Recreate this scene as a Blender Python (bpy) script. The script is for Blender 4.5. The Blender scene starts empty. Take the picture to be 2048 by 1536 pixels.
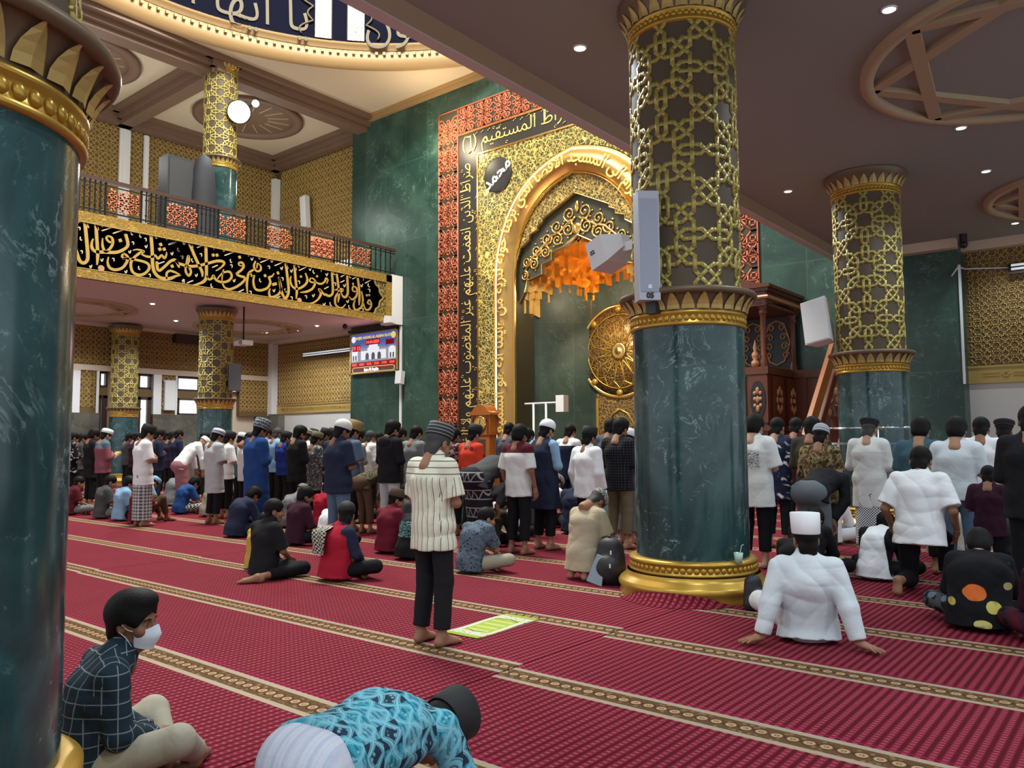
import bpy, math, random
import numpy as np
from mathutils import Matrix, Vector
random.seed(7)
SC = bpy.context.scene
COL = SC.collection
# ------------------------------------------------------------------ camera
CAM_H = 1.556; FPX = 1590.0; CX, CY = 1024.0, 768.0
def _basis():
    y = np.array([2330 - CX, -(873 - CY), -FPX]); y /= np.linalg.norm(y)
    x = -np.array([-925 - CX, -(893 - CY), -FPX]); x -= y * (x @ y); x /= np.linalg.norm(x)
    return np.array([x, y, np.cross(x, y)])
RC = _basis()
cam = bpy.data.cameras.new('camera'); cam.sensor_width = 36.0; cam.lens = FPX / 2048 * 36
cam.clip_start = .05; cam.clip_end = 200
camo = bpy.data.objects.new('camera', cam); COL.objects.link(camo)
M4 = Matrix.Identity(4)
for i in range(3):
    for j in range(3): M4[i][j] = RC[i, j]
M4[2][3] = CAM_H
camo.matrix_world = M4
SC.camera = camo
def ray(px, py): return RC @ np.array([px - CX, -(py - CY), -FPX])
def on_floor(px, py, z=0.0):
    d = ray(px, py); return d * ((z - CAM_H) / d[2]) + np.array([0, 0, CAM_H])
def at_y(px, py, Y):
    d = ray(px, py); return d * (Y / d[1]) + np.array([0, 0, CAM_H])
def at_x(px, py, X):
    d = ray(px, py); return d * (X / d[0]) + np.array([0, 0, CAM_H])
# ------------------------------------------------------------------ world, exposure, big lamps
W = bpy.data.worlds.new('world'); SC.world = W; W.use_nodes = True
W.node_tree.nodes['Background'].inputs[0].default_value = (.86, .93, 1, 1)
W.node_tree.nodes['Background'].inputs[1].default_value = .80
SC.view_settings.view_transform = 'Standard'; SC.view_settings.look = 'None'
SC.view_settings.gamma = 1; SC.view_settings.use_curve_mapping = False
SC.view_settings.exposure = 0.45
SC.cycles.use_denoising = True
SC.cycles.max_bounces = 6; SC.cycles.diffuse_bounces = 4; SC.cycles.glossy_bounces = 3
SC.cycles.sample_clamp_indirect = 4.0
def lamp(name, kind, loc, power, col=(1, 1, 1), size=.1, aim=None, spot=None, blend=.6):
    l = bpy.data.lights.new(name, kind); l.energy = power; l.color = col
    if kind == 'AREA': l.shape = 'DISK'; l.size = size
    else: l.shadow_soft_size = size
    if kind == 'SPOT': l.spot_size = math.radians(spot); l.spot_blend = blend
    o = bpy.data.objects.new(name, l); COL.objects.link(o); o.location = loc
    if aim is not None:
        o.rotation_euler = (Vector(aim) - Vector(loc)).to_track_quat('-Z', 'Y').to_euler()
    return o
XC = -14.45; YQ = 20.9
WARM = (1, .80, .52)
lamp('dome_fill', 'AREA', (-14.6, 11.2, 21.5), 5200, (.97, .97, .90), 7, (-14.6, 11.2, 0))  # unseen area lamp added high in the dome to light the nave
lamp('gallery_floodlight_beam', 'SPOT', (-23.6, 14.3, 12.3), 1500, (.85, .93, 1), .25, (-9, 9, 2), 120)
COOL = (.82, .93, 1)
# unseen spots added under the low ceiling behind and beside the camera as fill
for x, y in ((-4.9, -2.6), (-1.4, -2.6), (2.2, -2.6), (-4.9, .9), (-1.4, 1.2), (2.2, 1.2), (-1.6, 4.6), (2.2, 4.8), (1.6, 8.6), (1.6, 12.6)):
    lamp('down_spot', 'SPOT', (x, y, 6.14), 225, COOL, .08, (x, y, 0), 135, .7)
# unseen point lamps added to wash the upper ceiling and the gallery
for x, y, z, pw, c in ((-20, 19.6, 12.6, 170, (1, .85, .58)), (-27.6, 17.4, 11.6, 110, (.95, .95, .95)), (-27.6, 11.0, 11.6, 110, (.95, .95, .95))):
    lamp('wash_fill', 'POINT', (x, y, z), pw, c, .3)
# ------------------------------------------------------------------ object helpers
def mesh_from(name, V, F):
    me = bpy.data.meshes.new(name)
    V = np.asarray(V, dtype=np.float32)
    if isinstance(F, np.ndarray):
        n, k = F.shape
        me.vertices.add(len(V)); me.vertices.foreach_set('co', V.ravel())
        me.loops.add(n * k); me.loops.foreach_set('vertex_index', F.astype(np.int32).ravel())
        me.polygons.add(n)
        me.polygons.foreach_set('loop_start', np.arange(0, n * k, k, dtype=np.int32))
        me.update(calc_edges=True)
    else:
        me.from_pydata(V.tolist(), [], F)
    return me
def link(name, me, mat=None, parent=None, loc=None, smooth=None):
    o = bpy.data.objects.new(name, me); COL.objects.link(o)
    if mat is not None and not me.materials: me.materials.append(mat)
    if parent is not None: o.parent = parent
    if loc is not None: o.location = loc
    if smooth is not None:
        me.polygons.foreach_set('use_smooth', np.full(len(me.polygons), smooth))
        if smooth == 'auto': pass
    return o
def tag(o, label=None, cat=None, group=None, kind=None):
    if label: o['label'] = label
    if cat: o['category'] = cat
    if group: o['group'] = group
    if kind: o['kind'] = kind
    return o
def empty(name, loc=(0, 0, 0), rz=0):
    o = bpy.data.objects.new(name, None); COL.objects.link(o)
    o.location = loc; o.rotation_euler = (0, 0, rz); o.empty_display_size = .1
    return o
def dup(o, loc=None, rz=None, parent=None):
    c = o.copy(); COL.objects.link(c)
    if parent: c.parent = parent
    if loc is not None: c.location = loc
    if rz is not None: c.rotation_euler = (0, 0, rz)
    for ch in list(o.children): dup(ch, parent=c)
    return c
class MB:
    """collects shapes, links them as one mesh"""
    def __init__(s): s.V = []; s.F = []; s.n = 0; s.S = []
    def add(s, V, F, smooth=False):
        V = np.asarray(V, float); s.V.append(V)
        s.F += [tuple(int(i) + s.n for i in f) for f in F]; s.S += [smooth] * len(F); s.n += len(V); return s
    def box(s, lo, hi, M=None):
        x0, y0, z0 = lo; x1, y1, z1 = hi
        V = np.array([(x0,y0,z0),(x1,y0,z0),(x1,y1,z0),(x0,y1,z0),(x0,y0,z1),(x1,y0,z1),(x1,y1,z1),(x0,y1,z1)], float)
        if M is not None: V = V @ np.array(M.to_3x3()).T + np.array(M.translation)
        return s.add(V, [(0,3,2,1),(4,5,6,7),(0,1,5,4),(1,2,6,5),(2,3,7,6),(3,0,4,7)])
    def lathe(s, prof, n=48, c=(0, 0, 0), a0=0, a1=2 * math.pi, sx=1, sy=1, smooth=True, M=None):
        full = abs(a1 - a0 - 2 * math.pi) < 1e-6
        m = n if full else n + 1
        A = a0 + (a1 - a0) * np.arange(m) / n
        V = np.concatenate([np.stack([r * np.cos(A) * sx, r * np.sin(A) * sy, np.full(m, z)], 1) for r, z in prof])
        if M is not None: V = V @ np.array(M.to_3x3()).T + np.array(M.translation)
        V = V + np.array(c)
        F = []
        for k in range(len(prof) - 1):
            for i in range(n):
                j = (i + 1) % m
                F.append((k*m+i, k*m+j, (k+1)*m+j, (k+1)*m+i))
        return s.add(V, F, smooth)
    def tube(s, P, r, n=8, smooth=True, closed=False, flat=None):
        P = [np.array(p, float) for p in P]; m = len(P)
        rr = r if hasattr(r, '__len__') else [r] * m
        V = []; up = None
        for i, p in enumerate(P):
            t = (P[(i+1) % m] if closed else P[min(i+1, m-1)]) - (P[(i-1) % m] if closed else P[max(i-1, 0)])
            t = t / (np.linalg.norm(t) + 1e-9)
            if up is None:
                up = np.array([0, 0, 1.]) if abs(t[2]) < .9 else np.array([1., 0, 0])
            u = np.cross(t, up); u /= np.linalg.norm(u) + 1e-9; v = np.cross(u, t); up = v
            for k in range(n):
                a = 2 * math.pi * k / n
                V.append(p + rr[i] * (u * math.cos(a) + v * math.sin(a)))
        F = []
        for i in range(m if closed else m - 1):
            j = (i + 1) % m
            for k in range(n):
                F.append((i*n+k, i*n+(k+1) % n, j*n+(k+1) % n, j*n+k))
        if not closed: F += [tuple(range(n-1, -1, -1)), tuple((m-1)*n+k for k in range(n))]
        return s.add(V, F, smooth)
    def prism(s, poly, f, d0, d1):
        """polygon (u,v) extruded from depth d0 to d1; f(u,v,d)->xyz"""
        n = len(poly)
        V = [f(u, v, d0) for u, v in poly] + [f(u, v, d1) for u, v in poly]
        F = [tuple(range(n)), tuple(range(2*n-1, n-1, -1))]
        F += [(i, n+i, n+(i+1) % n, (i+1) % n) for i in range(n)]
        return s.add(V, F)
    def sphere(s, c, r, n=12, m=8):
        r = np.array(r if hasattr(r, '__len__') else (r, r, r), float)
        V = []
        for i in range(m + 1):
            t = math.pi * i / m
            for k in range(n):
                a = 2 * math.pi * k / n
                V.append(np.array(c) + r * np.array([math.sin(t)*math.cos(a), math.sin(t)*math.sin(a), math.cos(t)]))
        F = [(i*n+k, (i+1)*n+k, (i+1)*n+(k+1) % n, i*n+(k+1) % n) for i in range(m) for k in range(n)]
        return s.add(V, F, True)
    def build(s, name, mat, parent=None, loc=None, fix=False):
        me = bpy.data.meshes.new(name)
        me.from_pydata(np.concatenate(s.V).tolist(), [], s.F)
        me.polygons.foreach_set('use_smooth', s.S)
        if fix:
            import bmesh
            b = bmesh.new(); b.from_mesh(me); bmesh.ops.recalc_face_normals(b, faces=b.faces); b.to_mesh(me); b.free()
        return link(name, me, mat, parent, loc)
def structure(name, mb, mat, parent=None, fix=False):
    o = mb.build(name, mat, parent, fix=fix)
    o['kind'] = 'structure'
    return o
def boxes(name, mat, lst, parent=None, kind=None):
    m = MB()
    for lo, hi in lst: m.box(lo, hi)
    o = m.build(name, mat, parent)
    if kind: o['kind'] = kind
    return o
# ------------------------------------------------------------------ materials: tiny expression layer over shader nodes
class S:
    def __init__(s, nt, sock): s.nt = nt; s.k = sock
    def _m(s, op, o=None, o2=None, clamp=False):
        n = s.nt.nodes.new('ShaderNodeMath'); n.operation = op; n.use_clamp = clamp
        s.nt.links.new(s.k, n.inputs[0])
        for i, q in ((1, o), (2, o2)):
            if q is None: continue
            if isinstance(q, S): s.nt.links.new(q.k, n.inputs[i])
            else: n.inputs[i].default_value = q
        return S(s.nt, n.outputs[0])
    def __add__(s, o): return s._m('ADD', o)
    __radd__ = __add__
    def __sub__(s, o): return s._m('SUBTRACT', o)
    def __rsub__(s, o): return s._m('MULTIPLY', -1.0)._m('ADD', o)
    def __mul__(s, o): return s._m('MULTIPLY', o)
    __rmul__ = __mul__
    def __truediv__(s, o): return s._m('DIVIDE', o)
    def __lt__(s, o): return s._m('LESS_THAN', o)
    def __gt__(s, o): return s._m('GREATER_THAN', o)
    def fract(s): return s._m('FRACT')
    def floor(s): return s._m('FLOOR')
    def abs(s): return s._m('ABSOLUTE')
    def sin(s): return s._m('SINE')
    def sqrt(s): return s._m('SQRT')
    def max(s, o): return s._m('MAXIMUM', o)
    def min(s, o): return s._m('MINIMUM', o)
    def mod(s, o): return s._m('FLOORED_MODULO', o)
    def clamp(s): return s._m('ADD', 0.0, clamp=True)
    def step(s, a, b):
        n = s.nt.nodes.new('ShaderNodeMapRange'); n.interpolation_type = 'SMOOTHSTEP'
        s.nt.links.new(s.k, n.inputs[0]); n.inputs[1].default_value = a; n.inputs[2].default_value = b
        return S(s.nt, n.outputs[0])
class Mat:
    def __init__(s, name, base=(.5, .5, .5), rough=.6, metal=0, spec=.5):
        s.m = bpy.data.materials.new(name); s.m.use_nodes = True; s.nt = s.m.node_tree
        s.b = s.nt.nodes['Principled BSDF']
        s.b.inputs['Base Color'].default_value = (*base, 1)
        s.b.inputs['Roughness'].default_value = rough; s.b.inputs['Metallic'].default_value = metal
        s.b.inputs['Specular IOR Level'].default_value = spec
        s._c = None
    def co(s, kind='Object'):
        if s._c is None:
            s.tc = s.nt.nodes.new('ShaderNodeTexCoord'); sp = s.nt.nodes.new('ShaderNodeSeparateXYZ')
            s.vec = s.tc.outputs[kind]
            s.nt.links.new(s.vec, sp.inputs[0]); s._c = [S(s.nt, q) for q in sp.outputs]
        return s._c
    def xyz(s, x, y, z=0.0):
        n = s.nt.nodes.new('ShaderNodeCombineXYZ')
        for i, q in enumerate((x, y, z)):
            if isinstance(q, S): s.nt.links.new(q.k, n.inputs[i])
            else: n.inputs[i].default_value = q
        return n.outputs[0]
    def noise(s, scale=5, detail=3, rough=.5, dist=0, vec=None):
        s.co(); n = s.nt.nodes.new('ShaderNodeTexNoise')
        n.inputs['Scale'].default_value = scale; n.inputs['Detail'].default_value = detail
        n.inputs['Roughness'].default_value = rough; n.inputs['Distortion'].default_value = dist
        s.nt.links.new(vec if vec is not None else s.vec, n.inputs['Vector'])
        return S(s.nt, n.outputs['Fac'])
    def voro(s, scale=5, feature='F1', vec=None, out='Distance', rnd=1):
        s.co(); n = s.nt.nodes.new('ShaderNodeTexVoronoi'); n.feature = feature
        n.inputs['Scale'].default_value = scale; n.inputs['Randomness'].default_value = rnd
        s.nt.links.new(vec if vec is not None else s.vec, n.inputs['Vector'])
        return S(s.nt, n.outputs[out])
    def mix(s, a, b, f):
        n = s.nt.nodes.new('ShaderNodeMix'); n.data_type = 'RGBA'
        for i, q in ((0, f), (6, a), (7, b)):
            if isinstance(q, S): s.nt.links.new(q.k, n.inputs[i])
            elif i == 0: n.inputs[0].default_value = q
            elif isinstance(q, tuple): n.inputs[i].default_value = (*q, 1)
            else: s.nt.links.new(q, n.inputs[i])
        return n.outputs[2]
    def set(s, inp, v):
        k = v.k if isinstance(v, S) else v
        if isinstance(k, (int, float)): s.b.inputs[inp].default_value = k
        elif isinstance(k, tuple): s.b.inputs[inp].default_value = (*k, 1)
        else: s.nt.links.new(k, s.b.inputs[inp])
        return s
    def bump(s, h, strength=.3, dist=.01):
        n = s.nt.nodes.new('ShaderNodeBump'); n.inputs['Strength'].default_value = strength
        n.inputs['Distance'].default_value = dist
        s.nt.links.new(h.k, n.inputs['Height']); s.nt.links.new(n.outputs[0], s.b.inputs['Normal']); return s
    def emit(s, col, st):
        s.b.inputs['Emission Color'].default_value = (*col, 1); s.b.inputs['Emission Strength'].default_value = st; return s
def srgb(r, g, b):
    f = lambda c: (c / 255 / 12.92) if c <= 10.3 else ((c / 255 + .055) / 1.055) ** 2.4
    return (f(r), f(g), f(b))
def plain(name, col, rough=.6, metal=0, spec=.5, bump=None):
    m = Mat(name, col, rough, metal, spec)
    if bump: m.bump(m.noise(bump[0], 3), bump[1], .01)
    return m.m
# ------------------------------------------------------------------ materials
def marble(name, dark, mid, vein, scale=1.0, joints=None, rough=.16):
    m = Mat(name, mid, rough, 0, .5); x, y, z = m.co()
    n1 = m.noise(1.1 * scale, 6, .62, .8); n2 = m.noise(2.3 * scale, 5, .6, 1.6)
    c = m.mix(dark, mid, n1.step(.34, .68))
    v = (1.0 - (n2 - .5).abs().step(.0, .022)) * m.noise(3.1 * scale, 2).step(.48, .66)
    c = m.mix(c, vein, v * .55)
    sp = m.noise(15 * scale, 5, .75).step(.58, .72) * m.noise(2.6 * scale, 2, .5).step(.42, .58)
    c = m.mix(c, vein, sp * .75)
    if joints:
        px, pz, w = joints
        j = ((x / px).fract() < w / px).max((z / pz).fract() < w / pz)
        slab = m.xyz((x / px).floor() * 3.7, (z / pz).floor() * 5.3, 0.0)
        tn = m.nt.nodes.new('ShaderNodeTexWhiteNoise'); m.nt.links.new(slab, tn.inputs[0])
        c = m.mix(c, dark, S(m.nt, tn.outputs[0]) * .6)
        c = m.mix(c, mid, j * .7)
    m.set('Base Color', c); return m.m
M = {}
M['marble'] = marble('green_marble', (.011, .036, .037), (.036, .092, .096), (.28, .40, .39), 1.0)
M['marble_wall'] = marble('green_marble_slabs', (.012, .040, .031), (.042, .098, .072), (.16, .28, .22), .55, (1.18, 3.1, .03), .36)
M['marble_niche'] = marble('dark_green_marble_niche', (.012, .030, .022), (.045, .075, .055), (.14, .19, .15), .6, (.8, 1.9, .02), .5)
M['marble_grey'] = marble('grey_marble', (.07, .065, .05), (.16, .15, .12), (.3, .29, .25), .8, (1.4, 9, .015), .3)
M['gold'] = plain('gold_paint', (.50, .30, .045), .32, .55)
M['gold_soft'] = plain('gold_paint_matt', (.47, .33, .10), .45, .3)
M['gold_metal'] = plain('polished_gold', (.80, .54, .17), .22, .95)
M['lattice'] = plain('gold_lattice', (.42, .34, .085), .45, .25)
M['lattice_wall'] = plain('gold_lattice_wall', (.58, .39, .12), .45, .2)
M['brown'] = plain('brown_backing', (.085, .060, .034), .6)
M['brown_wall'] = plain('brown_wall_backing', (.14, .088, .028), .55)
M['lip'] = plain('brown_gold_lip', (.15, .10, .055), .45, .15)
M['cream'] = plain('cream_paint', (.62, .52, .38), .7)
M['white'] = plain('white_paint', (.78, .78, .76), .6)
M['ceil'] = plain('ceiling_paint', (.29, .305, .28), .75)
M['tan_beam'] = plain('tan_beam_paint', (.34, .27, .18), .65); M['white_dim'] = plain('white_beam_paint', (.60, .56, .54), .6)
M['ceil_left'] = plain('ceiling_paint_lit', (.62, .60, .58), .75)  # ceiling paint made paler to stand in for brighter light under the balcony
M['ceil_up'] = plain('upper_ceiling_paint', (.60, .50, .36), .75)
M['mould'] = plain('ceiling_moulding_paint', (.44, .35, .22), .65)
M['beam_up'] = plain('brown_beam_paint', (.17, .10, .065), .6)
M['tan'] = plain('tan_cornice_paint', (.36, .23, .10), .5, .1)
M['tile_white'] = plain('pale_wall_tile', (.60, .59, .55), .35)
M['wood'] = None
def wood(name, c1, c2, sc=6):
    m = Mat(name, c1, .38); x, y, z = m.co()
    n = m.noise(sc, 4, .6, .5, m.xyz(x * 3, y * 3, z * .35))
    m.set('Base Color', m.mix(c1, c2, n)); return m.m
M['wood'] = wood('carved_teak', (.16, .040, .012), (.07, .016, .006))
M['wood_light'] = wood('carved_teak_light', (.38, .13, .025), (.22, .06, .012))
M['woodcarve'] = plain('carved_wood_relief', (.42, .20, .09), .4)
M['black'] = plain('black_paint', (.012, .012, .013), .45)
M['blackfield'] = plain('black_panel', (.020, .018, .017), .38)
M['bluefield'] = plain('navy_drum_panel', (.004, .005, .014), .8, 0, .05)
M['olivefield'] = plain('dark_olive_panel', (.045, .046, .028), .35)
M['iron'] = plain('black_iron', (.014, .013, .013), .4, .4)
M['railwood'] = plain('dark_handrail', (.06, .03, .022), .4)
M['offwhite'] = plain('offwhite_plastic', (.72, .75, .77), .4)
M['speaker_grey'] = plain('grey_speaker_mesh', (.11, .12, .13), .6)
M['redlat'] = plain('red_lattice_bars', (.55, .14, .065), .4)
M['redpan'] = plain('orange_lattice_panel', (.62, .17, .07), .45)
M['pinkpan'] = plain('faded_orange_backing', (.50, .24, .16), .6)
M['frost'] = Mat('frosted_daylight_glass', (.7, .75, .78), .3).emit((.86, .94, 1), .75).m
M['chrome'] = plain('chrome', (.7, .7, .72), .15, 1)
def glow(name, col, st): return Mat(name, (0, 0, 0), .5).emit(col, st).m
M['led_white'] = glow('downlight_lamp', (.95, .98, 1), 22)
M['led_warm'] = glow('warm_led_strip', (1, .80, .42), 9)
M['flood'] = glow('floodlight_lamp', (.92, .97, 1), 90)
# filigree: gold tendrils over a dark ground
def filigree(name, sc, gold=(.78, .60, .17), dark=(.05, .05, .022), thr=.055, warp=.25, metal=.45):
    m = Mat(name, gold, .28, metal); x, y, z = m.co()
    nz = m.noise(sc * .8, 2); nx = m.noise(sc * .9 + 1.3, 2)
    v = m.voro(sc, 'DISTANCE_TO_EDGE', m.xyz(x + (nz - .5) * warp, y, z + (nx - .5) * warp))
    w = ((x * sc * 2.1 + nx * 9).sin() * (z * sc * 2.1 + nz * 9).sin()).abs()
    g = (1.0 - v.step(thr * .7, thr * 1.5)).max(1.0 - (w - .42).abs().step(.05, .13))
    m.set('Base Color', m.mix(dark, gold, g)); m.set('Metallic', g * metal)
    m.bump(g, .7, .02); return m.m
M['filigree'] = filigree('gold_filigree', 6.5)
M['filigree_fine'] = filigree('gold_filigree_fine', 7.5, (.68, .46, .13))
M['filigree_disc'] = filigree('gold_filigree_dark', 8, (.40, .25, .07), (.06, .035, .014), .06, .12)
M['filigree_grey'] = filigree('pewter_filigree', 8, (.22, .20, .12), (.012, .013, .03), .05, .12)
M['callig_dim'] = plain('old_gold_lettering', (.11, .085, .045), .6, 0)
M['goldtrim'] = filigree('gold_interlace_trim', 9, (.50, .33, .07), (.27, .16, .03), .06, .05, .35)
def amber():
    m = Mat('amber_gold_cells', (.80, .36, .05), .24, .92); n = m.noise(3, 2)
    m.set('Base Color', m.mix((.70, .30, .04), (.95, .58, .16), n)); return m.m
M['amber'] = amber()
# carpet ---------------------------------------------------------
ROW = 1.345
def carpet():
    m = Mat('red_prayer_carpet', (.3, .02, .04), .95, 0, .1); x, y, z = m.co()
    yy = (y / ROW).fract() * ROW                       # border strip occupies yy in 0..0.26
    wide = m.noise(1.2, 3, .6); pile = m.noise(9, 3, .7)
    red = m.mix((.135, .009, .021), (.20, .017, .036), wide)
    red = m.mix(red, (.075, .003, .007), pile.step(.56, .75) * .55)
    u = (x / .058).fract(); v = (y / .040).fract()
    odd = ((x / .058).floor()).mod(2.0)
    red = m.mix(red, (.060, .002, .006), (u - .5).abs().step(.24, .38) * .8)
    dot = ((u - .5).abs() < .21) * ((v - .5).abs() < .2)
    red = m.mix(red, (.34, .085, .10), dot * (.5 + odd * .12))
    # border
    bx = (x / .17); wv = (bx * 6.2832).sin()
    mid = (yy - .13)
    vine = 1.0 - ((mid - wv * .035).abs()).step(.006, .016)
    vine2 = 1.0 - ((mid + wv * .035).abs()).step(.006, .016)
    fx = (bx * 2).fract() - .5
    r = (fx * fx * .0072 + mid * mid).sqrt()
    ros = (1.0 - (r - .022).abs().step(.004, .012)) + (1.0 - r.step(.004, .010))
    leaf = m.voro(26, 'F1').step(.24, .40)
    tan = m.mix((.20, .12, .055), (.075, .035, .016), leaf * .8)
    tan = m.mix(tan, (.055, .022, .012), (vine.max(vine2)) * .85)
    tan = m.mix(tan, (.45, .30, .16), ros.clamp() * .8)
    edge = (mid.abs() > .083)
    stitch = m.noise(60, 1)
    bord = m.mix(tan, m.mix((.36, .29, .21), (.28, .215, .145), stitch), edge)
    inb = mid.abs() < .13
    ln = ((mid.abs() - .16).abs() < .012)
    c = m.mix(m.mix(red, (.24, .007, .05), ln * .6), bord, inb)
    m.set('Base Color', c); m.bump(m.noise(120, 2), .5, .004); return m.m
M['carpet'] = carpet()
# ------------------------------------------------------------------ setting
XL = -32.0; YA = 21.55; ZC = 6.2; ZB = 6.05; ZG = 7.87; ZU = 14.8; XB = -22.61; XR = -6.27
GL, GR = -25.64, -3.55
boxes('floor', plain('floor_screed', (.12, .09, .08), .8), [((-34, -6, -.3), (8, 24, -.012))], kind='structure')
# carpets, cut at the long seams; the pattern of each is shifted a little against its neighbour
for x0, x1, off, word in ((-32.0, -10.24, .0, 'beyond the far seam, toward the window wall'), (-10.23, -3.55, -.03, 'under the striped-shirt man'),
                          (-3.53, 6.0, -.13, 'around the front column')):
    mb = MB(); nx = 2
    mb.box((x0 - x0, -5 - 2.86, 0), (x1 - x0, 20.85 - 2.86, .012)) if False else mb.box((x0, -5 - 2.86 - off, -.010), (x1, 20.8 - 2.86 - off, .0))
    o = mb.build('carpet', M['carpet'], loc=(0, 2.86 + off, 0))
    tag(o, 'red dotted prayer carpet with beige floral bands, ' + word, 'carpet', 'wall to wall prayer carpets')
# green qibla wall
wq = MB()
wq.box((GL, YQ, 0), (XC - 6.12, YA + .6, ZU)).box((XC + 6.12, YQ, 0), (GR, YA + .6, ZU)).box((XC - 6.12, YQ, 13.79), (XC + 6.12, YA + .6, ZU))
structure('wall_front', wq, M['marble_wall'])
# wall pieces behind the mihrab ornament: solid surround of the arch opening
ARCH_OUT = [(3.4, 0), (3.4, 7.2), (3.37, 8.03), (3.12, 8.78), (2.76, 9.54), (2.3, 10.14), (1.72, 10.58), (1.12, 10.88), (.32, 11.10), (0, 11.14)]
ARCH_IN = [(2.45, 0), (2.45, 7.2), (2.40, 7.89), (2.27, 8.4), (1.94, 8.98), (1.47, 9.56), (.85, 9.97), (.34, 10.15), (0, 10.2)]
def surround(mb, half, top, arch, y0, y1):
    """flat panel |x|<half, z<top with the arch cut out, as quads"""
    def edge(x, z, cx=0, cz=6.0):           # project to the outer frame
        if z <= 0.001: return (half, 0)
        dx, dz = x, z - cz
        if dz <= 0: return (half, z)
        t = min(half / dx if dx > 1e-6 else 1e9, (top - cz) / dz)
        return (dx * t, cz + dz * t)
    A = arch; V = []; F = []
    O = [edge(*p) for p in A]
    # insert the frame corner
    pts = []
    for i in range(len(A)):
        pts.append((A[i], O[i]))
        if i + 1 < len(A) and O[i][0] > half - 1e-6 and O[i][1] < top - 1e-6 and O[i+1][1] > top - 1e-6:
            pts.append((((A[i][0] + A[i+1][0]) / 2, (A[i][1] + A[i+1][1]) / 2), (half, top)))
    for s in (-1, 1):
        for k in range(len(pts) - 1):
            (a, oa), (b, ob) = pts[k], pts[k+1]
            q = [(XC + s * u, w) for u, w in (a, oa, ob, b)]
            if s < 0: q = q[::-1]
            mb.prism(q, lambda u, w, d: (u, d, w), y0, y1)
sw = MB(); surround(sw, 6.12, 13.79, ARCH_IN, YQ, YA + .3)
structure('wall_front_core', sw, M['olivefield'])
# niche
nb = MB(); ND = 23.45; NW = 2.5
nb.box((XC - NW - .3, YQ + .4, 0), (XC - NW, ND, 11)).box((XC + NW, YQ + .4, 0), (XC + NW + .3, ND, 11)).box((XC - NW - .3, ND, 0), (XC + NW + .3, ND + .3, 11)).box((XC - NW - .3, YQ + .6, 10.6), (XC + NW + .3, ND, 11))
for s in (-1, 1):
    nb.prism([(XC + s * NW, 21.9), (XC + s * NW, ND), (XC + s * 1.1, ND)], lambda u, v, d: (u, v, d), 0, 10.6)
structure('wall_niche', nb, M['marble_niche'])
# recessed aisle walls (front), pale dado, brown ground for lattice
for side, x0, x1 in (('front_left', XL, GL), ('front_right', GR, 8)):
    w = MB().box((x0, YA, 0), (x1, YA + .4, 2.83)); structure('wall_%s' % side, w, M['tile_white'])
    w = MB().box((x0, YA, 2.83), (x1, YA + .4, ZC + .3)); structure('wall_%s_upper' % side, w, M['brown_wall'])
w = MB().box((XL, YA, ZG), (GL, YA + .4, 9.35)); structure('wall_gallery_base', w, M['white'])
w = MB().box((XL, YA, 9.35), (GL, YA + .4, ZU)); structure('wall_gallery', w, M['brown_wall'])
w = MB().box((XL - .4, 2, ZG), (XL, YA + .4, ZU)); structure('wall_gallery_left', w, M['brown_wall'])
# ceilings
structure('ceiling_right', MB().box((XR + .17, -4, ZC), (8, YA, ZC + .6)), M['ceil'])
bm_ = MB()
bm_.prism([(XR, ZB), (XR + .16, ZB), (XR + .30, ZC + .02), (XR + .30, ZC + .5), (XR, ZC + .9)], lambda u, v, d: (u, d, v), -4, YQ)
structure('ceiling_edge_beam', bm_, M['tan_beam'])
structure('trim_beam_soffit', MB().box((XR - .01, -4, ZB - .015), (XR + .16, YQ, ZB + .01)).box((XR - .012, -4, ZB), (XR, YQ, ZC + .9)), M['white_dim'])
structure('trim_1', MB().box((XR + .2, YQ - .28, ZC - .22), (GR, YQ + .02, ZC + .01)).box((GR - .02, YA - .28, ZC - .22), (8, YA, ZC + .01)), M['cream'])
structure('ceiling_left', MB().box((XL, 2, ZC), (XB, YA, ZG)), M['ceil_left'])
structure('trim_2', MB().box((XL, YA - .3, ZC - .16), (GL, YA, ZC)).box((XL, 2, ZC - .12), (XL + .2, YA, ZC)), M['cream'])
# upper ceiling with the round opening of the dome
DC = (-14.6, 11.2); DR = 9.6
V = []; F = []; n = 96; X0, X1, Y0, Y1 = XL - .4, 3.0, -9.0, YA + .4
for i in range(n):
    a = 2 * math.pi * i / n; c, s_ = math.cos(a), math.sin(a)
    V.append((DC[0] + DR * c, min(DC[1] + DR * s_, YQ), ZU))
    t = min(((X1 if c > 0 else X0) - DC[0]) / c if abs(c) > 1e-6 else 1e9, ((Y1 if s_ > 0 else Y0) - DC[1]) / s_ if abs(s_) > 1e-6 else 1e9)
    V.append((DC[0] + t * c, DC[1] + t * s_, ZU))
for i in range(n):
    j = (i + 1) % n; F.append((2*i, 2*j, 2*j+1, 2*i+1))
V += [(X0, Y0, ZU), (X1, Y0, ZU), (X1, Y1, ZU), (X0, Y1, ZU)]
for k, ang in enumerate([(X0, Y0), (X1, Y0), (X1, Y1), (X0, Y1)]):
    a = math.atan2(ang[1] - DC[1], ang[0] - DC[0]) % (2 * math.pi); i = int(a / (2 * math.pi) * n); j = (i + 1) % n
    F.append((2*i+1, 2*j+1, 2*n+k))
ob = link('ceiling_upper', mesh_from('ceiling_upper', V, F), M['ceil_up']); ob['kind'] = 'structure'
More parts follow.
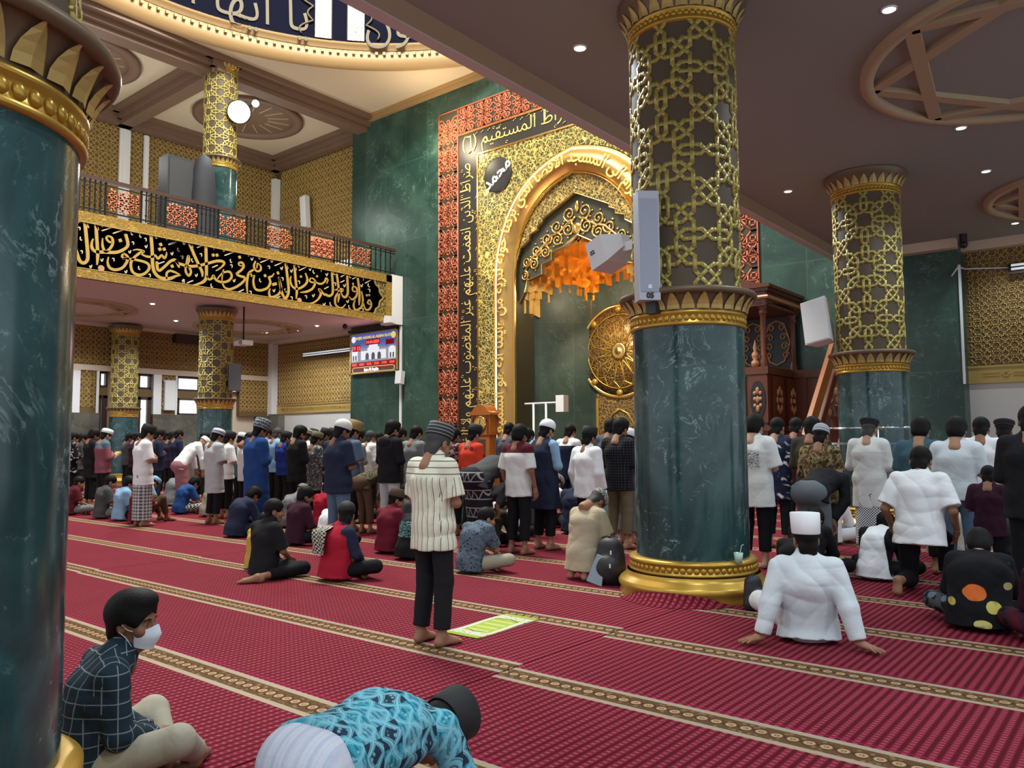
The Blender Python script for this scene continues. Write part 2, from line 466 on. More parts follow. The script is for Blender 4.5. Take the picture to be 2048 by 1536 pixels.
mb = MB().lathe([(DR + .02, ZU - .06), (DR - .02, ZU - .06), (DR - .05, ZU + .05), (DR - .12, ZU + .1), (DR - .15, ZU + .55), (DR - .05, ZU + .65), (DR - .3, ZU + .7), (DR - .3, ZU + .82)], 96, (DC[0], DC[1], 0))
N_D = 220
for i in range(N_D):
    a = 2 * math.pi * i / N_D
    mb.box((DR - .24, -.05, ZU + .42), (DR - .13, .05, ZU + .52), Matrix.Translation((DC[0], DC[1], 0)) @ Matrix.Rotation(a, 4, 'Z'))
structure('trim_dome_cornice', mb, M['tan'])
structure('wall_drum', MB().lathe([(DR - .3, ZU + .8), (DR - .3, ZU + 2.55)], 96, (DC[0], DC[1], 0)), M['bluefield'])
structure('ceiling_dome', MB().lathe([(DR - .3, ZU + 2.55), (DR - .5, ZU + 2.6), (DR - .5, ZU + 3.0), (DR * .8, ZU + 6), (DR * .45, ZU + 8), (0.01, ZU + 8.8)], 64, (DC[0], DC[1], 0)), M['cream'])
# upper beams and cornices
bu = MB()
def moulded(mb, p0, p1, w, h, z):
    """stepped beam under the upper ceiling"""
    d = Vector(p1) - Vector(p0); L = d.length; a = math.atan2(d.y, d.x)
    Mx = Matrix.Translation((p0[0], p0[1], z)) @ Matrix.Rotation(a, 4, 'Z')
    mb.box((0, -w / 2, -h * .35), (L, w / 2, 0), Mx).box((0, -w * .32, -h * .7), (L, w * .32, -h * .35), Mx).box((0, -w * .2, -h), (L, w * .2, -h * .7), Mx)
moulded(bu, (-25.0, 2), (-25.0, YQ), 1.5, .55, ZU)
moulded(bu, (XL, 14.3), (-24.4, 14.3), 1.3, .55, ZU)
moulded(bu, (XL + .25, 2), (XL + .25, YA), .9, .55, ZU)
moulded(bu, (XL, YA - .25), (GL, YA - .25), .9, .55, ZU)
structure('trim_upper_beams', bu, M['beam_up'])
structure('trim_3', MB().box((GL, YQ - .16, ZU - .22), (XR, YQ + .02, ZU + .02)).box((GL, YQ - .26, ZU - .08), (XR, YQ, ZU + .02)), M['tan'])
# left wall built from its own piers, panels and openings (pixel -> wall plane, then real thickness)
def lw(px, py):
    p = at_x(px, py, XL); return p[1], p[2]
structure('wall_left', MB().box((XL - .4, -6, 0), (XL - .25, YA + .4, ZC + .1)), M['cream'])
structure('wall_left_upper', MB().box((XL - .3, 2, 4.58), (XL, YA, ZC + .1)), M['brown_wall'])
structure('trim_4', MB().box((XL - .3, 2, 4.36), (XL + .05, YA, 4.58)), M['cream'])
def span(pxa, pxb): return lw(pxa, 800)[0], lw(pxb, 800)[0]
dado = MB()
for a, b in ((100, 199), (306, 359), (359, 402), (515, 545)):
    y0, y1 = span(a, b); dado.box((XL - .3, y0, 0), (XL + .04, y1, 2.72))
structure('baseboard_left', dado, M['marble_grey'])
pil = MB()
for a, b in ((142, 159), (192, 197), (306, 322), (350, 354), (402, 408), (535, 546)):
    y0, y1 = span(a, b); pil.box((XL - .3, y0, 2.72), (XL + .03, y1, 4.36))
structure('trim_5', pil, M['white'])
structure('trim_6', MB().box((XL, YA - .32, 2.83), (XL + .32, YA, ZC - .1)), M['white'])
structure('trim_7', MB().box((XL, YA - .34, 0), (XL + .9, YA, 2.75)), M['marble_grey'])
boxes('wall_left_panel', M['brown_wall'], [((XL - .3, span(a, b)[0], 2.72), (XL, span(a, b)[1], 4.36)) for a, b in ((159, 192), (322, 350), (479, 535))] + [((XL - .3, span(354, 402)[0], 3.42), (XL - .05, span(354, 402)[1], 3.74)), ((XL - .3, span(277, 306)[0], 3.42), (XL - .05, span(277, 306)[1], 3.74)), ((XL - .3, span(197, 215)[0], 3.42), (XL - .05, span(197, 215)[1], 3.74))], kind='structure')
def window(i, y0, y1, z0, z1, fm):
    fr = MB(); t = .07
    for lo, hi in (((y0, z0), (y0 + t, z1)), ((y1 - t, z0), (y1, z1)), ((y0, z0), (y1, z0 + t)), ((y0, z1 - t), (y1, z1))):
        fr.box((XL - .28, lo[0], lo[1]), (XL - .04, hi[0], hi[1]))
    o = structure('window_%d' % i, fr, fm)
    g = MB().box((XL - .24, y0 + t, z0 + t), (XL - .21, y1 - t, z1 - t)).build('pane', M['frost'], o)
    return o
for i, (a, b, z0, z1) in enumerate(((198, 215, 3.74, 4.34), (277, 302, 3.74, 4.34), (354, 402, 3.74, 4.34), (357, 402, 2.72, 3.42), (462, 479, 3.74, 4.34))):
    y0, y1 = span(a, b); window(i + 1, y0, y1, z0, z1, M['railwood'] if i != 2 else M['black'])
for i, (a, b) in enumerate(((197, 216), (277, 304))):
    y0, y1 = span(a, b); o = structure('door_%d' % (i + 1), MB().box((XL - .26, y0, 0), (XL - .05, y0 + .12, 3.42)).box((XL - .26, y1 - .16, 0), (XL - .05, y1, 3.42)).box((XL - .26, y0, 3.3), (XL - .05, y1, 3.42)), M['railwood'])
    MB().box((XL - .2, y0 + .12, .05), (XL - .17, y1 - .16, 3.3)).build('door_panel', plain('pale_door_glass', (.5, .55, .55), .3) if i == 0 else M['frost'], o)
# ------------------------------------------------------------------ lattice work
def ribbon_pts(segs, w):
    """segments (u0,v0,u1,v1) -> list of quads in (u,v)"""
    Q = []
    for u0, v0, u1, v1 in segs:
        du, dv = u1 - u0, v1 - v0; L = math.hypot(du, dv)
        if L < 1e-6: continue
        du, dv = du / L, dv / L; e = w * .38
        a = (u0 - du * e, v0 - dv * e); b = (u1 + du * e, v1 + dv * e); px, pv = -dv * w / 2, du * w / 2
        Q.append(((a[0]-px, a[1]-pv), (b[0]-px, b[1]-pv), (b[0]+px, b[1]+pv), (a[0]+px, a[1]+pv)))
    return Q
def lattice_mesh(name, Q, f, d0, d1):
    """Q quads in (u,v); f(u,v,d) vectorised -> xyz"""
    A = np.array(Q); n = len(A); U = A[..., 0].ravel(); Vv = A[..., 1].ravel()
    top = f(U, Vv, d1); bot = f(U, Vv, d0)
    V = np.concatenate([top, bot]); i = np.arange(n)[:, None] * 4; o = 4 * n
    F = [i + np.array([0, 1, 2, 3])]
    for a, b in ((0, 1), (1, 2), (2, 3), (3, 0)): F.append(np.concatenate([i + b, i + a, i + a + o, i + b + o], 1))
    return mesh_from(name, V, np.concatenate(F))
_S = [[(.36,0),(.29,.11),(.29,.44),(.41,.57),(.52,.70),(.86,.70),(1,.81)], [(0,.69),(.30,.69),(.41,.57),(.57,.41),(.69,.30),(.69,0)],
      [(0,.36),(.11,.47),(.11,.88),(0,1)], [(.81,1),(1,.81)]]
def star_cell():
    P = []
    for s in _S: P += [s, [(b, a) for a, b in s]] if s not in (_S[1], _S[3]) else [s]
    out = set()
    for sx in (1, -1):
        for sy in (1, -1):
            for s in P:
                for (a, b), (c, d) in zip(s[:-1], s[1:]):
                    out.add(tuple(round(q, 4) for q in (sx*a, sy*b, sx*c, sy*d)))
    return list(out)
CELL = star_cell()
def cyl_lattice(r, z0, z1, n=4, w=.040, t=.016, ph=0.0, zc=None):
    per = 2 * math.pi * r / n; h = per / 2; Q = []
    zc = (z0 + z1) / 2 if zc is None else zc
    k0 = int(math.floor((z0 - zc) / per)) - 1; k1 = int(math.ceil((z1 - zc) / per)) + 1
    segs = []
    for i in range(n):
        for k in range(k0, k1 + 1):
            for a, b, c, d in CELL:
                v0, v1 = zc + k * per + b * h, zc + k * per + d * h
                u0, u1 = i * per + a * h, i * per + c * h
                if max(v0, v1) <= z0 or min(v0, v1) >= z1: continue
                for lim, sg in ((z0, 1), (z1, -1)):
                    if (v0 - lim) * sg < 0: q = (lim - v0) / (v1 - v0); u0, v0 = u0 + (u1 - u0) * q, lim
                    if (v1 - lim) * sg < 0: q = (lim - v0) / (v1 - v0); u1, v1 = u0 + (u1 - u0) * q, lim
                m = max(1, int(abs(u1 - u0) / .05))
                for j in range(m):
                    segs.append((u0 + (u1-u0) * j / m, v0 + (v1-v0) * j / m, u0 + (u1-u0) * (j+1) / m, v0 + (v1-v0) * (j+1) / m))
    f = lambda U, V, d: np.stack([(r + d) * np.cos(U / r + ph), (r + d) * np.sin(U / r + ph), V], 1)
    return lattice_mesh('lattice', ribbon_pts(segs, w), f, -.004, t)
def hexa(cx, cy, r, ph=0): return [(cx + r * math.cos(ph + k * math.pi / 3), cy + r * math.sin(ph + k * math.pi / 3)) for k in range(6)]
def wall_cell():
    """six-pointed stars on a square grid with small hexagons on the links"""
    s = []
    def loop(P):
        for a, b in zip(P, P[1:] + P[:1]): s.append((*a, *b))
    loop(hexa(.5, 0, .20, 0)); loop(hexa(0, .5, .20, math.pi / 6))
    star = []
    for k in range(12):
        a = math.pi / 12 * 0 + k * math.pi / 6; r = .30 if k % 2 == 0 else .17
        star.append((r * math.cos(a), r * math.sin(a)))
    loop(star)
    for sx in (1, -1):
        for sy in (1, -1):
            s.append((sx*.15, sy*.26, sx*.27, sy*.36)); s.append((sx*.27, sy*.36, sx*.17, sy*.40))
            s.append((sx*.27, sy*.36, sx*.5, sy*.36)); s.append((sx*.40, sy*.17, sx*.5, sy*.36)); s.append((sx*.27, sy*.36, sx*.36, sy*.5))
    return s
WCELL = wall_cell()
def flat_lattice(name, u0, u1, v0, v1, p, w, f, t, mat, parent=None, cell=None, holes=()):
    segs = []
    for i in range(int(math.floor(u0 / p)) - 1, int(math.ceil(u1 / p)) + 2):
        for k in range(int(math.floor(v0 / p)) - 1, int(math.ceil(v1 / p)) + 2):
            for a, b, c, d in (cell or WCELL):
                q = ((i + a) * p, (k + b) * p, (i + c) * p, (k + d) * p)
                m = ((q[0] + q[2]) / 2, (q[1] + q[3]) / 2)
                if u0 + w < m[0] < u1 - w and v0 + w < m[1] < v1 - w and not any(h[0] < m[0] < h[1] and h[2] < m[1] < h[3] for h in holes): segs.append(q)
    return link(name, lattice_mesh(name, ribbon_pts(segs, w), f, 0, t), mat, parent)
fq = lambda Y: (lambda U, V, d: np.stack([U, np.full_like(U, Y) - d, V], 1))
fl = lambda X: (lambda U, V, d: np.stack([np.full_like(U, X) + d, -U, V], 1))
wl = bpy.data.objects
flat_lattice('lattice', GR + .05, 2.5, 3.25, ZC - .2, .37, .022, fq(YA), .02, M['lattice_wall'], wl['wall_front_right_upper'])
flat_lattice('lattice', XL + .35, GL, 3.25, ZC - .18, .40, .026, fq(YA), .02, M['lattice_wall'], wl['wall_front_left_upper'])
flat_lattice('lattice', -YA, -8, 4.62, ZC - .1, .42, .032, fl(XL), .02, M['lattice_wall'], wl['wall_left_upper'])
flat_lattice('lattice', XL + .35, GL, 9.4, ZU - .5, .46, .028, fq(YA), .02, M['lattice_wall'], wl['wall_gallery'])
flat_lattice('lattice', -YA, -8, 8.8, ZU - .5, .46, .028, fl(XL), .02, M['lattice_wall'], wl['wall_gallery_left'])
for a, b in ((159, 192), (322, 350), (479, 535)):
    y0, y1 = span(a, b); flat_lattice('lattice', -y1, -y0, 2.9, 4.36, .42, .032, fl(XL), .02, M['lattice_wall'], wl['wall_left_panel'])
# gold dado bands
def band(name, f, u0, u1, z0, z1, parent):
    mb = MB(); bb = lambda a, b, c, d, t: mb.prism([(a, c), (b, c), (b, d), (a, d)], f, 0, t)
    bb(u0, u1, z0, z1, .03); bb(u0, u1, z1 - .05, z1, .06); bb(u0, u1, z0, z0 + .05, .06)
    u = u0 + .3
    while u < u1 - .4:
        bb(u, u + .34, (z0 + z1) / 2 + .02, (z0 + z1) / 2 + .045, .05); bb(u, u + .34, (z0 + z1) / 2 - .045, (z0 + z1) / 2 - .02, .05)
        for k in range(6):
            a = k * math.pi / 3; mb.prism([(u + .47 + .055 * math.cos(a) + .03 * math.cos(q * math.pi / 3), (z0 + z1) / 2 + .055 * math.sin(a) + .03 * math.sin(q * math.pi / 3)) for q in range(6)], f, 0, .055)
        u += .62
    o = mb.build(name, M['gold_soft'], None, fix=True); o['kind'] = 'structure'
f1 = lambda u, v, d: (u, YA - d, v)
band('trim_8', f1, GR, 2.5, 2.83, 3.25, None); band('trim_9', f1, XL + .33, GL, 2.83, 3.25, None)
# ------------------------------------------------------------------ columns
def petal_ring(mb, r0, r1, z0, z1, n, w):
    for k in range(n):
        a = 2 * math.pi * (k + .5) / n
        for j in range(4):
            t0, t1 = j / 4, (j + 1) / 4
            wd = lambda t: w * (1 - t ** 2.2) + .001
            rr = lambda t: r0 + (r1 - r0) * t ** 1.6 + .008
            zz = lambda t: z0 + (z1 - z0) * t
            pt = lambda t, s, e: np.array([(rr(t) + e) * math.cos(a + s * wd(t) / rr(t)), (rr(t) + e) * math.sin(a + s * wd(t) / rr(t)), zz(t)])
            mb.add([pt(t0, -1, 0), pt(t0, 0, .014), pt(t0, 1, 0), pt(t1, -1, 0), pt(t1, 0, .014), pt(t1, 1, 0)], [(0, 1, 4, 3), (1, 2, 5, 4)])
def bead_ring(mb, r, z, h, n, tilt=.35):
    for k in range(n):
        a = 2 * math.pi * k / n
        b = MB().sphere((0, 0, 0), (.016, math.pi * r / n * .92, h), 8, 6)
        Mx = Matrix.Rotation(a, 4, 'Z') @ Matrix.Translation((r, 0, z)) @ Matrix.Rotation(tilt, 4, 'X')
        V = b.V[0] @ np.array(Mx.to_3x3()).T + np.array(Mx.translation)
        mb.add(V, b.F, True)
CAPS = {}
def capital(r, up=True):
    """ring of beads, petals and rolled lip that sits on the marble (z from 0 to .36); the gold and the lip are two meshes"""
    k = (r,)
    if k not in CAPS:
        g = MB().lathe([(r - .02, 0), (r + .02, 0), (r + .028, .02), (r + .012, .035), (r + .012, .105), (r + .028, .115), (r + .03, .135), (r + .012, .15), (r + .02, .2), (r + .06, .29), (r + .10, .33)], 64)
        bead_ring(g, r + .013, .07, .032, 56)
        l = MB().lathe([(r + .085, .30), (r + .115, .30), (r + .135, .32), (r + .14, .34), (r + .13, .362), (r + .10, .372), (r - .06, .372)], 64)
        p = MB(); petal_ring(p, r + .018, r + .098, .155, .315, 26, .062)
        CAPS[k] = [m.build('x', M[q]).data for m, q in ((g, 'lip'), (l, 'lip'), (p, 'gold_soft'))]
        for o in list(COL.objects):
            if o.name.startswith('x') and o.data in CAPS[k]: bpy.data.objects.remove(o)
        # beads and fillets gold
    return CAPS[k]
def column(loc, label, r=.57, zm=2.68, ztop=ZC-.012, base=True, z0=0, group='green marble columns', ph=0.0, latn=4, lat_w=.04):
    e = empty('marble_column', (loc[0], loc[1], 0)); tag(e, label, 'column', group, 'thing')
    MB().lathe([(r, z0 + (.3 if base else 0)), (r, zm)], 72).build('shaft', M['marble'], e)
    me = capital(r)
    c = MB().lathe([(r - .02, zm), (r + .02, zm), (r + .028, zm + .02), (r + .012, zm + .035), (r + .012, zm + .105), (r + .028, zm + .115), (r + .03, zm + .135), (r + .012, zm + .15)], 64)
    bead_ring(c, r + .013, zm + .07, .032, 56)
    ring = c.build('bead_ring', M['gold'], e)
    bell = MB().lathe([(r + .012, zm + .15), (r + .02, zm + .2), (r + .06, zm + .29), (r + .085, zm + .31), (r + .115, zm + .30), (r + .135, zm + .32), (r + .14, zm + .34), (r + .13, zm + .362), (r + .10, zm + .372), (r - .06, zm + .372)], 64).build('capital_lip', M['lip'], e)
    p = link('petals', me[2], None, e, (0, 0, zm))
    rs = r - .025; zl0 = zm + .37; zl1 = ztop - .36
    MB().lathe([(rs, zl0), (rs, zl1)], 72).build('sleeve', M['brown'], e)
    link('lattice', cyl_lattice(rs, zl0, zl1, latn, lat_w, .016, ph), M['lattice'], e)
    t = MB().lathe([(rs, zl1 - .05), (rs + .03, zl1 - .04), (rs + .03, zl1 - .01), (rs + .015, zl1), (rs + .015, zl1 + .06), (rs + .03, zl1 + .07), (rs + .03, zl1 + .09)], 64)
    bead_ring(t, rs + .016, zl1 + .03, .028, 56); t.build('upper_bead_ring', M['gold'], e)
    MB().lathe([(rs + .02, zl1 + .09), (rs + .03, zl1 + .14), (rs + .09, zl1 + .26), (rs + .13, zl1 + .30), (rs + .14, ztop)], 64).build('upper_capital', M['lip'], e)
    p2 = link('upper_petals', me[2], None, e, (0, 0, zl1 - .06)); p2.scale = (rs / r + .01, rs / r + .01, 1)
    if base:
        b = MB().lathe([(r + .17, 0), (r + .175, .03), (r + .165, .07), (r + .185, .09), (r + .19, .12), (r + .17, .15), (r + .125, .185), (r + .105, .215), (r + .10, .235)], 72).build('base', M['gold'], e)
        q = MB().lathe([(r + .06, .235), (r + .075, .245), (r + .078, .262), (r + .058, .27), (r + .058, .335), (r + .078, .343), (r + .078, .365), (r + .04, .385), (r - .01, .385)], 72)
        bead_ring(q, r + .06, .302, .03, 60); q.build('rope_band', M['gold'], b)
    return e
C1 = column((-3.5, .78), 'green marble column nearest the camera, cropped by the left picture edge beside the masked boy', ph=.35)
C2 = column((-3.82, 7.58), 'tall green marble column in the middle of the carpet with bulging gold base', ph=math.radians(-65.5 - 22.5 + 2))
C3 = column((-3.92, 14.75), 'green marble column behind the worshippers on the right, next to the carved wooden pulpit', ph=.2)
C4 = column((-25.1, 14.6), 'marble column under the calligraphy balcony carrying a grey loudspeaker', zm=2.68, ztop=6.1, ph=.3)
C5 = column((-31.3, 14.35), 'marble column standing against the far left window wall', r=.5, zm=2.55, ztop=6.1, ph=.1)
C6 = column((-24.95, 14.5), 'upper gallery column rising behind the balcony railing, lit by the floodlight', zm=10.95, ztop=14.75, base=False, z0=ZG, ph=.2)
# ------------------------------------------------------------------ ceiling medallions and downlights
def medallion(cx, cy, r, z, label, star=True, mat='mould', w=.16, deep=.07):
    e = empty('ceiling_medallion', (cx, cy, z)); tag(e, label, 'ceiling moulding', 'round ceiling mouldings', 'thing')
    MB().lathe([(r, 0), (r, -deep), (r - w * .3, -deep * 1.3), (r - w, -deep), (r - w, 0)], 64).build('ring', M[mat], e)
    if star:
        for k in range(2):
            m = MB(); R = r - w * .8
            P = [(R * math.cos(k * math.pi / 4 + i * math.pi / 2 + .12), R * math.sin(k * math.pi / 4 + i * math.pi / 2 + .12)) for i in range(4)]
            for a, b in zip(P, P[1:] + P[:1]):
                a, b = np.array(a), np.array(b); d = (b - a) / np.linalg.norm(b - a); n_ = np.array([-d[1], d[0]]) * w / 2
                m.prism([a - n_, b - n_, b + n_, a + n_], lambda u, v, q: (u, v, q), -deep - .004 * k, 0)
            m.build('star_square', M[mat], e)
    return e
medallion(-.67, 11.24, 2.25, ZC, 'large ring and star moulding on the ceiling between the front column and the right column')
medallion(-.6, 18.3, 2.0, ZC, 'ring and star moulding on the ceiling beyond the right column')
medallion(-28.6, 11.2, 2.1, ZC, 'ring moulding under the balcony at the left window end')
medallion(-28.4, 17.9, 2.1, ZC, 'ring moulding under the balcony beside the hanging projector')
def oval(cx, cy, label):
    e = empty('ceiling_medallion', (cx, cy, ZU)); tag(e, label, 'ceiling moulding', 'round ceiling mouldings', 'thing')
    MB().lathe([(2.15, 0), (2.15, -.12), (2.0, -.16), (1.75, -.10), (1.75, 0)], 64).build('ring', M['beam_up'], e)
    m = MB().lathe([(1.75, -.01), (0.01, -.012)], 48); 
    m.build('panel', M['beam_up'], e)
    ln = MB()
    for k in range(16):
        a = 2 * math.pi * k / 16; ln.box((.75, -.02, -.05), (1.6, .02, -.012), Matrix.Rotation(a, 4, 'Z'))
    ln.build('rays', M['mould'], e)
oval(-28.3, 17.7, 'dark round ceiling panel with rays above the gallery corner by the floodlight')
oval(-28.3, 10.9, 'dark round ceiling panel above the gallery, half hidden by the nearest column')
dlm = None
def downlight(x, y, z, label, power, first=[]):
    if not first:
        e = empty('downlight', (x, y, z))
        MB().lathe([(.085, 0), (.085, -.012), (.07, -.018), (.062, 0)], 24).build('trim_ring', M['white'], e)
        MB().lathe([(.062, -.006), (.001, -.008)], 24).build('lens', M['led_white'], e)
        first.append(e)
    else: e = dup(first[0], (x, y, z))
    tag(e, label, 'ceiling light', 'recessed ceiling downlights')
    lamp('down_spot', 'SPOT', (x, y, z - .05), power, COOL, .06, (x, y, 0), 135, .7)
for px, py, pw, lb in ((1160, 95, 190, 'downlight near the ceiling edge, first one before the front column'), (1778, 18, 170, 'downlight highest up on the right ceiling, beside the large ring moulding'),
        (1922, 255, 170, 'downlight below the large ring moulding'), (1576, 382, 150, 'downlight between the front column and the right column'),
        (1972, 342, 150, 'downlight just above the farther ring moulding'), (2030, 446, 150, 'downlight below the farther ring moulding, nearest the lattice wall')):
    p = on_floor(px, py, ZC); downlight(p[0], p[1], ZC, lb, pw)
for px, py, lb in ((224, 628, 'downlight under the balcony nearest the window column'), (305, 608, 'downlight under the balcony closest to the calligraphy band'),
                   (352, 642, 'downlight under the balcony between the two columns'), (634, 652, 'downlight under the balcony nearest the clock display')):
    p = on_floor(px, py, ZC - .01); downlight(p[0], p[1], ZC - .01, lb, 420)
# hidden bay lights of the same kind behind the camera and deeper under the slabs
for x, y, pw in ((-26.5, 9.5, 300), (-30, 6, 260), (-29.5, 11.5, 300), (-29, 19, 300), (-27.5, 19.5, 240)):
    lamp('down_spot', 'SPOT', (x, y, ZC - .05), pw, (.93, .97, 1), .06, (x, y, 0), 150, .6)
# ------------------------------------------------------------------ arabic and latin lettering
_AR = {'ا':(0xFE8D,2),'أ':(0xFE83,2),'إ':(0xFE87,2),'آ':(0xFE81,2),'ب':(0xFE8F,4),'ة':(0xFE93,2),'ت':(0xFE95,4),'ث':(0xFE99,4),'ج':(0xFE9D,4),'ح':(0xFEA1,4),'خ':(0xFEA5,4),'د':(0xFEA9,2),'ذ':(0xFEAB,2),'ر':(0xFEAD,2),'ز':(0xFEAF,2),'س':(0xFEB1,4),'ش':(0xFEB5,4),'ص':(0xFEB9,4),'ض':(0xFEBD,4),'ط':(0xFEC1,4),'ظ':(0xFEC5,4),'ع':(0xFEC9,4),'غ':(0xFECD,4),'ف':(0xFED1,4),'ق':(0xFED5,4),'ك':(0xFED9,4),'ل':(0xFEDD,4),'م':(0xFEE1,4),'ن':(0xFEE5,4),'ه':(0xFEE9,4),'و':(0xFEED,2),'ى':(0xFEEF,2),'ي':(0xFEF1,4)}
def ar(t):
    out = []; i = 0; prev = False
    while i < len(t):
        c = t[i]
        if c == 'ل' and i + 1 < len(t) and t[i+1] == 'ا':
            out.append(chr(0xFEFC if prev else 0xFEFB)); prev = False; i += 2; continue
        if c not in _AR:
            out.append({'(': ')', ')': '('}.get(c, c)); prev = False; i += 1; continue
        b, n = _AR[c]; nxt = i + 1 < len(t) and t[i+1] in _AR and n == 4
        out.append(chr(b + (3 if prev and nxt else 1 if prev else 2 if nxt else 0)))
        prev = nxt; i += 1
    return ''.join(out[::-1])
def text_mesh(s, size=1, extrude=.02, bold=0.0, align='LEFT', space=1.0):
    cu = bpy.data.curves.new('txt', 'FONT'); cu.body = s; cu.size = size; cu.extrude = extrude; cu.offset = bold
    cu.align_x = align; cu.space_character = space; cu.resolution_u = 3
    o = bpy.data.objects.new('txt', cu); COL.objects.link(o)
    bpy.context.view_layer.update()
    me = bpy.data.meshes.new_from_object(o.evaluated_get(bpy.context.evaluated_depsgraph_get()))
    bpy.data.objects.remove(o); bpy.data.curves.remove(cu)
    V = np.empty(len(me.vertices) * 3, np.float32); me.vertices.foreach_get('co', V)
    return me, V.reshape(-1, 3)
def put_text(name, s, size, f, mat, parent, **kw):
    me, V = text_mesh(s, size, **kw)
    W_ = V[:, 0].max() - V[:, 0].min()
    P = f(V[:, 0] - V[:, 0].min(), V[:, 1], V[:, 2], W_).astype(np.float32)
    me.vertices.foreach_set('co', P.ravel()); me.materials.clear(); me.update()
    me.name = name
    return link(name, me, mat, parent)
# ------------------------------------------------------------------ mihrab
M['letter'] = plain('bright_gold_lettering', (.86, .66, .20), .4, .3)
mih = empty('mihrab', (XC, YQ, 0)); tag(mih, 'tall gold arched prayer niche framed by black lettering and red lattice on the green wall', 'prayer niche')
def mpart(mb, name, mat, fix=True, parent=None):
    o = mb.build(name, mat, fix=fix); o.parent = parent or mih; 
    if parent is None: o.location = (-XC, -YQ, 0)
    return o
fw = lambda Y: (lambda u, v, d: (u, Y - d, v))
def frame3(mb, h0, h1, t0, t1, d0, d1):
    for s in (-1, 1):
        a, b = sorted((XC + s * h0, XC + s * h1)); mb.prism([(a, 0), (b, 0), (b, t1), (a, t1)], fw(YQ), d0, d1)
    mb.prism([(XC - h0, t0), (XC + h0, t0), (XC + h0, t1), (XC - h0, t1)], fw(YQ), d0, d1)
fr = MB(); frame3(fr, 5.12, 6.12, 12.75, 13.79, 0, .03); o = mpart(fr, 'red_frame', M['olivefield'])
def red_cell():
    s = []; q = lambda *p: [s.append((*a, *b)) for a, b in zip(p[:-1], p[1:])]
    for sy in (1, -1):
        q((-.48, sy*.17), (.48, sy*.17))
        for sx in (1, -1):
            q((sx*.17, 0), (sx*.17, sy*.33)); q((0, sy*.15), (sx*.30, sy*.5))
            q((sx*.17, sy*.17), (sx*.48, -sy*.17))
            q((sx*.38, 0), (sx*.31, sy*.08), (sx*.24, 0)); q((sx*.38, 0), (sx*.45, sy*.0))
            q((0, sy*.27), (sx*.09, sy*.37), (0, sy*.47)); q((sx*.30, sy*.5), (sx*.46, sy*.5)); q((sx*.27, sy*.22), (sx*.27, sy*.36), (sx*.42, sy*.36), (sx*.42, sy*.22), (sx*.27, sy*.22))
            q((sx*.05, sy*.12), (sx*.12, sy*.05)); q((sx*.12, 0), (sx*.12, sy*.05)); q((0, sy*.12), (sx*.05, sy*.12))
    q((-.03, 0), (0, .035), (.03, 0), (0, -.035), (-.03, 0))
    return s
RCELL = red_cell(); segs = []
for k in range(13):
    for s in (-1, 1):
        cz = .52 + 1.04 * k
        segs += [(XC + s * 5.62 + a, cz + b * 1.04, XC + s * 5.62 + c, cz + d * 1.04) for a, b, c, d in RCELL]
for k in range(12):
    cx = XC - 5.12 + (k + .5) * 10.24 / 12
    segs += [(cx + b * .853, 13.27 + a, cx + d * .853, 13.27 + c) for a, b, c, d in RCELL]
for s in (-1, 1):
    for h in (5.14, 6.10): segs.append((XC + s * h, 0, XC + s * h, 13.77))
segs.append((XC - 6.1, 13.77, XC + 6.1, 13.77)); segs.append((XC - 5.1, 12.77, XC + 5.1, 12.77))
o = link('red_lattice', lattice_mesh('red_lattice', ribbon_pts(segs, .035), fq(YQ - .03), 0, .035), M['redlat'], mih, (-XC, -YQ, 0))
fr = MB(); frame3(fr, 4.17, 5.12, 11.82, 12.75, 0, .02); band_o = mpart(fr, 'lettering_band', M['blackfield'])
fr = MB()
for s in (-1, 1):
    fr.box((XC + s * 4.17 - .03, YQ - .06, 0), (XC + s * 4.17 + .03, YQ, 11.84))
fr.box((XC - 4.2, YQ - .06, 11.8), (XC + 4.2, YQ, 11.86)); fr.box((XC - 5.12, YQ - .055, 12.72), (XC + 5.12, YQ, 12.76)); mpart(fr, 'gold_fillet', M['gold_metal'])
put_text('lettering', ar('(٥) اهدنا الصراط المستقيم (٦)'), .66, lambda x, y, z, w: np.stack([-4.9 + x * (7.9 / w), -.03 - z, 12.16 + y * 1.05], 1), M['letter'], mih, extrude=.015, bold=-.008)
put_text('lettering', ar('صراط الذين انعمت عليهم غير المغضوب عليهم ولا الضالين'), .66, lambda x, y, z, w: np.stack([-4.53 - y * 1.05, -.03 - z, .5 + x * (11.1 / w)], 1), M['letter'], mih, extrude=.015, bold=-.008)
put_text('lettering', ar('الحمد لله رب العالمين الرحمن الرحيم مالك يوم الدين'), .66, lambda x, y, z, w: np.stack([4.53 + y * 1.05, -.03 - z, 11.4 - x * (10.8 / w)], 1), M['letter'], mih, extrude=.015, bold=-.008)
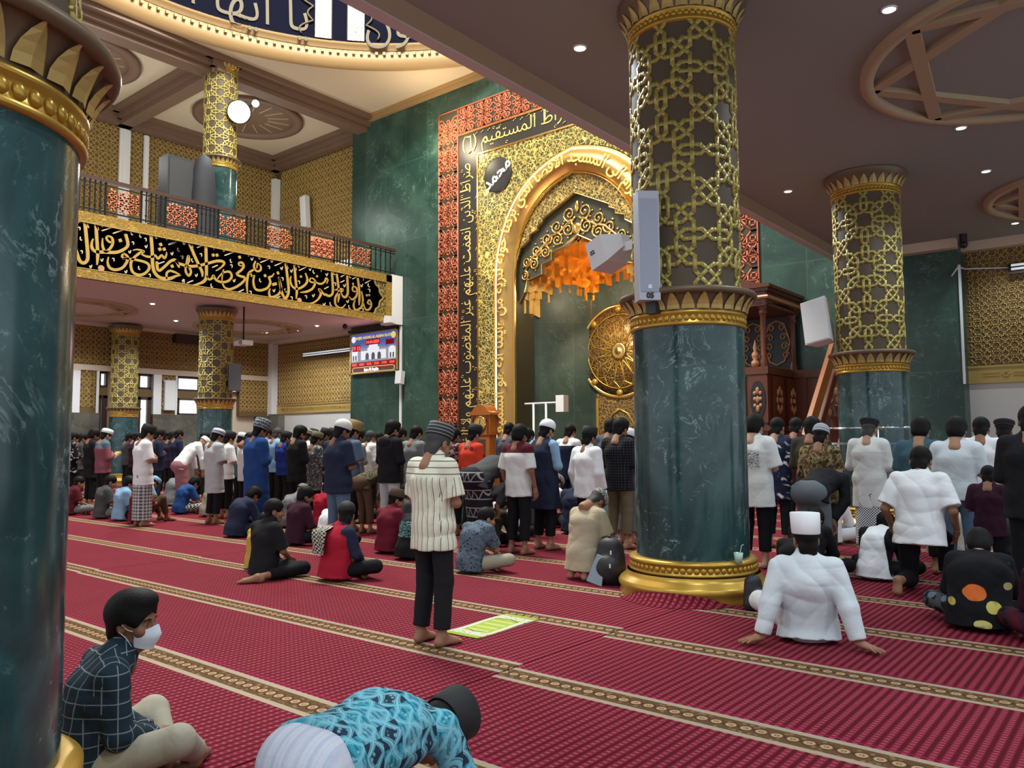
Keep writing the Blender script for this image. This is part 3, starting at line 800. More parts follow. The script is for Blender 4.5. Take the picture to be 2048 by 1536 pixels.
# short vowel marks beside the letters
mk = MB(); rng = random.Random(3)
for k in range(46):
    z = .8 + k * .235; u = rng.choice((-4.93, -4.88, -4.30)); 
    if rng.random() < .4: mk.tube([(u + .05 * math.cos(a), -.04, z + .05 * math.sin(a)) for a in np.linspace(0, 5.5, 8)], .012, 5)
    else: mk.tube([(u, -.04, z), (u + .08, -.04, z + .12)], .014, 5)
for k in range(26):
    x = -4.6 + k * .3; zz = rng.choice((12.62, 12.58, 11.96))
    if rng.random() < .4: mk.tube([(x + .045 * math.cos(a), -.04, zz + .045 * math.sin(a)) for a in np.linspace(0, 5.5, 8)], .012, 5)
    else: mk.tube([(x, -.04, zz), (x + .12, -.04, zz + .07)], .014, 5)
mk.build('vowel_marks', M['gold_metal'], mih)
gp = MB(); surround(gp, 4.14, 11.8, ARCH_OUT, YQ - .03, YQ); mpart(gp, 'filigree_panel', M['filigree'], fix=False)
def resample(P, n):
    P = np.array(P, float); d = np.r_[0, np.cumsum(np.linalg.norm(np.diff(P, axis=0), axis=1))]
    t = np.linspace(0, d[-1], n); return np.stack([np.interp(t, d, P[:, 0]), np.interp(t, d, P[:, 1])], 1)
def soft(P, n=60, it=6):
    R = resample(P, n)
    for _ in range(it): R[1:-1] = .25 * R[:-2] + .5 * R[1:-1] + .25 * R[2:]
    return R
AO, AI = soft(ARCH_OUT), soft(ARCH_IN)
FULL_O = np.concatenate([AO * [1, 1], AO[-2::-1] * [-1, 1]]); FULL_I = np.concatenate([AI, AI[-2::-1] * [-1, 1]])
def arch_strip(name, mat, ta, tb, bulge, off, m=10):
    n = len(FULL_O); V = []; F = []
    for i in range(n):
        for j in range(m + 1):
            t = ta + (tb - ta) * j / m; p = FULL_O[i] * (1 - t) + FULL_I[i] * t
            V.append((p[0], -off - bulge * math.sin(math.pi * j / m), p[1]))
    for i in range(n - 1):
        for j in range(m):
            a = i * (m + 1) + j; F.append((a, a + 1, a + m + 2, a + m + 1))
    o = link(name, mesh_from(name, V, F), mat, mih); o.data.polygons.foreach_set('use_smooth', [True] * len(F)); return o
M['arch_gold'] = plain('satin_gold_arch', (.52, .31, .10), .36, .75)
arch_strip('gold_arch', M['arch_gold'], .08, .95, .34, .02)
arch_strip('arch_edge', M['gold_metal'], .0, .09, .10, .02, 6); arch_strip('arch_edge', M['gold_metal'], .93, 1.0, .10, .02, 6)
arch_strip('led_strip', M['led_warm'], .09, .15, .012, .07, 3)
# lettering that runs over the arch
tot = resample(FULL_O * .45 + FULL_I * .55, 400); dd = np.r_[0, np.cumsum(np.linalg.norm(np.diff(tot, axis=0), axis=1))]
tan_ = np.gradient(tot, axis=0); tan_ /= np.linalg.norm(tan_, axis=1)[:, None]
def on_arch(x, y, z, w):
    s = dd[-1] - (.35 + x * ((dd[-1] - .7) / w))
    px, pz = np.interp(s, dd, tot[:, 0]), np.interp(s, dd, tot[:, 1]); tx, tz = np.interp(s, dd, tan_[:, 0]), np.interp(s, dd, tan_[:, 1])
    L = np.hypot(tx, tz); nx, nz = tz / L, -tx / L
    h = y * .95 - .12
    return np.stack([px + nx * h, -.37 - z + .55 * np.abs(h) ** 2, pz + nz * h], 1)
put_text('arch_lettering', ar('سبحان الذي اسرى بعبده ليلا من المسجد الحرام الى المسجد الاقصا الذي بركنا حوله لنريه من ءايتنا انه هو السميع البصير').replace('ء', 'ﺀ'), .62, on_arch, M['letter'], mih, extrude=.02, bold=.006)
# round plaques with the name
for s, wd in ((-1, 'محمد'), (1, 'الله')):
    p = MB().lathe([(.62, 0), (.62, .05), (.58, .06), (.001, .06)], 40, M=Matrix.Rotation(math.pi / 2, 4, 'X')); q = p.build('name_plaque', M['blackfield'], mih, (s * 3.2, -.03, 10.86))
    put_text('plaque_lettering', ar(wd), .62, lambda x, y, z, w: np.stack([(-w * .5 + x) * .8 - (y - .16) * .55, -.07 - z, (y - .16) * .85 + (-w * .5 + x) * .55], 1), M['white'], q, extrude=.01, bold=.012)
# inner filigree panel with stepped lower edge, scroll panel, muqarnas
STEP = [(2.45, 7.6), (2.29, 8.09), (1.88, 8.35), (1.88, 8.51), (1.54, 8.61), (1.54, 8.75), (1.31, 8.85), (1.31, 8.95), (0, 9.58)]
STEP2 = [(2.46, 6.2), (2.2, 6.6), (2.08, 6.98), (1.45, 7.12), (1.45, 7.45), (1.04, 7.55), (1.04, 7.80), (.6, 7.9), (0, 8.22)]
def stepped(name, mat, hi, lo, y0, y1):
    m = MB()
    for s in (-1, 1):
        H = resample(hi, 40); 
        for k in range(len(lo) - 1):
            (x0, z0), (x1, z1) = lo[k], lo[k+1]
            if abs(x0 - x1) < 1e-6: continue
            f = lambda x: float(np.interp(x, H[::-1, 0], H[::-1, 1]))
            xs = np.linspace(x0, x1, 5)
            for a, b in zip(xs[:-1], xs[1:]):
                za, zb = (z0 + (z1 - z0) * (q - x0) / (x1 - x0) for q in (a, b))
                q = [(XC + s * a, za), (XC + s * b, zb), (XC + s * b, max(f(b), zb + .01)), (XC + s * a, max(f(a), za + .01))]
                m.prism(q if s < 0 else q[::-1], lambda u, v, d: (u, d, v), y0, y1)
    return mpart(m, name, mat)
hi_in = [(2.47, 7.5), (2.42, 8.0), (2.29, 8.45), (1.96, 9.03), (1.49, 9.6), (.87, 10.0), (.36, 10.18), (0, 10.25)]
stepped('inner_filigree', M['filigree_fine'], hi_in, STEP, YQ + .02, YQ + .12)
hi2 = [(2.47, 7.9), (2.3, 8.3), (1.9, 8.8), (1.35, 9.2), (0, 9.8)]
stepped('scroll_ground', M['olivefield'], hi2, STEP2, YQ + .16, YQ + .3)
def edge_tube(P, y, r, name):
    m = MB()
    for s in (-1, 1): m.tube([(s * x, y, z) for x, z in P], r, 6, False)
    m.build(name, M['gold_metal'], mih)
edge_tube(STEP, .0, .02, 'stepped_fillet'); edge_tube(STEP2, .12, .022, 'stepped_fillet')
sc = MB(); rng = random.Random(5)
def spiral(cx, cz, r, a0, d, turns=1.6):
    P = []; n = 22
    for i in range(n):
        t = i / (n - 1); a = a0 + d * turns * 2 * math.pi * t; q = r * (1 - t) ** .8 + .02
        P.append((cx + q * math.cos(a), .13, cz + q * math.sin(a)))
    sc.tube(P, [.045 * (1 - .6 * i / n) for i in range(n)], 5)
    sc.sphere(P[-1], (.045, .02, .045), 6, 4)
for s in (-1, 1):
    for cx, cz, r, a in ((.30, 8.95, .25, 3.6), (.36, 8.45, .22, 2.0), (.82, 8.62, .22, 3.2), (.80, 8.18, .20, 1.5), (1.22, 8.28, .20, 3.0), (1.30, 7.84, .18, 1.6), (1.66, 7.95, .19, 2.7), (1.78, 7.5, .18, 1.2), (2.08, 7.62, .17, 2.6), (2.18, 7.15, .15, 1.3)):
        spiral(s * cx, cz, r, a if s > 0 else math.pi - a, 1 if s > 0 else -1)
        for k in range(3):
            b = rng.random() * 6.28; sc.sphere((s * cx + (r + .05) * math.cos(b), .13, cz + (r + .05) * math.sin(b)), (.05, .02, .03), 6, 4)
    sc.tube([(0, .13, 8.3), (s * .25, .13, 8.75), (s * .7, .13, 8.42), (s * 1.05, .13, 8.35), (s * 1.45, .13, 8.0), (s * 1.9, .13, 7.7), (s * 2.25, .13, 7.2)], .04, 6)
sc.sphere((0, .13, 8.42), (.16, .04, .2), 10, 8).sphere((0, .13, 9.15), (.09, .03, .2), 8, 6)
sc.build('gold_scrolls', M['gold_metal'], mih)
# honeycomb half dome: every tier one ring of folded cells
mq = empty('honeycomb', (0, .32, 0)); mq.parent = mih
NT = 9; z0 = 5.95
for t in range(NT):
    tt = t / (NT - 1); r0 = 2.44 * math.sqrt(max(0, 1 - tt ** 2.1)) + .12; r1 = 2.44 * math.sqrt(max(0, 1 - ((t - 1) / (NT - 1)) ** 2.1)) + .12 if t > 0 else 2.62
    za = z0 + t * .27; zb = za + .30; n = max(8, int(46 * r0 / 2.4)) & ~1
    V = []; F = []
    for i in range(n + 1):
        a = math.pi * i / n; w = r0 - (.13 if i % 2 else 0) * (1 if t % 2 else 1.15); sink = .11 if ((i // 2 + t) % 3 == 0) else 0
        ca, sa = math.cos(a), math.sin(a)
        for rr, zz in ((w, zb), (w, za - sink), (r1 + .03, za - sink)): V.append((rr * ca, max(rr * sa, 0) * 1.02, zz))
    for i in range(n):
        for k in range(2): F.append((3*i+k, 3*i+3+k, 3*i+4+k, 3*i+1+k))
    link('cell_tier', mesh_from('cell_tier', V, F), M['amber'], mq)
V = [(0, .05, z0 + NT * .27 + .02)]; 
mb = MB().lathe([(.30, z0 + NT * .27 - .22), (.2, z0 + NT * .27 - .05), (.01, z0 + NT * .27)], 16, a0=0, a1=math.pi); mb.build('cap_shell', M['amber'], mq)
for x, y, z, e, s in ((XC - .2, YQ + 1.0, 7.0, 55, .15), (XC - 1.1, YQ + 1.1, 6.4, 22, .12), (XC + .9, YQ + 1.1, 6.4, 22, .12)):
    lamp('niche_glow', 'POINT', (x, y, z), e, WARM, s)
lamp('mihrab_spot', 'SPOT', (XC - 3.4, YQ - 1.6, 6.2), 420, WARM, .12, (XC - 3.5, YQ, 9.6), 70)
lamp('mihrab_spot', 'SPOT', (XC + 3.4, YQ - 1.6, 6.2), 270, WARM, .12, (XC + 3.4, YQ, 9.6), 70)
lamp('mihrab_spot', 'SPOT', (XC, YQ - 1.8, 5.6), 230, WARM, .12, (XC, YQ + .3, 8.9), 75)
lamp('niche_spot', 'SPOT', (XC + .5, YQ + .5, 5.6), 200, WARM, .1, (XC, ND, 3.6), 110)
# gold rosette and panel on the back wall of the niche
ro = empty('gold_rosette', (XC + .08, ND, 4.6)); tag(ro, 'large round gold rosette with radiating star on the niche back wall', 'wall ornament')
RX = Matrix.Rotation(math.pi / 2, 4, 'X')
MB().lathe([(1.62, 0), (1.62, .06), (.001, .06)], 72, M=RX).build('disc', M['filigree_disc'], ro)
MB().lathe([(1.64, .0), (1.64, .09), (1.58, .12), (1.52, .08)], 72, M=RX).build('rim', M['gold_metal'], ro)
st = MB(); R_ = 1.6; pp = lambda r, a: (R_ * r * math.cos(a), -.075, R_ * r * math.sin(a))
for k in range(16):
    a = k * math.pi / 8; h = math.pi / 16
    for P in ([pp(.2, a), pp(.55, a + h), pp(.66, a + h)], [pp(.2, a), pp(.55, a - h)], [pp(.26, a + h * .5), pp(.46, a + h)], [pp(.26, a - h * .5), pp(.46, a - h)], [pp(.66, a + h), pp(.78, a + 2*h)], [pp(.66, a + h), pp(.78, a)]):
        st.tube(P, .012, 5, False)
st.tube([pp(.8, a) for a in np.linspace(0, 2 * math.pi, 64)], .02, 5); st.build('star_rays', M['gold'], ro)
for k in range(8):
    a = k * math.pi / 4; MB().lathe([(.12, 0), (.12, .1), (.07, .13), (.001, .14)], 16, M=Matrix.Translation((R_ * .9 * math.cos(a), 0, R_ * .9 * math.sin(a))) @ RX).build('boss', M['gold'], ro)
MB().lathe([(.3, 0), (.3, .12), (.22, .15), (.16, .11), (.1, .16), (.001, .18)], 32, M=RX).build('hub', M['gold_metal'], ro)
pn = empty('wall_ornament', (XC + .08, ND, 0)); tag(pn, 'tall gold filigree panel under the round rosette', 'wall ornament')
MB().box((-.97, -.05, 0), (.97, 0, 3.2)).build('board', M['filigree_disc'], pn)
fr = MB()
for a in (-.97, .87): fr.box((a, -.08, 0), (a + .1, -.05, 3.0))
fr.tube([(-.6, -.07, 1.2), (-.6, -.07, 2.0), (-.3, -.07, 2.45), (0, -.07, 2.6), (.3, -.07, 2.45), (.6, -.07, 2.0), (.6, -.07, 1.2)], .03, 6); fr.build('moulding', M['gold'], pn)
# ------------------------------------------------------------------ balcony front with calligraphy
bal = empty('calligraphy_balcony', (XB, 12, ZB)); tag(bal, 'black and gold calligraphy band along the front of the left balcony', 'balcony front', kind='thing')
Y0B, Y1B = 2.5, 20.35
fb = lambda u, v, d: (XB + d, u, v)
def bpart(mb, name, mat, fix=True):
    o = mb.build(name, mat, bal, fix=fix); o.location = (-XB, -12, -ZB); return o
bpart(MB().prism([(Y0B, ZB), (Y1B, ZB), (Y1B, ZG + .02), (Y0B, ZG + .02)], fb, -.1, .0), 'field', M['blackfield'])
t = MB()
for a, b in ((ZB, ZB + .25), (ZG - .27, ZG + .02)): t.prism([(Y0B, a), (Y1B, a), (Y1B, b), (Y0B, b)], fb, 0, .05)
t.prism([(Y1B - .28, ZB), (Y1B, ZB), (Y1B, ZG), (Y1B - .28, ZG)], fb, 0, .05)
bpart(t, 'gold_border', M['goldtrim'])
t = MB()
for z in (ZB + .26, ZG - .28): t.prism([(Y0B, z - .012), (Y1B, z - .012), (Y1B, z + .012), (Y0B, z + .012)], fb, 0, .06)
bpart(t, 'fillet', M['gold_soft'])
w = MB().box((XB - .6, Y1B, ZB - .02), (XB + .06, YQ - .01, ZG + .05)); bpart(w, 'end_face', M['white'])
CR = {'A': (140, 420), 'B': (340, 460), 'C': (550, 490)}
def bp(c, x, y):
    o = CR[c]; p = at_x(o[0] + x / 8.533, o[1] + y / 8.533, XB + .02); return np.array([p[1], p[2]])
def smooth_poly(P, k=6):
    P = [np.array(p, float) for p in P]; out = []
    for i in range(len(P) - 1):
        p0, p1, p2, p3 = P[max(i-1, 0)], P[i], P[i+1], P[min(i+2, len(P)-1)]
        for j in range(k):
            t = j / k
            out.append(.5 * ((2*p1) + (-p0+p2)*t + (2*p0-5*p1+4*p2-p3)*t*t + (-p0+3*p1-3*p2+p3)*t**3))
    return out + [P[-1]]
def stroke(mb, P, w, t0=1.0, t1=.35, d=.035):
    """pen stroke with a broad nib: width swells with direction and tapers to its ends"""
    P = smooth_poly(P); n = len(P); L = []; R = []
    for i, p in enumerate(P):
        t = P[min(i+1, n-1)] - P[max(i-1, 0)]; t /= np.linalg.norm(t) + 1e-9
        s = i / (n - 1); nib = .72 + .28 * abs(t[0] * .35 - t[1] * .93) if abs(t[1]) > abs(t[0]) else .62 + .38 * abs(t[0])
        ww = w * .5 * nib * (t0 + (1 - t0) * min(1, s / .18)) * (t1 + (1 - t1) * min(1, (1 - s) / .25))
        q = np.array([-t[1], t[0]]) * ww; L.append(p + q); R.append(p - q)
    V = [fb(u, v, d) for u, v in L] + [fb(u, v, d) for u, v in R] + [fb(u, v, 0) for u, v in L] + [fb(u, v, 0) for u, v in R]
    F = []
    for i in range(n - 1):
        F += [(i, i+1, n+i+1, n+i), (2*n+i, 2*n+i+1, i+1, i), (n+i, n+i+1, 3*n+i+1, 3*n+i)]
    F += [(0, n, 3*n, 2*n), (n-1, 2*n-1+0, 4*n-1, 3*n-1)]
    mb.add(V, F)
STK = [('A',[(250,190),(275,450),(300,750),(290,860),(230,905),(160,860),(110,700),(70,520)],50),('A',[(250,190),(285,250),(320,310)],28),('A',[(440,240),(455,500),(470,750),(458,940)],48),('A',[(440,250),(485,345)],26),
('A',[(945,410),(985,570),(950,650),(800,720),(600,720),(440,710),(375,650),(370,560),(395,490)],48),('A',[(640,440),(715,480),(725,580),(670,670),(600,710),(560,640),(550,560),(555,480)],40),('A',[(640,440),(620,490),(660,540),(720,560)],34),
('A',[(910,740),(975,790),(975,870),(900,980),(780,1020),(680,990),(640,900),(655,800)],42),('A',[(915,740),(885,790),(920,825),(975,810)],34),('A',[(900,830),(1060,840),(1300,900),(1350,990),(1280,1080),(1170,1110),(1070,1060),(1035,950),(1060,850),(1180,740),(1260,710),(1150,675),(1070,690)],42),
('A',[(1200,740),(1290,790),(1400,800),(1450,775),(1500,830),(1560,775),(1610,825),(1645,760),(1640,715)],36),('A',[(1380,430),(1400,700),(1410,950),(1450,1080),(1550,1160),(1700,1170),(1800,1130),(1890,1110)],52),('A',[(1645,1180),(1650,1080),(1700,1040),(1780,1060),(1890,1110)],36),
('A',[(1480,880),(1490,1000),(1530,1030),(1620,960),(1720,870),(1800,860),(1850,960),(1870,985)],46),
('B',[(90,515),(140,570),(200,590),(330,620),(480,610),(640,570),(800,530),(900,540),(920,580),(870,640),(780,700)],46),('B',[(270,600),(310,440),(325,520),(290,610)],30),('B',[(260,600),(270,720),(320,780),(355,720),(330,650),(280,610)],38),('B',[(330,230),(420,450),(500,620),(545,720),(550,800)],50),('B',[(330,230),(395,300)],26),
('B',[(610,280),(615,500),(620,700),(610,830),(540,900),(370,950)],52),('B',[(620,780),(660,845),(720,820),(740,780),(780,850),(880,890),(990,870),(1050,800),(1020,720),(930,720),(850,780),(800,850)],40),('B',[(915,670),(890,780),(885,880)],20),
('B',[(890,900),(930,980),(1020,1010),(1150,960),(1260,870),(1270,810),(1200,790),(1140,750),(1220,680),(1255,620),(1230,560),(1180,560),(1175,600),(1240,620)],42),('B',[(1460,530),(1430,620),(1470,700),(1540,690),(1545,620),(1490,560)],36),('B',[(1490,560),(1480,660)],20),('B',[(1440,670),(1350,730),(1320,830),(1310,950),(1320,1090)],40),('B',[(1350,730),(1390,770),(1380,800)],30),
('B',[(1440,770),(1420,880),(1450,1000),(1540,1030),(1660,990),(1710,900),(1690,810),(1740,790),(1775,740)],42),('B',[(1850,800),(1890,950),(1880,1060),(1800,1130),(1710,1140),(1690,1060),(1710,1000)],42),
('C',[(180,310),(210,550),(230,800),(180,910),(130,850),(90,720),(65,550)],48),('C',[(180,310),(225,410)],24),('C',[(330,340),(350,600),(370,780),(360,920)],46),('C',[(330,345),(365,430)],24),('C',[(515,480),(550,580),(530,660),(440,730),(350,745),(280,690),(260,600),(275,530)],42),
('C',[(610,560),(590,620),(650,640),(690,620),(640,570),(605,565)],28),('C',[(690,630),(650,730),(560,790),(430,810)],42),('C',[(690,630),(740,660),(800,660),(850,620),(870,570),(900,600),(880,660)],36),('C',[(970,460),(985,700),(980,830),(920,870),(870,850),(830,840),(780,780),(750,760),(780,830),(740,920),(660,980),(560,1000)],46),
('C',[(1050,490),(1080,700),(1090,850),(1075,980)],46),('C',[(1020,770),(1100,750),(1160,770),(1080,820),(1030,900),(1030,1010),(1090,1070),(1160,1060),(1205,1010)],40),('C',[(1230,520),(1240,700),(1240,830),(1200,890),(1150,870),(1130,810)],46),('C',[(1330,700),(1390,740),(1400,830),(1370,900),(1310,930),(1260,880)],40),('C',[(1330,700),(1325,780),(1395,800)],28),
('C',[(1410,560),(1435,750),(1440,900),(1435,1030)],46),('C',[(1475,790),(1500,950),(1480,1050),(1400,1110),(1350,1080),(1345,1000),(1370,940)],42),('C',[(1610,930),(1640,1000),(1630,1070),(1580,1110),(1530,1080),(1505,960)],40),('C',[(1610,930),(1580,990),(1630,1020)],28)]
PX = .00205
cal = MB()
for c, P, w in STK: stroke(cal, [bp(c, *p) for p in P], w * PX * .92, 1.0 if w > 44 else .6)
for c, L in (('A', [(855,520),(1545,590),(1530,670),(1605,670),(1740,960)]), ('B', [(1185,465),(1620,780),(1760,930),(1800,920),(1840,735),(735,430),(800,430)]), ('C', [(440,540),(715,535),(1330,665),(1565,860),(1605,855)])):
    for x, y in L:
        a = bp(c, x, y); r = .062 if c != 'C' else .05; cal.prism([(a[0] - r, a[1] + r * .3), (a[0] - r * .3, a[1] - r), (a[0] + r, a[1] - r * .3), (a[0] + r * .3, a[1] + r)], fb, 0, .035)
M['callig'] = plain('gold_leaf_lettering', (.62, .42, .11), .35, .45)
bpart(cal, 'lettering', M['callig'])
sm = MB()
for c, L in (('A',[(80,230,210,190),(540,355,740,290),(730,400,940,330),(1680,590,1860,525),(1500,920,1610,880)]),('B',[(0,245,150,185),(460,300,565,262),(930,435,1095,375),(1540,555,1695,495),(1785,610,1935,545),(720,640,815,600),(290,905,395,860),(1165,1060,1260,1015),(1800,1170,1885,1130)]),('C',[(410,435,545,370),(1120,545,1195,505),(1115,640,1185,605),(1320,580,1390,545),(1535,655,1640,595),(840,750,915,712)])):
    for a, b, e, f in L: stroke(sm, [bp(c, a, b), bp(c, e, f)], .034, .9, .8, .025)
for c, L in (('A',[(185,490),(200,720),(355,960),(545,260),(740,850),(545,850),(1055,400),(1075,570),(1020,710),(1200,440),(1290,510),(1300,620),(1470,460),(1640,490),(1740,740),(1850,680),(1915,810),(955,1050),(1180,990),(1360,1120),(1935,1210),(1955,550),(160,320)]),('B',[(145,340),(205,470),(240,220),(380,520),(530,430),(450,770),(235,870),(740,310),(920,340),(1040,530),(1050,620),(1095,860),(710,950),(1330,430),(1400,490),(1525,470),(1690,640),(1740,525),(1540,860),(1375,1070),(1775,1030),(1970,1030),(1920,840),(1905,650)]),('C',[(180,780),(285,910),(280,440),(405,355),(410,640),(600,410),(660,460),(780,430),(885,500),(1010,480),(530,890),(655,860),(950,1010),(1025,670),(1185,690),(1280,535),(1500,580),(1480,690),(1600,690),(1610,780),(1240,960),(1270,1060),(1495,1110),(840,1010)])):
    for k, (x, y) in enumerate(L):
        Q = [[(-5,-34),(-10,0),(5,26),(18,14)], [(-22,-22),(4,-26),(12,-8),(8,26)], [(-20,-14),(0,26),(22,-26)]][k % 3]
        stroke(sm, [bp(c, x + a, y + b) for a, b in Q], .030, .9, .6, .022)
bpart(sm, 'vowel_marks', plain('pale_gold_marks', (.72, .62, .40), .35, .3))
rs = MB()
for c, x, y in (('A', 530, 995), ('C', 415, 945)):
    a = bp(c, x, y); rs.prism([(a[0] + .085 * math.cos(q), a[1] + .085 * math.sin(q)) for q in np.linspace(0, 6.0, 14)], fb, 0, .04)
bpart(rs, 'verse_rosette', plain('rose_gold_dot', (.62, .33, .17), .4, .3))
OG = [bp('C', *p) for p in ((1560,525),(1650,550),(1690,600),(1720,680),(1770,730),(1790,820),(1840,905),(1790,960),(1770,1050),(1720,1090),(1700,1150),(1650,1195),(1560,1195))]
og = MB(); stroke(og, OG, .05, 1, 1, .045); bpart(og, 'ogee_line', M['callig'])
cf = MB(); P = smooth_poly(OG, 3); ue = Y1B - .30
for a, b in zip(P[:-1], P[1:]):
    if abs(a[1] - b[1]) > 1e-5: cf.prism([tuple(a), (ue, a[1]), (ue, b[1]), tuple(b)], fb, 0, .012)
bpart(cf, 'corner_filigree', M['filigree_fine'])
# ------------------------------------------------------------------ railing
rl = empty('balcony_railing', (XB, 12, ZG)); tag(rl, 'dark balcony railing with orange lattice panels above the calligraphy band', 'railing')
def rpart(mb, name, mat, fix=False):
    o = mb.build(name, mat, rl, fix=fix); o.location = (-XB, -12, -ZG); return o
xr = XB - .12; zr = 8.93
rpart(MB().box((xr - .06, Y0B, zr - .06), (xr + .06, Y1B + .3, zr + .03)).box((xr - .04, Y0B, zr + .03), (xr + .04, Y1B + .3, zr + .05)), 'handrail', M['railwood'])
rpart(MB().box((xr - .02, Y0B, ZG + .14), (xr + .02, Y1B + .3, ZG + .18)).box((xr - .02, Y0B, zr - .16), (xr + .02, Y1B + .3, zr - .13)), 'rail_bar', M['iron'])
PAN = [(121, 160), (214, 286), (335, 399), (441, 498), (537, 589), (624, 673), (703, 746)]
ys = [(at_x(a, 430, XB)[1], at_x(b, 430, XB)[1]) for a, b in PAN]; zb0, zb1 = ZG + .18, zr - .18
for k, (a, b) in enumerate(ys):
    p = MB().box((xr - .006, a + .03, zb0 + .02), (xr + .006, b - .03, zb1 - .02)) if k in (1, 5) else None
    fx = lambda U, V, d: np.stack([np.full_like(U, xr + .01) + d, U, V], 1)
    o = flat_lattice('lattice_panel', a + .01, b - .01, zb0, zb1, .48, .045, fx, .02, M['redpan'], rl); o.location = (-XB, -12, -ZG)
    if k == 5: q = p.build('backing', M['pinkpan'], o)
    f = MB()
    for y in (a, b): f.box((xr - .03, y - .02, ZG), (xr + .03, y + .02, zr))
    rpart(f, 'post', M['iron'])
edges = [ys[0][1]] + [v for q in ys[1:] for v in q] + [Y1B + .3]
for a, b in zip(edges[0::2], edges[1::2]):
    n = 4
    for i in range(1, n + 1):
        y = a + (b - a) * i / (n + 1); bl = MB(); bl.box((xr - .016, y - .016, ZG + .1), (xr + .016, y + .016, zr - .05)); 
        for z in (ZG + .3, zr - .3): bl.box((xr - .026, y - .026, z - .02), (xr + .026, y + .026, z + .02))
        rpart(bl, 'baluster', M['iron'])
# floor of the gallery pieces on it
def boxpart(name, lo, hi, mat, parent, M_=None): return MB().box(lo, hi, M_).build(name, mat, parent)
p = at_x(373, 370, -24.6)
e = empty('stage_speaker', (-24.6, p[1] - .25, ZG)); tag(e, 'dark speaker cabinet standing on the gallery beside the upper column', 'speaker')
boxpart('cabinet', (-.3, -.55, 0), (.3, .35, 2.95), plain('dark_speaker_case', (.018, .02, .023), .55), e); boxpart('grille', (.3, -.5, 1.2), (.32, .3, 2.85), plain('dark_speaker_grille', (.028, .03, .033), .7), e)
p = at_x(398, 370, -24.5)
e = MB(); e.lathe([(.50, 0), (.46, .8), (.42, 1.9), (.36, 2.7), (.2, 3.15), (.03, 3.25)], 20, sx=.8); o = e.build('covered_equipment', plain('black_dust_sheet', (.014, .016, .022), .75), loc=(-24.3, p[1] + .05, ZG)); tag(o, 'black sheet draped over equipment between the dark speaker and the upper column', 'covered equipment')
def pipe(name, a, b, r, mat, label, cat): 
    o = MB().tube([a, b], r, 10).build(name, mat); tag(o, label, cat); return o
for pxa, wd, lb in ((249, .42, 'wide white pilaster strip on the gallery lattice wall, left of the thin one'), (292, .2, 'thin white pilaster strip on the gallery lattice wall')):
    p = at_x(pxa, 300, XL + .05); o = MB().box((XL + .03, p[1] - wd / 2, ZG), (XL + .12, p[1] + wd / 2, ZU - .6)).box((XL + .03, p[1] - wd / 4, ZG), (XL + .15, p[1] + wd / 4, ZU - .6)).build('wall_pilaster', M['white']); tag(o, lb, 'pilaster', kind='structure')
structure('trim_10', MB().box((XL, YA - .3, ZG), (XL + .3, YA, ZU - .9)), M['white'])
p = at_y(612, 424, YA - .35); e = empty('column_speaker', (p[0], p[1], p[2] - .72), 0); tag(e, 'tall white column speaker on the gallery lattice wall', 'speaker')
T = Matrix.Rotation(-.09, 4, 'Y'); boxpart('case', (-.2, -.12, 0), (.2, .12, 1.45), M['offwhite'], e, T); boxpart('grille', (-.03, -.135, .05), (.18, -.12, 1.4), M['white'], e, T)

# ------------------------------------------------------------------ lettering on the drum of the dome
def drum_ang(px, py): q = on_floor(px, py, ZU + 1.6); return math.atan2(q[1] - DC[1], q[0] - DC[0])
RD = DR - .33
dr = empty('dome_lettering', (DC[0], DC[1], ZU)); tag(dr, 'navy and gold lettering band round the inside of the dome drum', 'dome band', kind='thing')
def on_drum(a_right, size, k):
    return lambda x, y, z, w: np.stack([(RD - z) * np.cos(a_right + (w - x) * k / RD), (RD - z) * np.sin(a_right + (w - x) * k / RD), .98 + y * 1.15], 1)
aR = drum_ang(612, 70)
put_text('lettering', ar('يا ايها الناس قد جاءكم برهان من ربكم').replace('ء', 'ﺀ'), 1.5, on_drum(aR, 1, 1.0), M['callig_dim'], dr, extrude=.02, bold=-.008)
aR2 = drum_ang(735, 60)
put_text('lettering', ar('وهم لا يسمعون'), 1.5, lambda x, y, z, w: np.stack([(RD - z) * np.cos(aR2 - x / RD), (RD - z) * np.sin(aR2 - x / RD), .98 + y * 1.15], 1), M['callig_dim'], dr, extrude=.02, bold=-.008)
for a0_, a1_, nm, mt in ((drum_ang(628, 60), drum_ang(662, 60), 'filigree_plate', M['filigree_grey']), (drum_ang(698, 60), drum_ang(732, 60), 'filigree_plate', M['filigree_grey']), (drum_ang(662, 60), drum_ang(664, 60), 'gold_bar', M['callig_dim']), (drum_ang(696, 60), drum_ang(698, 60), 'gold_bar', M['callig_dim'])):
    lo_, hi_ = sorted((a0_, a1_)); MB().lathe([(RD + .01, .84), (RD - .02, .84), (RD - .02, 2.5), (RD + .01, 2.5)], 8, a0=lo_, a1=hi_, smooth=False).build(nm, mt, dr)
for a_, sg_ in ((drum_ang(628, 60), 1), (drum_ang(732, 60), -1)):
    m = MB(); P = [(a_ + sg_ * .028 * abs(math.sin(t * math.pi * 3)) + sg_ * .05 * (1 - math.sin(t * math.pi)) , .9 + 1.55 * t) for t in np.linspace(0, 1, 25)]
    m.tube([((RD - .04) * math.cos(a), (RD - .04) * math.sin(a), z) for a, z in P], .035, 5); m.build('ogee_line', M['callig_dim'], dr)
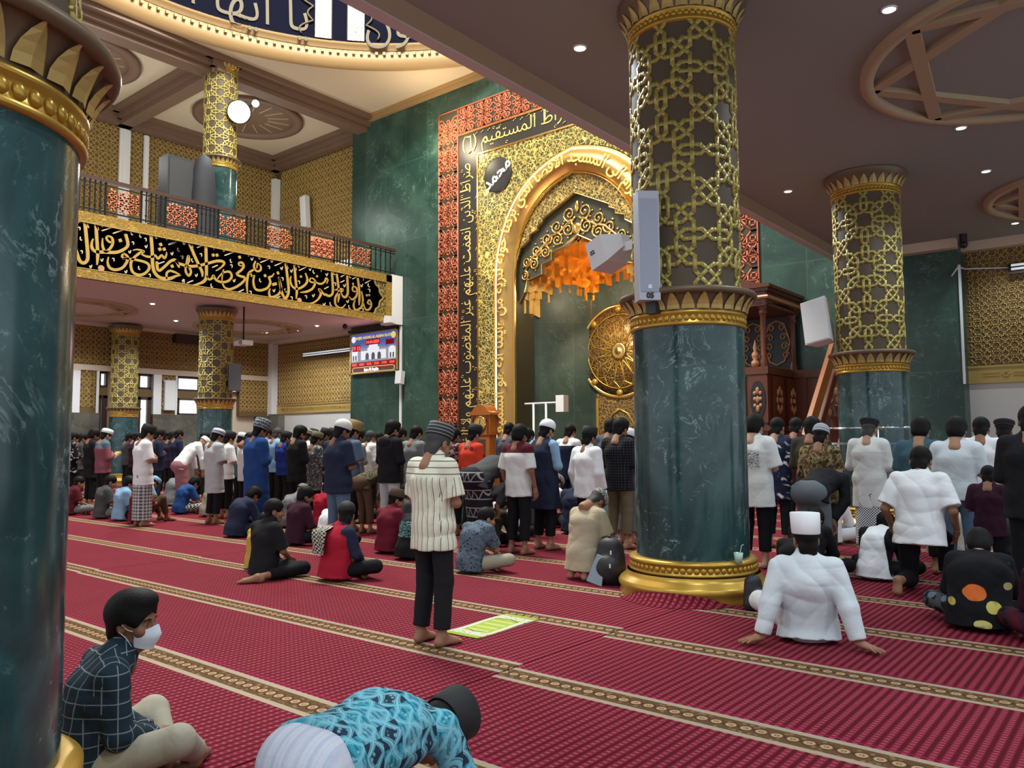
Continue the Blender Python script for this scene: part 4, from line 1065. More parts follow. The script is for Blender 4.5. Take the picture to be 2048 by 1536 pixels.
# ------------------------------------------------------------------ wooden pulpit
mn = empty('pulpit', (-8.4, 19.6, 0)); tag(mn, 'carved dark wooden pulpit with ogee canopy and stair right of the front column', 'pulpit')
OFF = (8.4, -19.6, 0)
def mp(mb, name, mat='wood', parent=None, fix=True):
    o = mb.build(name, M[mat], parent or mn, fix=fix)
    if parent is None: o.location = OFF
    return o
mx0, mx1, my0, my1 = -9.7, -7.28, 18.57, 20.85
mp(MB().box((mx0, my0 + .06, 0), (mx1 - .06, my1, 3.2)).box((mx0, my0, 0), (mx1, my1, .35)).box((mx0, my0, 1.75), (mx1, my1, 1.88)).box((mx0, my0, 3.12), (mx1, my1, 3.3)), 'body')
for cx in (-9.3, -8.7, -8.1, -7.55):
    pn_ = mp(MB().box((cx - .24, my0 + .02, 1.95), (cx + .24, my0 + .07, 3.08)), 'front_panel')
    w = MB(); w.prism([(cx + .19 * math.cos(a), 2.5 + .46 * math.sin(a)) for a in np.linspace(0, 6.283, 25)[:-1]], lambda u, v, d: (u, my0 + .02 - d, v), 0, .02); w.build('oval_inlay', M['black'], pn_, fix=True)
    f = MB()
    for zz in (2.5, 2.28, 2.72): f.sphere((cx, my0 - .01, zz), (.05, .03, .09), 8, 6)
    for sx in (-1, 1):
        for zz in (2.36, 2.52, 2.66): f.sphere((cx + sx * .07, my0 - .01, zz), (.045, .025, .05), 8, 6)
    f.build('flower_relief', M['woodcarve'], pn_)
sp = mp(MB().box((mx1 - .05, my0 + .35, 1.95), (mx1 + .01, my0 + 1.0, 3.08)).box((mx1 - .05, my0 + 1.25, 1.95), (mx1 + .01, my0 + 1.95, 3.08)), 'side_panel')
for cy in (my0 + .67, my0 + 1.6):
    f = MB()
    for k in range(8):
        a = k * math.pi / 4; f.sphere((mx1 + .02, cy + .16 * math.cos(a), 2.5 + .26 * math.sin(a)), (.025, .06, .09), 8, 6)
    f.sphere((mx1 + .03, cy, 2.5), (.03, .07, .07), 8, 6); f.build('flower_relief', M['woodcarve'], sp)
for i, (x, y) in enumerate(((mx0 + .12, my0 + .15), (mx1 - .14, my0 + .15), (mx1 - .14, my1 - .15), (mx0 + .12, my1 - .15))):
    mp(MB().lathe([(.10, 3.3), (.10, 3.45), (.075, 3.5), (.07, 4.55), (.085, 4.58), (.11, 4.64), (.075, 4.7), (.12, 4.76), (.12, 4.8)], 14, (x, y, 0)), 'corner_post')
for x in (-9.0, -8.4, -7.62): mp(MB().lathe([(.06, 3.3), (.1, 3.36), (.1, 3.42), (.05, 3.48), (.085, 3.56), (.085, 3.62), (.03, 3.7), (.055, 3.76), (.001, 3.98)], 14, (x, my0 + .1, 0)), 'finial', 'woodcarve')
mp(MB().box((mx0 + .1, my1 - .12, 3.3), (mx1 - .1, my1 - .02, 4.8)), 'back_board', 'black')
sc_ = MB()
def curl(cx, cz, r, s, y): sc_.tube([(cx + s * (r * (1 - t * .75)) * math.cos(t * 8), y, cz + (r * (1 - t * .75)) * math.sin(t * 8)) for t in np.linspace(0, 1, 18)], .022, 5)
for cx in (-9.2, -8.5, -7.85):
    for k, zz in enumerate((3.75, 4.0, 4.25, 4.5)):
        for s in (-1, 1): curl(cx + s * (.24 - .03 * k), zz, .10, s, my1 - .15)
    sc_.tube([(cx - .36, my1 - .15, 4.1), (cx - .2, my1 - .15, 4.6), (cx, my1 - .15, 4.68), (cx + .2, my1 - .15, 4.6), (cx + .36, my1 - .15, 4.1), (cx + .2, my1 - .15, 3.6), (cx, my1 - .15, 3.5), (cx - .2, my1 - .15, 3.6), (cx - .36, my1 - .15, 4.1)], .03, 5)
mp(sc_, 'arabesque', 'woodcarve', fix=False)
cn = MB(); cn.box((mx0 - .08, my0 - .08, 5.12), (mx1 + .08, my1, 5.2)).box((mx0 - .14, my0 - .14, 5.2), (mx1 + .14, my1, 5.28)).box((mx0, my0, 4.78), (mx1, my1, 4.86))
for a, b, ax in ((mx0, mx1, 0), (my0, my1, 1)):
    n_ = 22; P = []
    for i in range(n_ + 1):
        t = i / n_; P.append((a + (b - a) * t, 4.80 + .10 * math.sin(math.pi * t) + .035 * abs(math.sin(t * 11 * math.pi))))
    P += [(b, 5.13), (a, 5.13)]
    cn.prism(P, (lambda u, v, d: (u, my0 - .02 + d, v)) if ax == 0 else (lambda u, v, d: (mx1 + .02 - d, u, v)), 0, .06)
P = [(mx0 - .14 + (mx1 - mx0 + .28) * t, 5.28 + .34 * math.sin(math.pi * t) ** 2) for t in np.linspace(0, 1, 17)]
cn.prism(P, lambda u, v, d: (u, my0 - .14 + d, v), 0, .12); mp(cn, 'canopy')
mp(MB().tube([(mx0, my0 - .05, 4.98), (mx1 + .05, my0 - .05, 4.98), (mx1 + .05, my1, 4.98)], .05, 6, False), 'carved_band', 'woodcarve', fix=False)
wp = MB().box((mx1, 20.3, 0), (-5.72, 20.42, 3.15)).box((mx1, 20.24, 3.1), (-5.72, 20.45, 3.3)).box((mx1, 20.26, 1.75), (-5.72, 20.44, 1.88)).box((-7.1, 20.26, 1.9), (-6.95, 20.44, 3.12)).box((-5.9, 20.26, 0), (-5.72, 20.46, 3.3)); wp = mp(wp, 'wing_panel')
f = MB()
for k in range(8):
    a = k * math.pi / 4; f.sphere((-6.42 + .24 * math.cos(a), 20.28, 2.5 + .30 * math.sin(a)), (.085, .03, .11), 8, 6)
f.sphere((-6.42, 20.27, 2.5), (.11, .04, .11), 10, 6).build('flower_relief', M['woodcarve'], wp)
st = MB()
for x in (-6.15, -5.55):
    st.prism([(19.9, 3.25), (19.9, 2.95), (17.35, .25), (17.35, .75), (17.5, .75)], lambda u, v, d: (x + d, u, v), -.05, .05)
for k in range(9): st.box((-6.1, 17.45 + k * .27, 0 if k < 1 else .26 * k - .02), (-5.6, 17.75 + k * .27, .26 * (k + 1)))
st = mp(st, 'stair')
MB().prism([(19.8, 3.9), (19.8, 3.72), (17.3, 1.12), (17.3, 1.30)], lambda u, v, d: (-6.15 + d, u, v), -.05, .05).prism([(19.75, 3.6), (19.75, 3.3), (17.4, .85), (17.4, 1.1)], lambda u, v, d: (-6.15 + d, u, v), -.03, .03).build('stair_rail', M['wood_light'], st, fix=True)
# ------------------------------------------------------------------ grandfather clock
p = at_y(968, 850, 20.35)
ck = empty('grandfather_clock', (p[0], 20.4, 0)); tag(ck, 'orange wooden grandfather clock with round gold dial beside the gold arch', 'clock')
MB().box((-.42, -.24, 0), (.42, .24, .5)).box((-.36, -.2, .5), (.36, .2, 1.75)).box((-.42, -.24, 1.75), (.42, .24, 2.42)).build('case', M['wood_light'], ck)
b = MB(); P = [(-.48, 2.42), (-.48, 2.50), (-.34, 2.56), (-.24, 2.70), (-.1, 2.76), (0, 2.78), (.1, 2.76), (.24, 2.70), (.34, 2.56), (.48, 2.50), (.48, 2.42)]
b.prism(P, lambda u, v, d: (u, d, v), -.28, .26).build('hood_top', M['wood_light'], ck, fix=True)
MB().tube([(-.30, -.25, 2.2), (-.28, -.25, 2.36), (-.15, -.25, 2.52), (0, -.25, 2.58), (.15, -.25, 2.52), (.28, -.25, 2.36), (.30, -.25, 2.2)], .03, 6).box((.30, -.26, 1.8), (.38, -.23, 2.35)).box((-.38, -.26, 1.8), (-.30, -.23, 2.35)).build('arch_moulding', M['wood'], ck)
dl = MB().lathe([(.25, 0), (.25, .03), (.22, .035), (.001, .035)], 32, M=Matrix.Translation((0, -.24, 2.12)) @ RX).build('dial', M['gold_soft'], ck)
MB().tube([(.25 * math.cos(a), -.275, 2.12 + .25 * math.sin(a)) for a in np.linspace(0, 6.283, 33)], .02, 6).build('dial_rim', M['gold_metal'], dl)
MB().tube([(0, -.285, 2.12), (.03, -.285, 2.30)], .01, 4).build('hand', M['black'], dl); MB().tube([(0, -.285, 2.12), (.10, -.285, 2.05)], .011, 4).build('hand', M['black'], dl)
MB().box((-.2, -.21, .7), (.2, -.2, 1.6)).build('pendulum_glass', plain('clock_glass', (.05, .04, .03), .1), ck)
# ------------------------------------------------------------------ prayer time display
a0, b0 = at_y(700, 665, YQ - .1), at_y(798, 748, YQ - .1)
sx0, sx1, sz0, sz1 = -25.55, -22.72, 4.26, 5.92
sg = empty('prayer_time_display', ((sx0 + sx1) / 2, YQ - .02, (sz0 + sz1) / 2)); tag(sg, 'lit digital clock board with mosque picture and red numerals', 'digital clock')
sw_, shh = (sx1 - sx0) / 2, (sz1 - sz0) / 2
MB().box((-sw_, -.08, -shh), (sw_, -.01, shh)).build('case', plain('display_case', (.12, .10, .06), .4, .3), sg)
fr = MB()
for lo, hi in (((-sw_, -shh), (sw_, -shh + .05)), ((-sw_, shh - .05), (sw_, shh)), ((-sw_, -shh), (-sw_ + .05, shh)), ((sw_ - .05, -shh), (sw_, shh))): fr.box((lo[0], -.11, lo[1]), (hi[0], -.07, hi[1]))
fr.build('frame', M['gold_soft'], sg)
pm = Mat('backlit_mosque_print', (0, 0, 0), .4); x, y, z = pm.co()
sky = pm.mix((.30, .34, .52), (.07, .10, .30), (z * 1.1 + pm.noise(2, 3) * .4).step(.1, .7)); gnd = pm.mix(sky, (.30, .30, .33), (z < .16) * (pm.noise(5, 2) > .3)); gnd = pm.mix(gnd, (.20, .03, .03), z < -.36); gnd = pm.mix(gnd, (.09, .06, .045), z < -.66)
pm.set('Emission Color', gnd); pm.b.inputs['Emission Strength'].default_value = .75
MB().box((-sw_ + .05, -.085, -shh + .05), (sw_ - .05, -.08, shh - .05)).build('picture', pm.m, sg)
M['pale_lit'] = glow('backlit_pale', (.75, .76, .80), .8); M['dark_lit'] = glow('backlit_grey', (.10, .10, .12), .6); M['red_lit'] = glow('red_numerals', (1, .035, .03), 3.2); M['redbox'] = glow('red_window', (.20, .0, .005), .7); M['white_lit'] = glow('white_ticker', (1, .78, .74), 2.4); M['gold_lit'] = glow('gold_title', (.72, .55, .20), .8)
ms = MB().box((-.75, -.09, -.28), (.75, -.086, .08)).box((-.35, -.09, .08), (.35, -.086, .2)).box((-1.3, -.09, -.3), (-.95, -.086, .05)).box((.9, -.09, -.3), (1.3, -.086, .05))
ms.prism([(-.3 + .3 + .28 * math.cos(a), .2 + .2 * math.sin(a)) for a in np.linspace(0, math.pi, 12)], lambda u, v, d: (u, -.086 - d, v), 0, .004)
for cx in (-1.12, 1.1): ms.prism([(cx + .2 * math.cos(a), .05 + .14 * math.sin(a)) for a in np.linspace(0, math.pi, 10)], lambda u, v, d: (u, -.086 - d, v), 0, .004)
ms.build('mosque_facade', M['pale_lit'], sg, fix=True)
ar_ = MB()
for cx in (-.36, 0, .36): ar_.prism([(cx - .1, -.28), (cx + .1, -.28), (cx + .1, -.12)] + [(cx + .1 * math.cos(a), -.12 + .12 * math.sin(a)) for a in np.linspace(0, math.pi, 8)][1:], lambda u, v, d: (u, -.091 - d, v), 0, .004)
for cx in (-1.2, -1.05, 1.02, 1.18): ar_.box((cx - .04, -.096, -.28), (cx + .04, -.092, -.08))
ar_.build('archways', M['dark_lit'], sg, fix=True)
def dtext(s, cx, cz, size, mat, name='numerals', parent=None, yy=-.1, bold=.006):
    return put_text(name, s, size, lambda x, y, z, w: np.stack([cx - w / 2 + x, yy - z * .2, cz + y - size * .34], 1), M[mat], parent or sg, extrude=.01, bold=bold)
def win(cx, cz, w, h): return MB().box((cx - w, -.096, cz - h), (cx + w, -.09, cz + h)).build('number_window', M['redbox'], sg)
dtext('MASJID AGUNG AL AQSHA KLATEN', .05, .62, .145, 'gold_lit', 'title')
win(-.02, .42, .42, .11); dtext('14-04-2023', -.02, .42, .17, 'red_lit'); win(-1.02, .22, .24, .13); dtext('19 13', -1.02, .22, .22, 'red_lit'); win(.98, .35, .24, .1)
for k, s in enumerate(('04:21', '04:31', '11:41', '15:01', '17:38', '18:48')): win(-1.13 + k * .45, -.45, .17, .09); dtext(s, -1.13 + k * .45, -.45, .13, 'red_lit', bold=.004)
MB().tube([(1.15 + .1 * math.cos(a), -.1, -.67 + .1 * math.sin(a)) for a in np.linspace(-math.pi / 2, math.pi / 2, 8)] + [(-1.15 + .1 * math.cos(a), -.1, -.67 + .1 * math.sin(a)) for a in np.linspace(math.pi / 2, 1.5 * math.pi, 8)], .014, 5, closed=True).build('ticker_outline', M['gold_lit'], sg)
win(-.1, -.67, .55, .09); dtext('Isya Al Aqsha', -.1, -.67, .16, 'white_lit', 'ticker')
for cx, cz in ((-1.2, .58), (1.18, .6)): MB().lathe([(.13, 0), (.13, .008), (.09, .008), (.09, .012), (.001, .012)], 20, M=Matrix.Translation((cx, -.086, cz)) @ RX).build('emblem', M['gold_lit'] if cx > 0 else M['pale_lit'], sg)
MB().box((-sw_ - .02, -.2, shh + .03), (sw_ + .02, -.05, shh + .14)).build('valance', M['black'], sg)
lamp('display_glow', 'AREA', ((sx0 + sx1) / 2, YQ - .25, 4.9), 10, (1, .35, .35), 1.2, ((sx0 + sx1) / 2, 10, 4))
# cable trunk, wall speakers
p = at_y(801, 760, YQ - .03); o = MB().box((p[0] - .05, YQ - .05, 0), (p[0] + .05, YQ, 6.0)).build('cable_conduit', M['offwhite']); tag(o, 'white cable trunking running down the green wall by the clock display', 'cable trunk')
def speaker(label, loc, w, d, h, rz=0, tilt=0, mat='offwhite', grille=None, roll=0, name='loudspeaker', wedge=.7, number=None):
    e = empty(name, loc, rz); tag(e, label, 'speaker')
    T = Matrix.Rotation(tilt, 4, 'X') @ Matrix.Rotation(roll, 4, 'Y')
    c = MB(); c.prism([(-w, -d), (w, -d), (w * wedge, d), (-w * wedge, d)], lambda u, v, q: tuple(T @ Vector((u, v, q))), -h, h); c.build('case', M[mat], e, fix=True)
    g = MB().box((-w * .9, -d - .012, -h * .95), (w * .9, -d, h * .95), T); g.build('grille', M[grille or mat], e)
    MB().tube([tuple(T @ Vector((0, d * .8, 0))), (0, d + .14, 0)], .025, 8).build('bracket', M['iron'], e)
    if number: put_text('number', number, .075, lambda x, y, z, wd: np.array([T @ Vector((-wd / 2 + a, -d - .016 - c_, -h * .86 + b)) for a, b, c_ in zip(x, y, z)]), M['black'], e, extrude=.003, bold=.003)
    return e
p = at_y(799, 755, YQ - .3); speaker('small white loudspeaker on the cable trunking under the clock display', (p[0], YQ - .26, p[2]), .16, .12, .25, tilt=-.1)
p = at_x(468, 755, -24.45); speaker('grey loudspeaker hanging on the column under the calligraphy balcony', (p[0] + .05, p[1], p[2]), .20, .15, .46, math.radians(58), .0, 'speaker_grey', 'speaker_grey')
C2X, C2Y = -3.82, 7.58
sp5 = empty('column_loudspeaker', (-3.90, 6.89, 3.46), math.radians(-8)); tag(sp5, 'tall pale grey column loudspeaker numbered 05 on the front column', 'speaker')
T = Matrix.Rotation(math.radians(52), 4, 'Z')
MB().box((-.105, -.105, -.54), (.105, .105, .55), T).build('case', plain('pale_grey_case', (.46, .50, .56), .45), sp5)
MB().box((-.09, -.112, -.46), (.09, -.105, .47), T).build('grille', plain('pale_blue_grille', (.33, .37, .46), .5), sp5)
sc2 = MB()
for a in (-.07, .07):
    for z_ in (-.5, -.42, -.34, .34, .42, .5): sc2.box((.104, a - .006, z_ - .006), (.109, a + .006, z_ + .006), T)
sc2.build('screws', M['iron'], sp5); MB().box((-.04, .02, -.66), (.08, .14, -.53)).build('bracket', M['black'], sp5)
MB().box((-.018, -.118, -.43), (.018, -.112, -.39), T).build('badge', M['white'], sp5)
put_text('number', '05', .075, lambda x, y, z, wd: np.array([T @ Vector((-wd / 2 + a, -.109 - c_, -.52 + b)) for a, b, c_ in zip(x, y, z)]), M['black'], sp5, extrude=.004, bold=.003)
# horn-shaped speaker behind the front column
h2 = empty('horn_loudspeaker', (-4.88, 7.78, 3.74), math.radians(-101)); tag(h2, 'white faceted horn loudspeaker numbered 02 behind the front column', 'speaker')
T = Matrix.Rotation(.32, 4, 'X')
V = [tuple(T @ Vector(v)) for v in ((-.17, -.2, -.17), (.17, -.2, -.17), (.17, -.2, .17), (-.17, -.2, .17), (-.17, .05, -.17), (.17, .05, -.17), (.17, .05, .17), (-.17, .05, .17), (-.07, .26, -.08), (.07, .26, -.08), (.07, .26, .08), (-.07, .26, .08))]
m = MB().add(V, [(0, 1, 2, 3), (0, 4, 5, 1), (1, 5, 6, 2), (2, 6, 7, 3), (3, 7, 4, 0), (4, 8, 9, 5), (5, 9, 10, 6), (6, 10, 11, 7), (7, 11, 8, 4), (8, 11, 10, 9)]); m.build('case', M['offwhite'], h2, fix=True)
MB().box((-.15, -.212, -.15), (.15, -.2, .15), T).build('grille', M['offwhite'], h2); MB().box((-.05, .24, -.05), (.05, .60, .05)).build('bracket', M['offwhite'], h2)
put_text('number', '02', .07, lambda x, y, z, wd: np.array([T @ Vector((.172 + c_ * .3, -.16 + a, .0 + b)) for a, b, c_ in zip(x, y, z)]), M['black'], h2, extrude=.004, bold=.003)
p = at_y(1633, 645, 14.45); speaker('white loudspeaker tilted down on the right column by the pulpit', (p[0] + .05, 14.45, p[2]), .24, .15, .40, math.radians(-12), -.12, roll=-.17)
p = at_y(787, 640, YQ - .7); o = MB().prism([(-.2, -.12), (.2, -.12), (.2, .12), (-.1, .16)], lambda u, v, d: (u, d, v), -.16, .16).build('wedge_speaker', M['offwhite'], loc=(-22.42, 20.1, 6.12), fix=True); tag(o, 'small white wedge speaker under the end of the calligraphy balcony', 'speaker')
# fluorescent fittings
def tubelight(x0, x1, y, z, label):
    e = empty('fluorescent_fitting', ((x0 + x1) / 2, y + .09, z)); tag(e, label, 'light fitting', 'twin tube light fittings')
    L = (x1 - x0) / 2
    MB().box((-L, -.10, -.05), (L, .02, .16)).build('housing', M['iron'], e)
    for k, zz in enumerate((.02, .11)): MB().tube([(-L + .06, -.13, zz), (L - .06, -.13, zz)], .028, 8).build('tube', Mat('tube_lamp', (.75, .78, .8), .3).emit((.9, .95, 1), .35).m, e)
    MB().box((-L, -.19, -.10), (L, -.09, -.05)).build('reflector', M['chrome'], e)
tubelight(-29.6, -26.0, YA - .12, 5.35, 'twin tube light fitting on the lattice wall left of the clock display')
tubelight(-2.62, .6, YA - .12, 5.42, 'twin tube light fitting on the lattice wall at the right picture edge')
# cables along the right wall, cctv, projector, wall box
o = MB().tube([(-3.7, YQ - .03, 5.35), (-3.55, YQ - .05, 5.55), (-3.52, YA - .06, 5.6), (-2.6, YA - .06, 5.5)], .02, 6).build('cable', M['offwhite']); tag(o, 'white cable looping from the right green wall to the tube light fitting', 'cable')
o = MB().box((GR - .01, YQ - .03, 2.8), (GR + .04, YQ + .03, 5.6)).build('corner_conduit', M['offwhite']); tag(o, 'white conduit down the corner of the right green wall', 'conduit')
p = at_y(1926, 472, 20.4); e = empty('dome_camera', (p[0], 20.4, ZC - .24)); tag(e, 'small black camera on the cornice above the right green wall', 'camera'); MB().sphere((0, 0, 0), .09, 14, 10).build('dome', M['black'], e); MB().lathe([(.08, .05), (.08, .24)], 14).build('stem', M['black'], e)
p = on_floor(690, 652, 6.12); e = empty('dome_camera', (p[0], p[1], 6.12)); tag(e, 'small black camera under the balcony ceiling near the clock display', 'camera'); MB().sphere((0, 0, -.02), .1, 14, 10).build('dome', M['black'], e)
q = on_floor(488, 616, 6.15); e = empty('projector', (q[0], q[1], 4.95)); tag(e, 'white projector hanging on a black pole under the balcony', 'projector')
MB().box((-.28, -.2, -.1), (.28, .2, .06)).build('case', M['offwhite'], e); MB().tube([(0, 0, .06), (0, 0, 1.24)], .03, 8).build('pole', M['black'], e); MB().lathe([(.07, 0), (.06, .03)], 12, M=Matrix.Translation((.15, -.2, -.02)) @ RX).build('lens', M['black'], e)
p = at_x(383, 674, XL + .2); o = MB().box((XL + .02, p[1] - .75, 5.72), (XL + .35, p[1] + .75, 6.1)).build('air_curtain', plain('dark_brown_box', (.035, .018, .014), .5)); tag(o, 'dark brown box high on the left lattice wall between the columns', 'wall box')
p = at_x(340, 788, XL + .1); e = empty('rolled_banner', (XL + .065, p[1], 2.9)); tag(e, 'white rolled sheet hanging on the window wall lattice', 'hanging sheet'); MB().box((-.06, -.22, 0), (.06, .22, 1.2)).build('sheet', M['white'], e); MB().tube([(0, -.26, 1.2), (0, .26, 1.2)], .05, 8).build('roller', M['white'], e)
# speaker stand in front of the niche
e = empty('speaker_stand', (-15.9, 20.2, 0)); tag(e, 'white pipe stand holding a small box speaker before the niche', 'speaker stand')
a, b, c = at_y(1067, 806, 20.2)[0] + 15.9, at_y(1092, 806, 20.2)[0] + 15.9, at_y(1120, 806, 20.2)[0] + 15.9
zt = at_y(1092, 806, 20.2)[2]
for x in (a, b): MB().tube([(x, 0, 0), (x, 0, zt)], .035, 8).build('post', M['white'], e)
MB().tube([(a - .35, 0, zt), (c, 0, zt)], .03, 8).build('crossbar', M['white'], e); MB().box((c - .05, -.16, zt - .30), (c + .25, .1, zt + .22)).build('speaker_box', M['white'], e)
# glass-and-steel reading stands among the rows on the right
for i, (px, lb) in enumerate(((1690, 'steel reading stand left of the old man in checked sarong'), (1800, 'steel reading stand with blue top behind the old man in checked sarong'))):
    p = at_y(px, 886, 13.2); e = empty('reading_stand', (p[0], 13.2, 0)); tag(e, lb, 'reading stand', 'steel reading stands')
    for sx in (-.3, .3): MB().tube([(sx, 0, 0), (sx, 0, 1.72)], .016, 8).build('post', M['chrome'], e)
    MB().box((-.42, -.2, 1.46), (.42, .2, 1.49)).build('top', plain('blue_acrylic', (.10, .28, .55), .1) if i else M['chrome'], e); MB().tube([(-.32, 0, 1.72), (.32, 0, 1.72)], .016, 8).build('top_bar', M['chrome'], e)
# floodlight by the upper column
p = at_x(478, 224, -24.1); e = empty('floodlight', tuple(p)); tag(e, 'blazing white floodlight on the upper gallery column', 'floodlight')
F_ = Matrix(((0, 0, 1, 0), (0, 1, 0, 0), (1, 0, 0, 0), (0, 0, 0, 1)))
d = Vector((-p[0] * 1.0, -p[1], 1.5 - p[2])).normalized(); Rm = d.to_track_quat('Z', 'Y').to_matrix().to_4x4()
MB().lathe([(.36, -.02), (.40, -.02), (.40, .05), (.36, .06)], 32, M=Rm).lathe([(.40, .0), (.25, -.25), (.02, -.28)], 32, M=Rm).build('housing', M['iron'], e)
MB().lathe([(.37, .03), (.001, .05)], 32, M=Rm).build('lamp', M['flood'], e); MB().tube([(0, 0, -.1), (-.35, .05, -.1)], .04, 8).build('arm', M['iron'], e)
p2 = at_x(511, 207, -23.9); e = empty('floodlight', tuple(p2)); tag(e, 'smaller floodlight just right of the blazing one', 'floodlight'); MB().lathe([(.12, 0), (.13, .04), (.09, -.15), (.01, -.16)], 20, M=Rm).build('housing', M['iron'], e); MB().lathe([(.115, .02), (.001, .03)], 20, M=Rm).build('lamp', M['flood'], e); MB().tube([(0, 0, 0), (-.3, -.25, -.2)], .03, 6).build('arm', M['iron'], e)
# ------------------------------------------------------------------ things on the carpet
def prayer_mat(name, P4, mat, label, fringe=None):
    V = np.array([on_floor(*p) for p in P4]); c = V.mean(0); e = empty(name, (c[0], c[1], .003)); tag(e, label, 'prayer mat')
    u = (V[3] - V[0] + V[2] - V[1]) / 2; v = (V[1] - V[0] + V[2] - V[3]) / 2; a = math.atan2(u[1], u[0]); e.rotation_euler = (0, 0, a); L, Wd = np.linalg.norm(u), np.linalg.norm(v)
    g = MB(); n = 14
    for i in range(n):
        for j in (0,):
            x0, x1 = -L / 2 + L * i / n, -L / 2 + L * (i + 1) / n; h = lambda x: .004 + .004 * math.sin(x * 9) 
            g.add([(x0, -Wd / 2, h(x0)), (x1, -Wd / 2, h(x1)), (x1, Wd / 2, h(x1) + .002), (x0, Wd / 2, h(x0) + .002), (x0, -Wd / 2, -.002), (x1, -Wd / 2, -.002), (x1, Wd / 2, -.002), (x0, Wd / 2, -.002)], [(0, 1, 2, 3), (0, 4, 5, 1), (3, 2, 6, 7), (0, 3, 7, 4), (1, 5, 6, 2)])
    g.build('mat_cloth', mat, e)
    if fringe:
        f = MB()
        for k in range(34):
            y = -Wd / 2 + Wd * (k + .5) / 34
            for s in (-1, 1): f.box((s * L / 2 - (.06 if s < 0 else 0), y - .006, 0), (s * L / 2 + (.06 if s > 0 else 0), y + .006, .006))
        f.build('fringe', fringe, e)
    return e
gm = Mat('green_prayer_mat', (.3, .4, .05), .9); x, y, z = gm.co()
lime = (.28, .36, .025); crm = (.46, .48, .34); bx_ = (x.abs() / .43); by_ = (y.abs() / .26)
c = gm.mix(lime, crm, ((bx_ > .56).max(by_ > .50)) * (bx_ < .98)); c = gm.mix(c, lime, (by_ > .93)); c = gm.mix(c, (.06, .08, .02), (((x.abs() + y.abs() * .5) - .245).abs() < .008) * (by_ < .5)); c = gm.mix(c, (.10, .13, .03), (gm.voro(24, 'F1') < .22) * ((bx_ > .6).max(by_ > .6)) * (bx_ < .95)); c = gm.mix(c, (.42, .46, .16), ((x * 60).sin() > .4) * (bx_ < .5) * (by_ < .42))
gm.set('Base Color', c)
prayer_mat('prayer_mat', ((905, 1262), (955, 1276), (1065, 1245), (1010, 1229)), gm.m, 'lime green and cream prayer mat beside the striped shirt man', plain('lime_fringe', (.30, .38, .03), .9))
prayer_mat('prayer_mat', ((950, 1118), (985, 1124), (1024, 1112), (988, 1106)), plain('purple_mat', (.17, .04, .32), .8), 'small purple mat beside the dotted grey shirt boy')
def backpack(label, loc, rz, flap=True, s=1.0):
    e = empty('backpack', loc, rz); tag(e, label, 'bag'); e.scale = (s, s, s)
    f = Field((-.28, -.22, -.05), (.28, .24, .6), .014); f.cone((0, 0, .10), (0, .02, .40), .13, .10, 0, (1, 0, 0), 1.45); f.ell((0, -.10, .18), (.14, .07, .13), .04); f.folds(.008, 4, 40, 20); f.cut((0, 0, .0), (0, 0, -1))
    o = link('pack_body', smooth_mesh('pack_body', *f.mesh()), plain('black_nylon', (.012, .012, .014), .55), e)
    if flap: MB().prism([(-.17, .05), (.0, .0), (.03, .30), (-.06, .33)], lambda u, v, d: (u - .05, -.17 + d + (v * .15), v), 0, .02).build('pale_flap', plain('pale_blue_lining', (.25, .32, .38), .7), e, fix=True)
    MB().tube([(-.05, .0, .46), (0, 0, .52), (.05, 0, .46)], .012, 6).build('grab_handle', M['black'], e)
    z_ = MB().box((.05, -.175, .34), (.065, -.165, .38)).box((.04, -.18, .2), (.055, -.17, .24)); z_.build('zip_pulls', M['offwhite'], e)
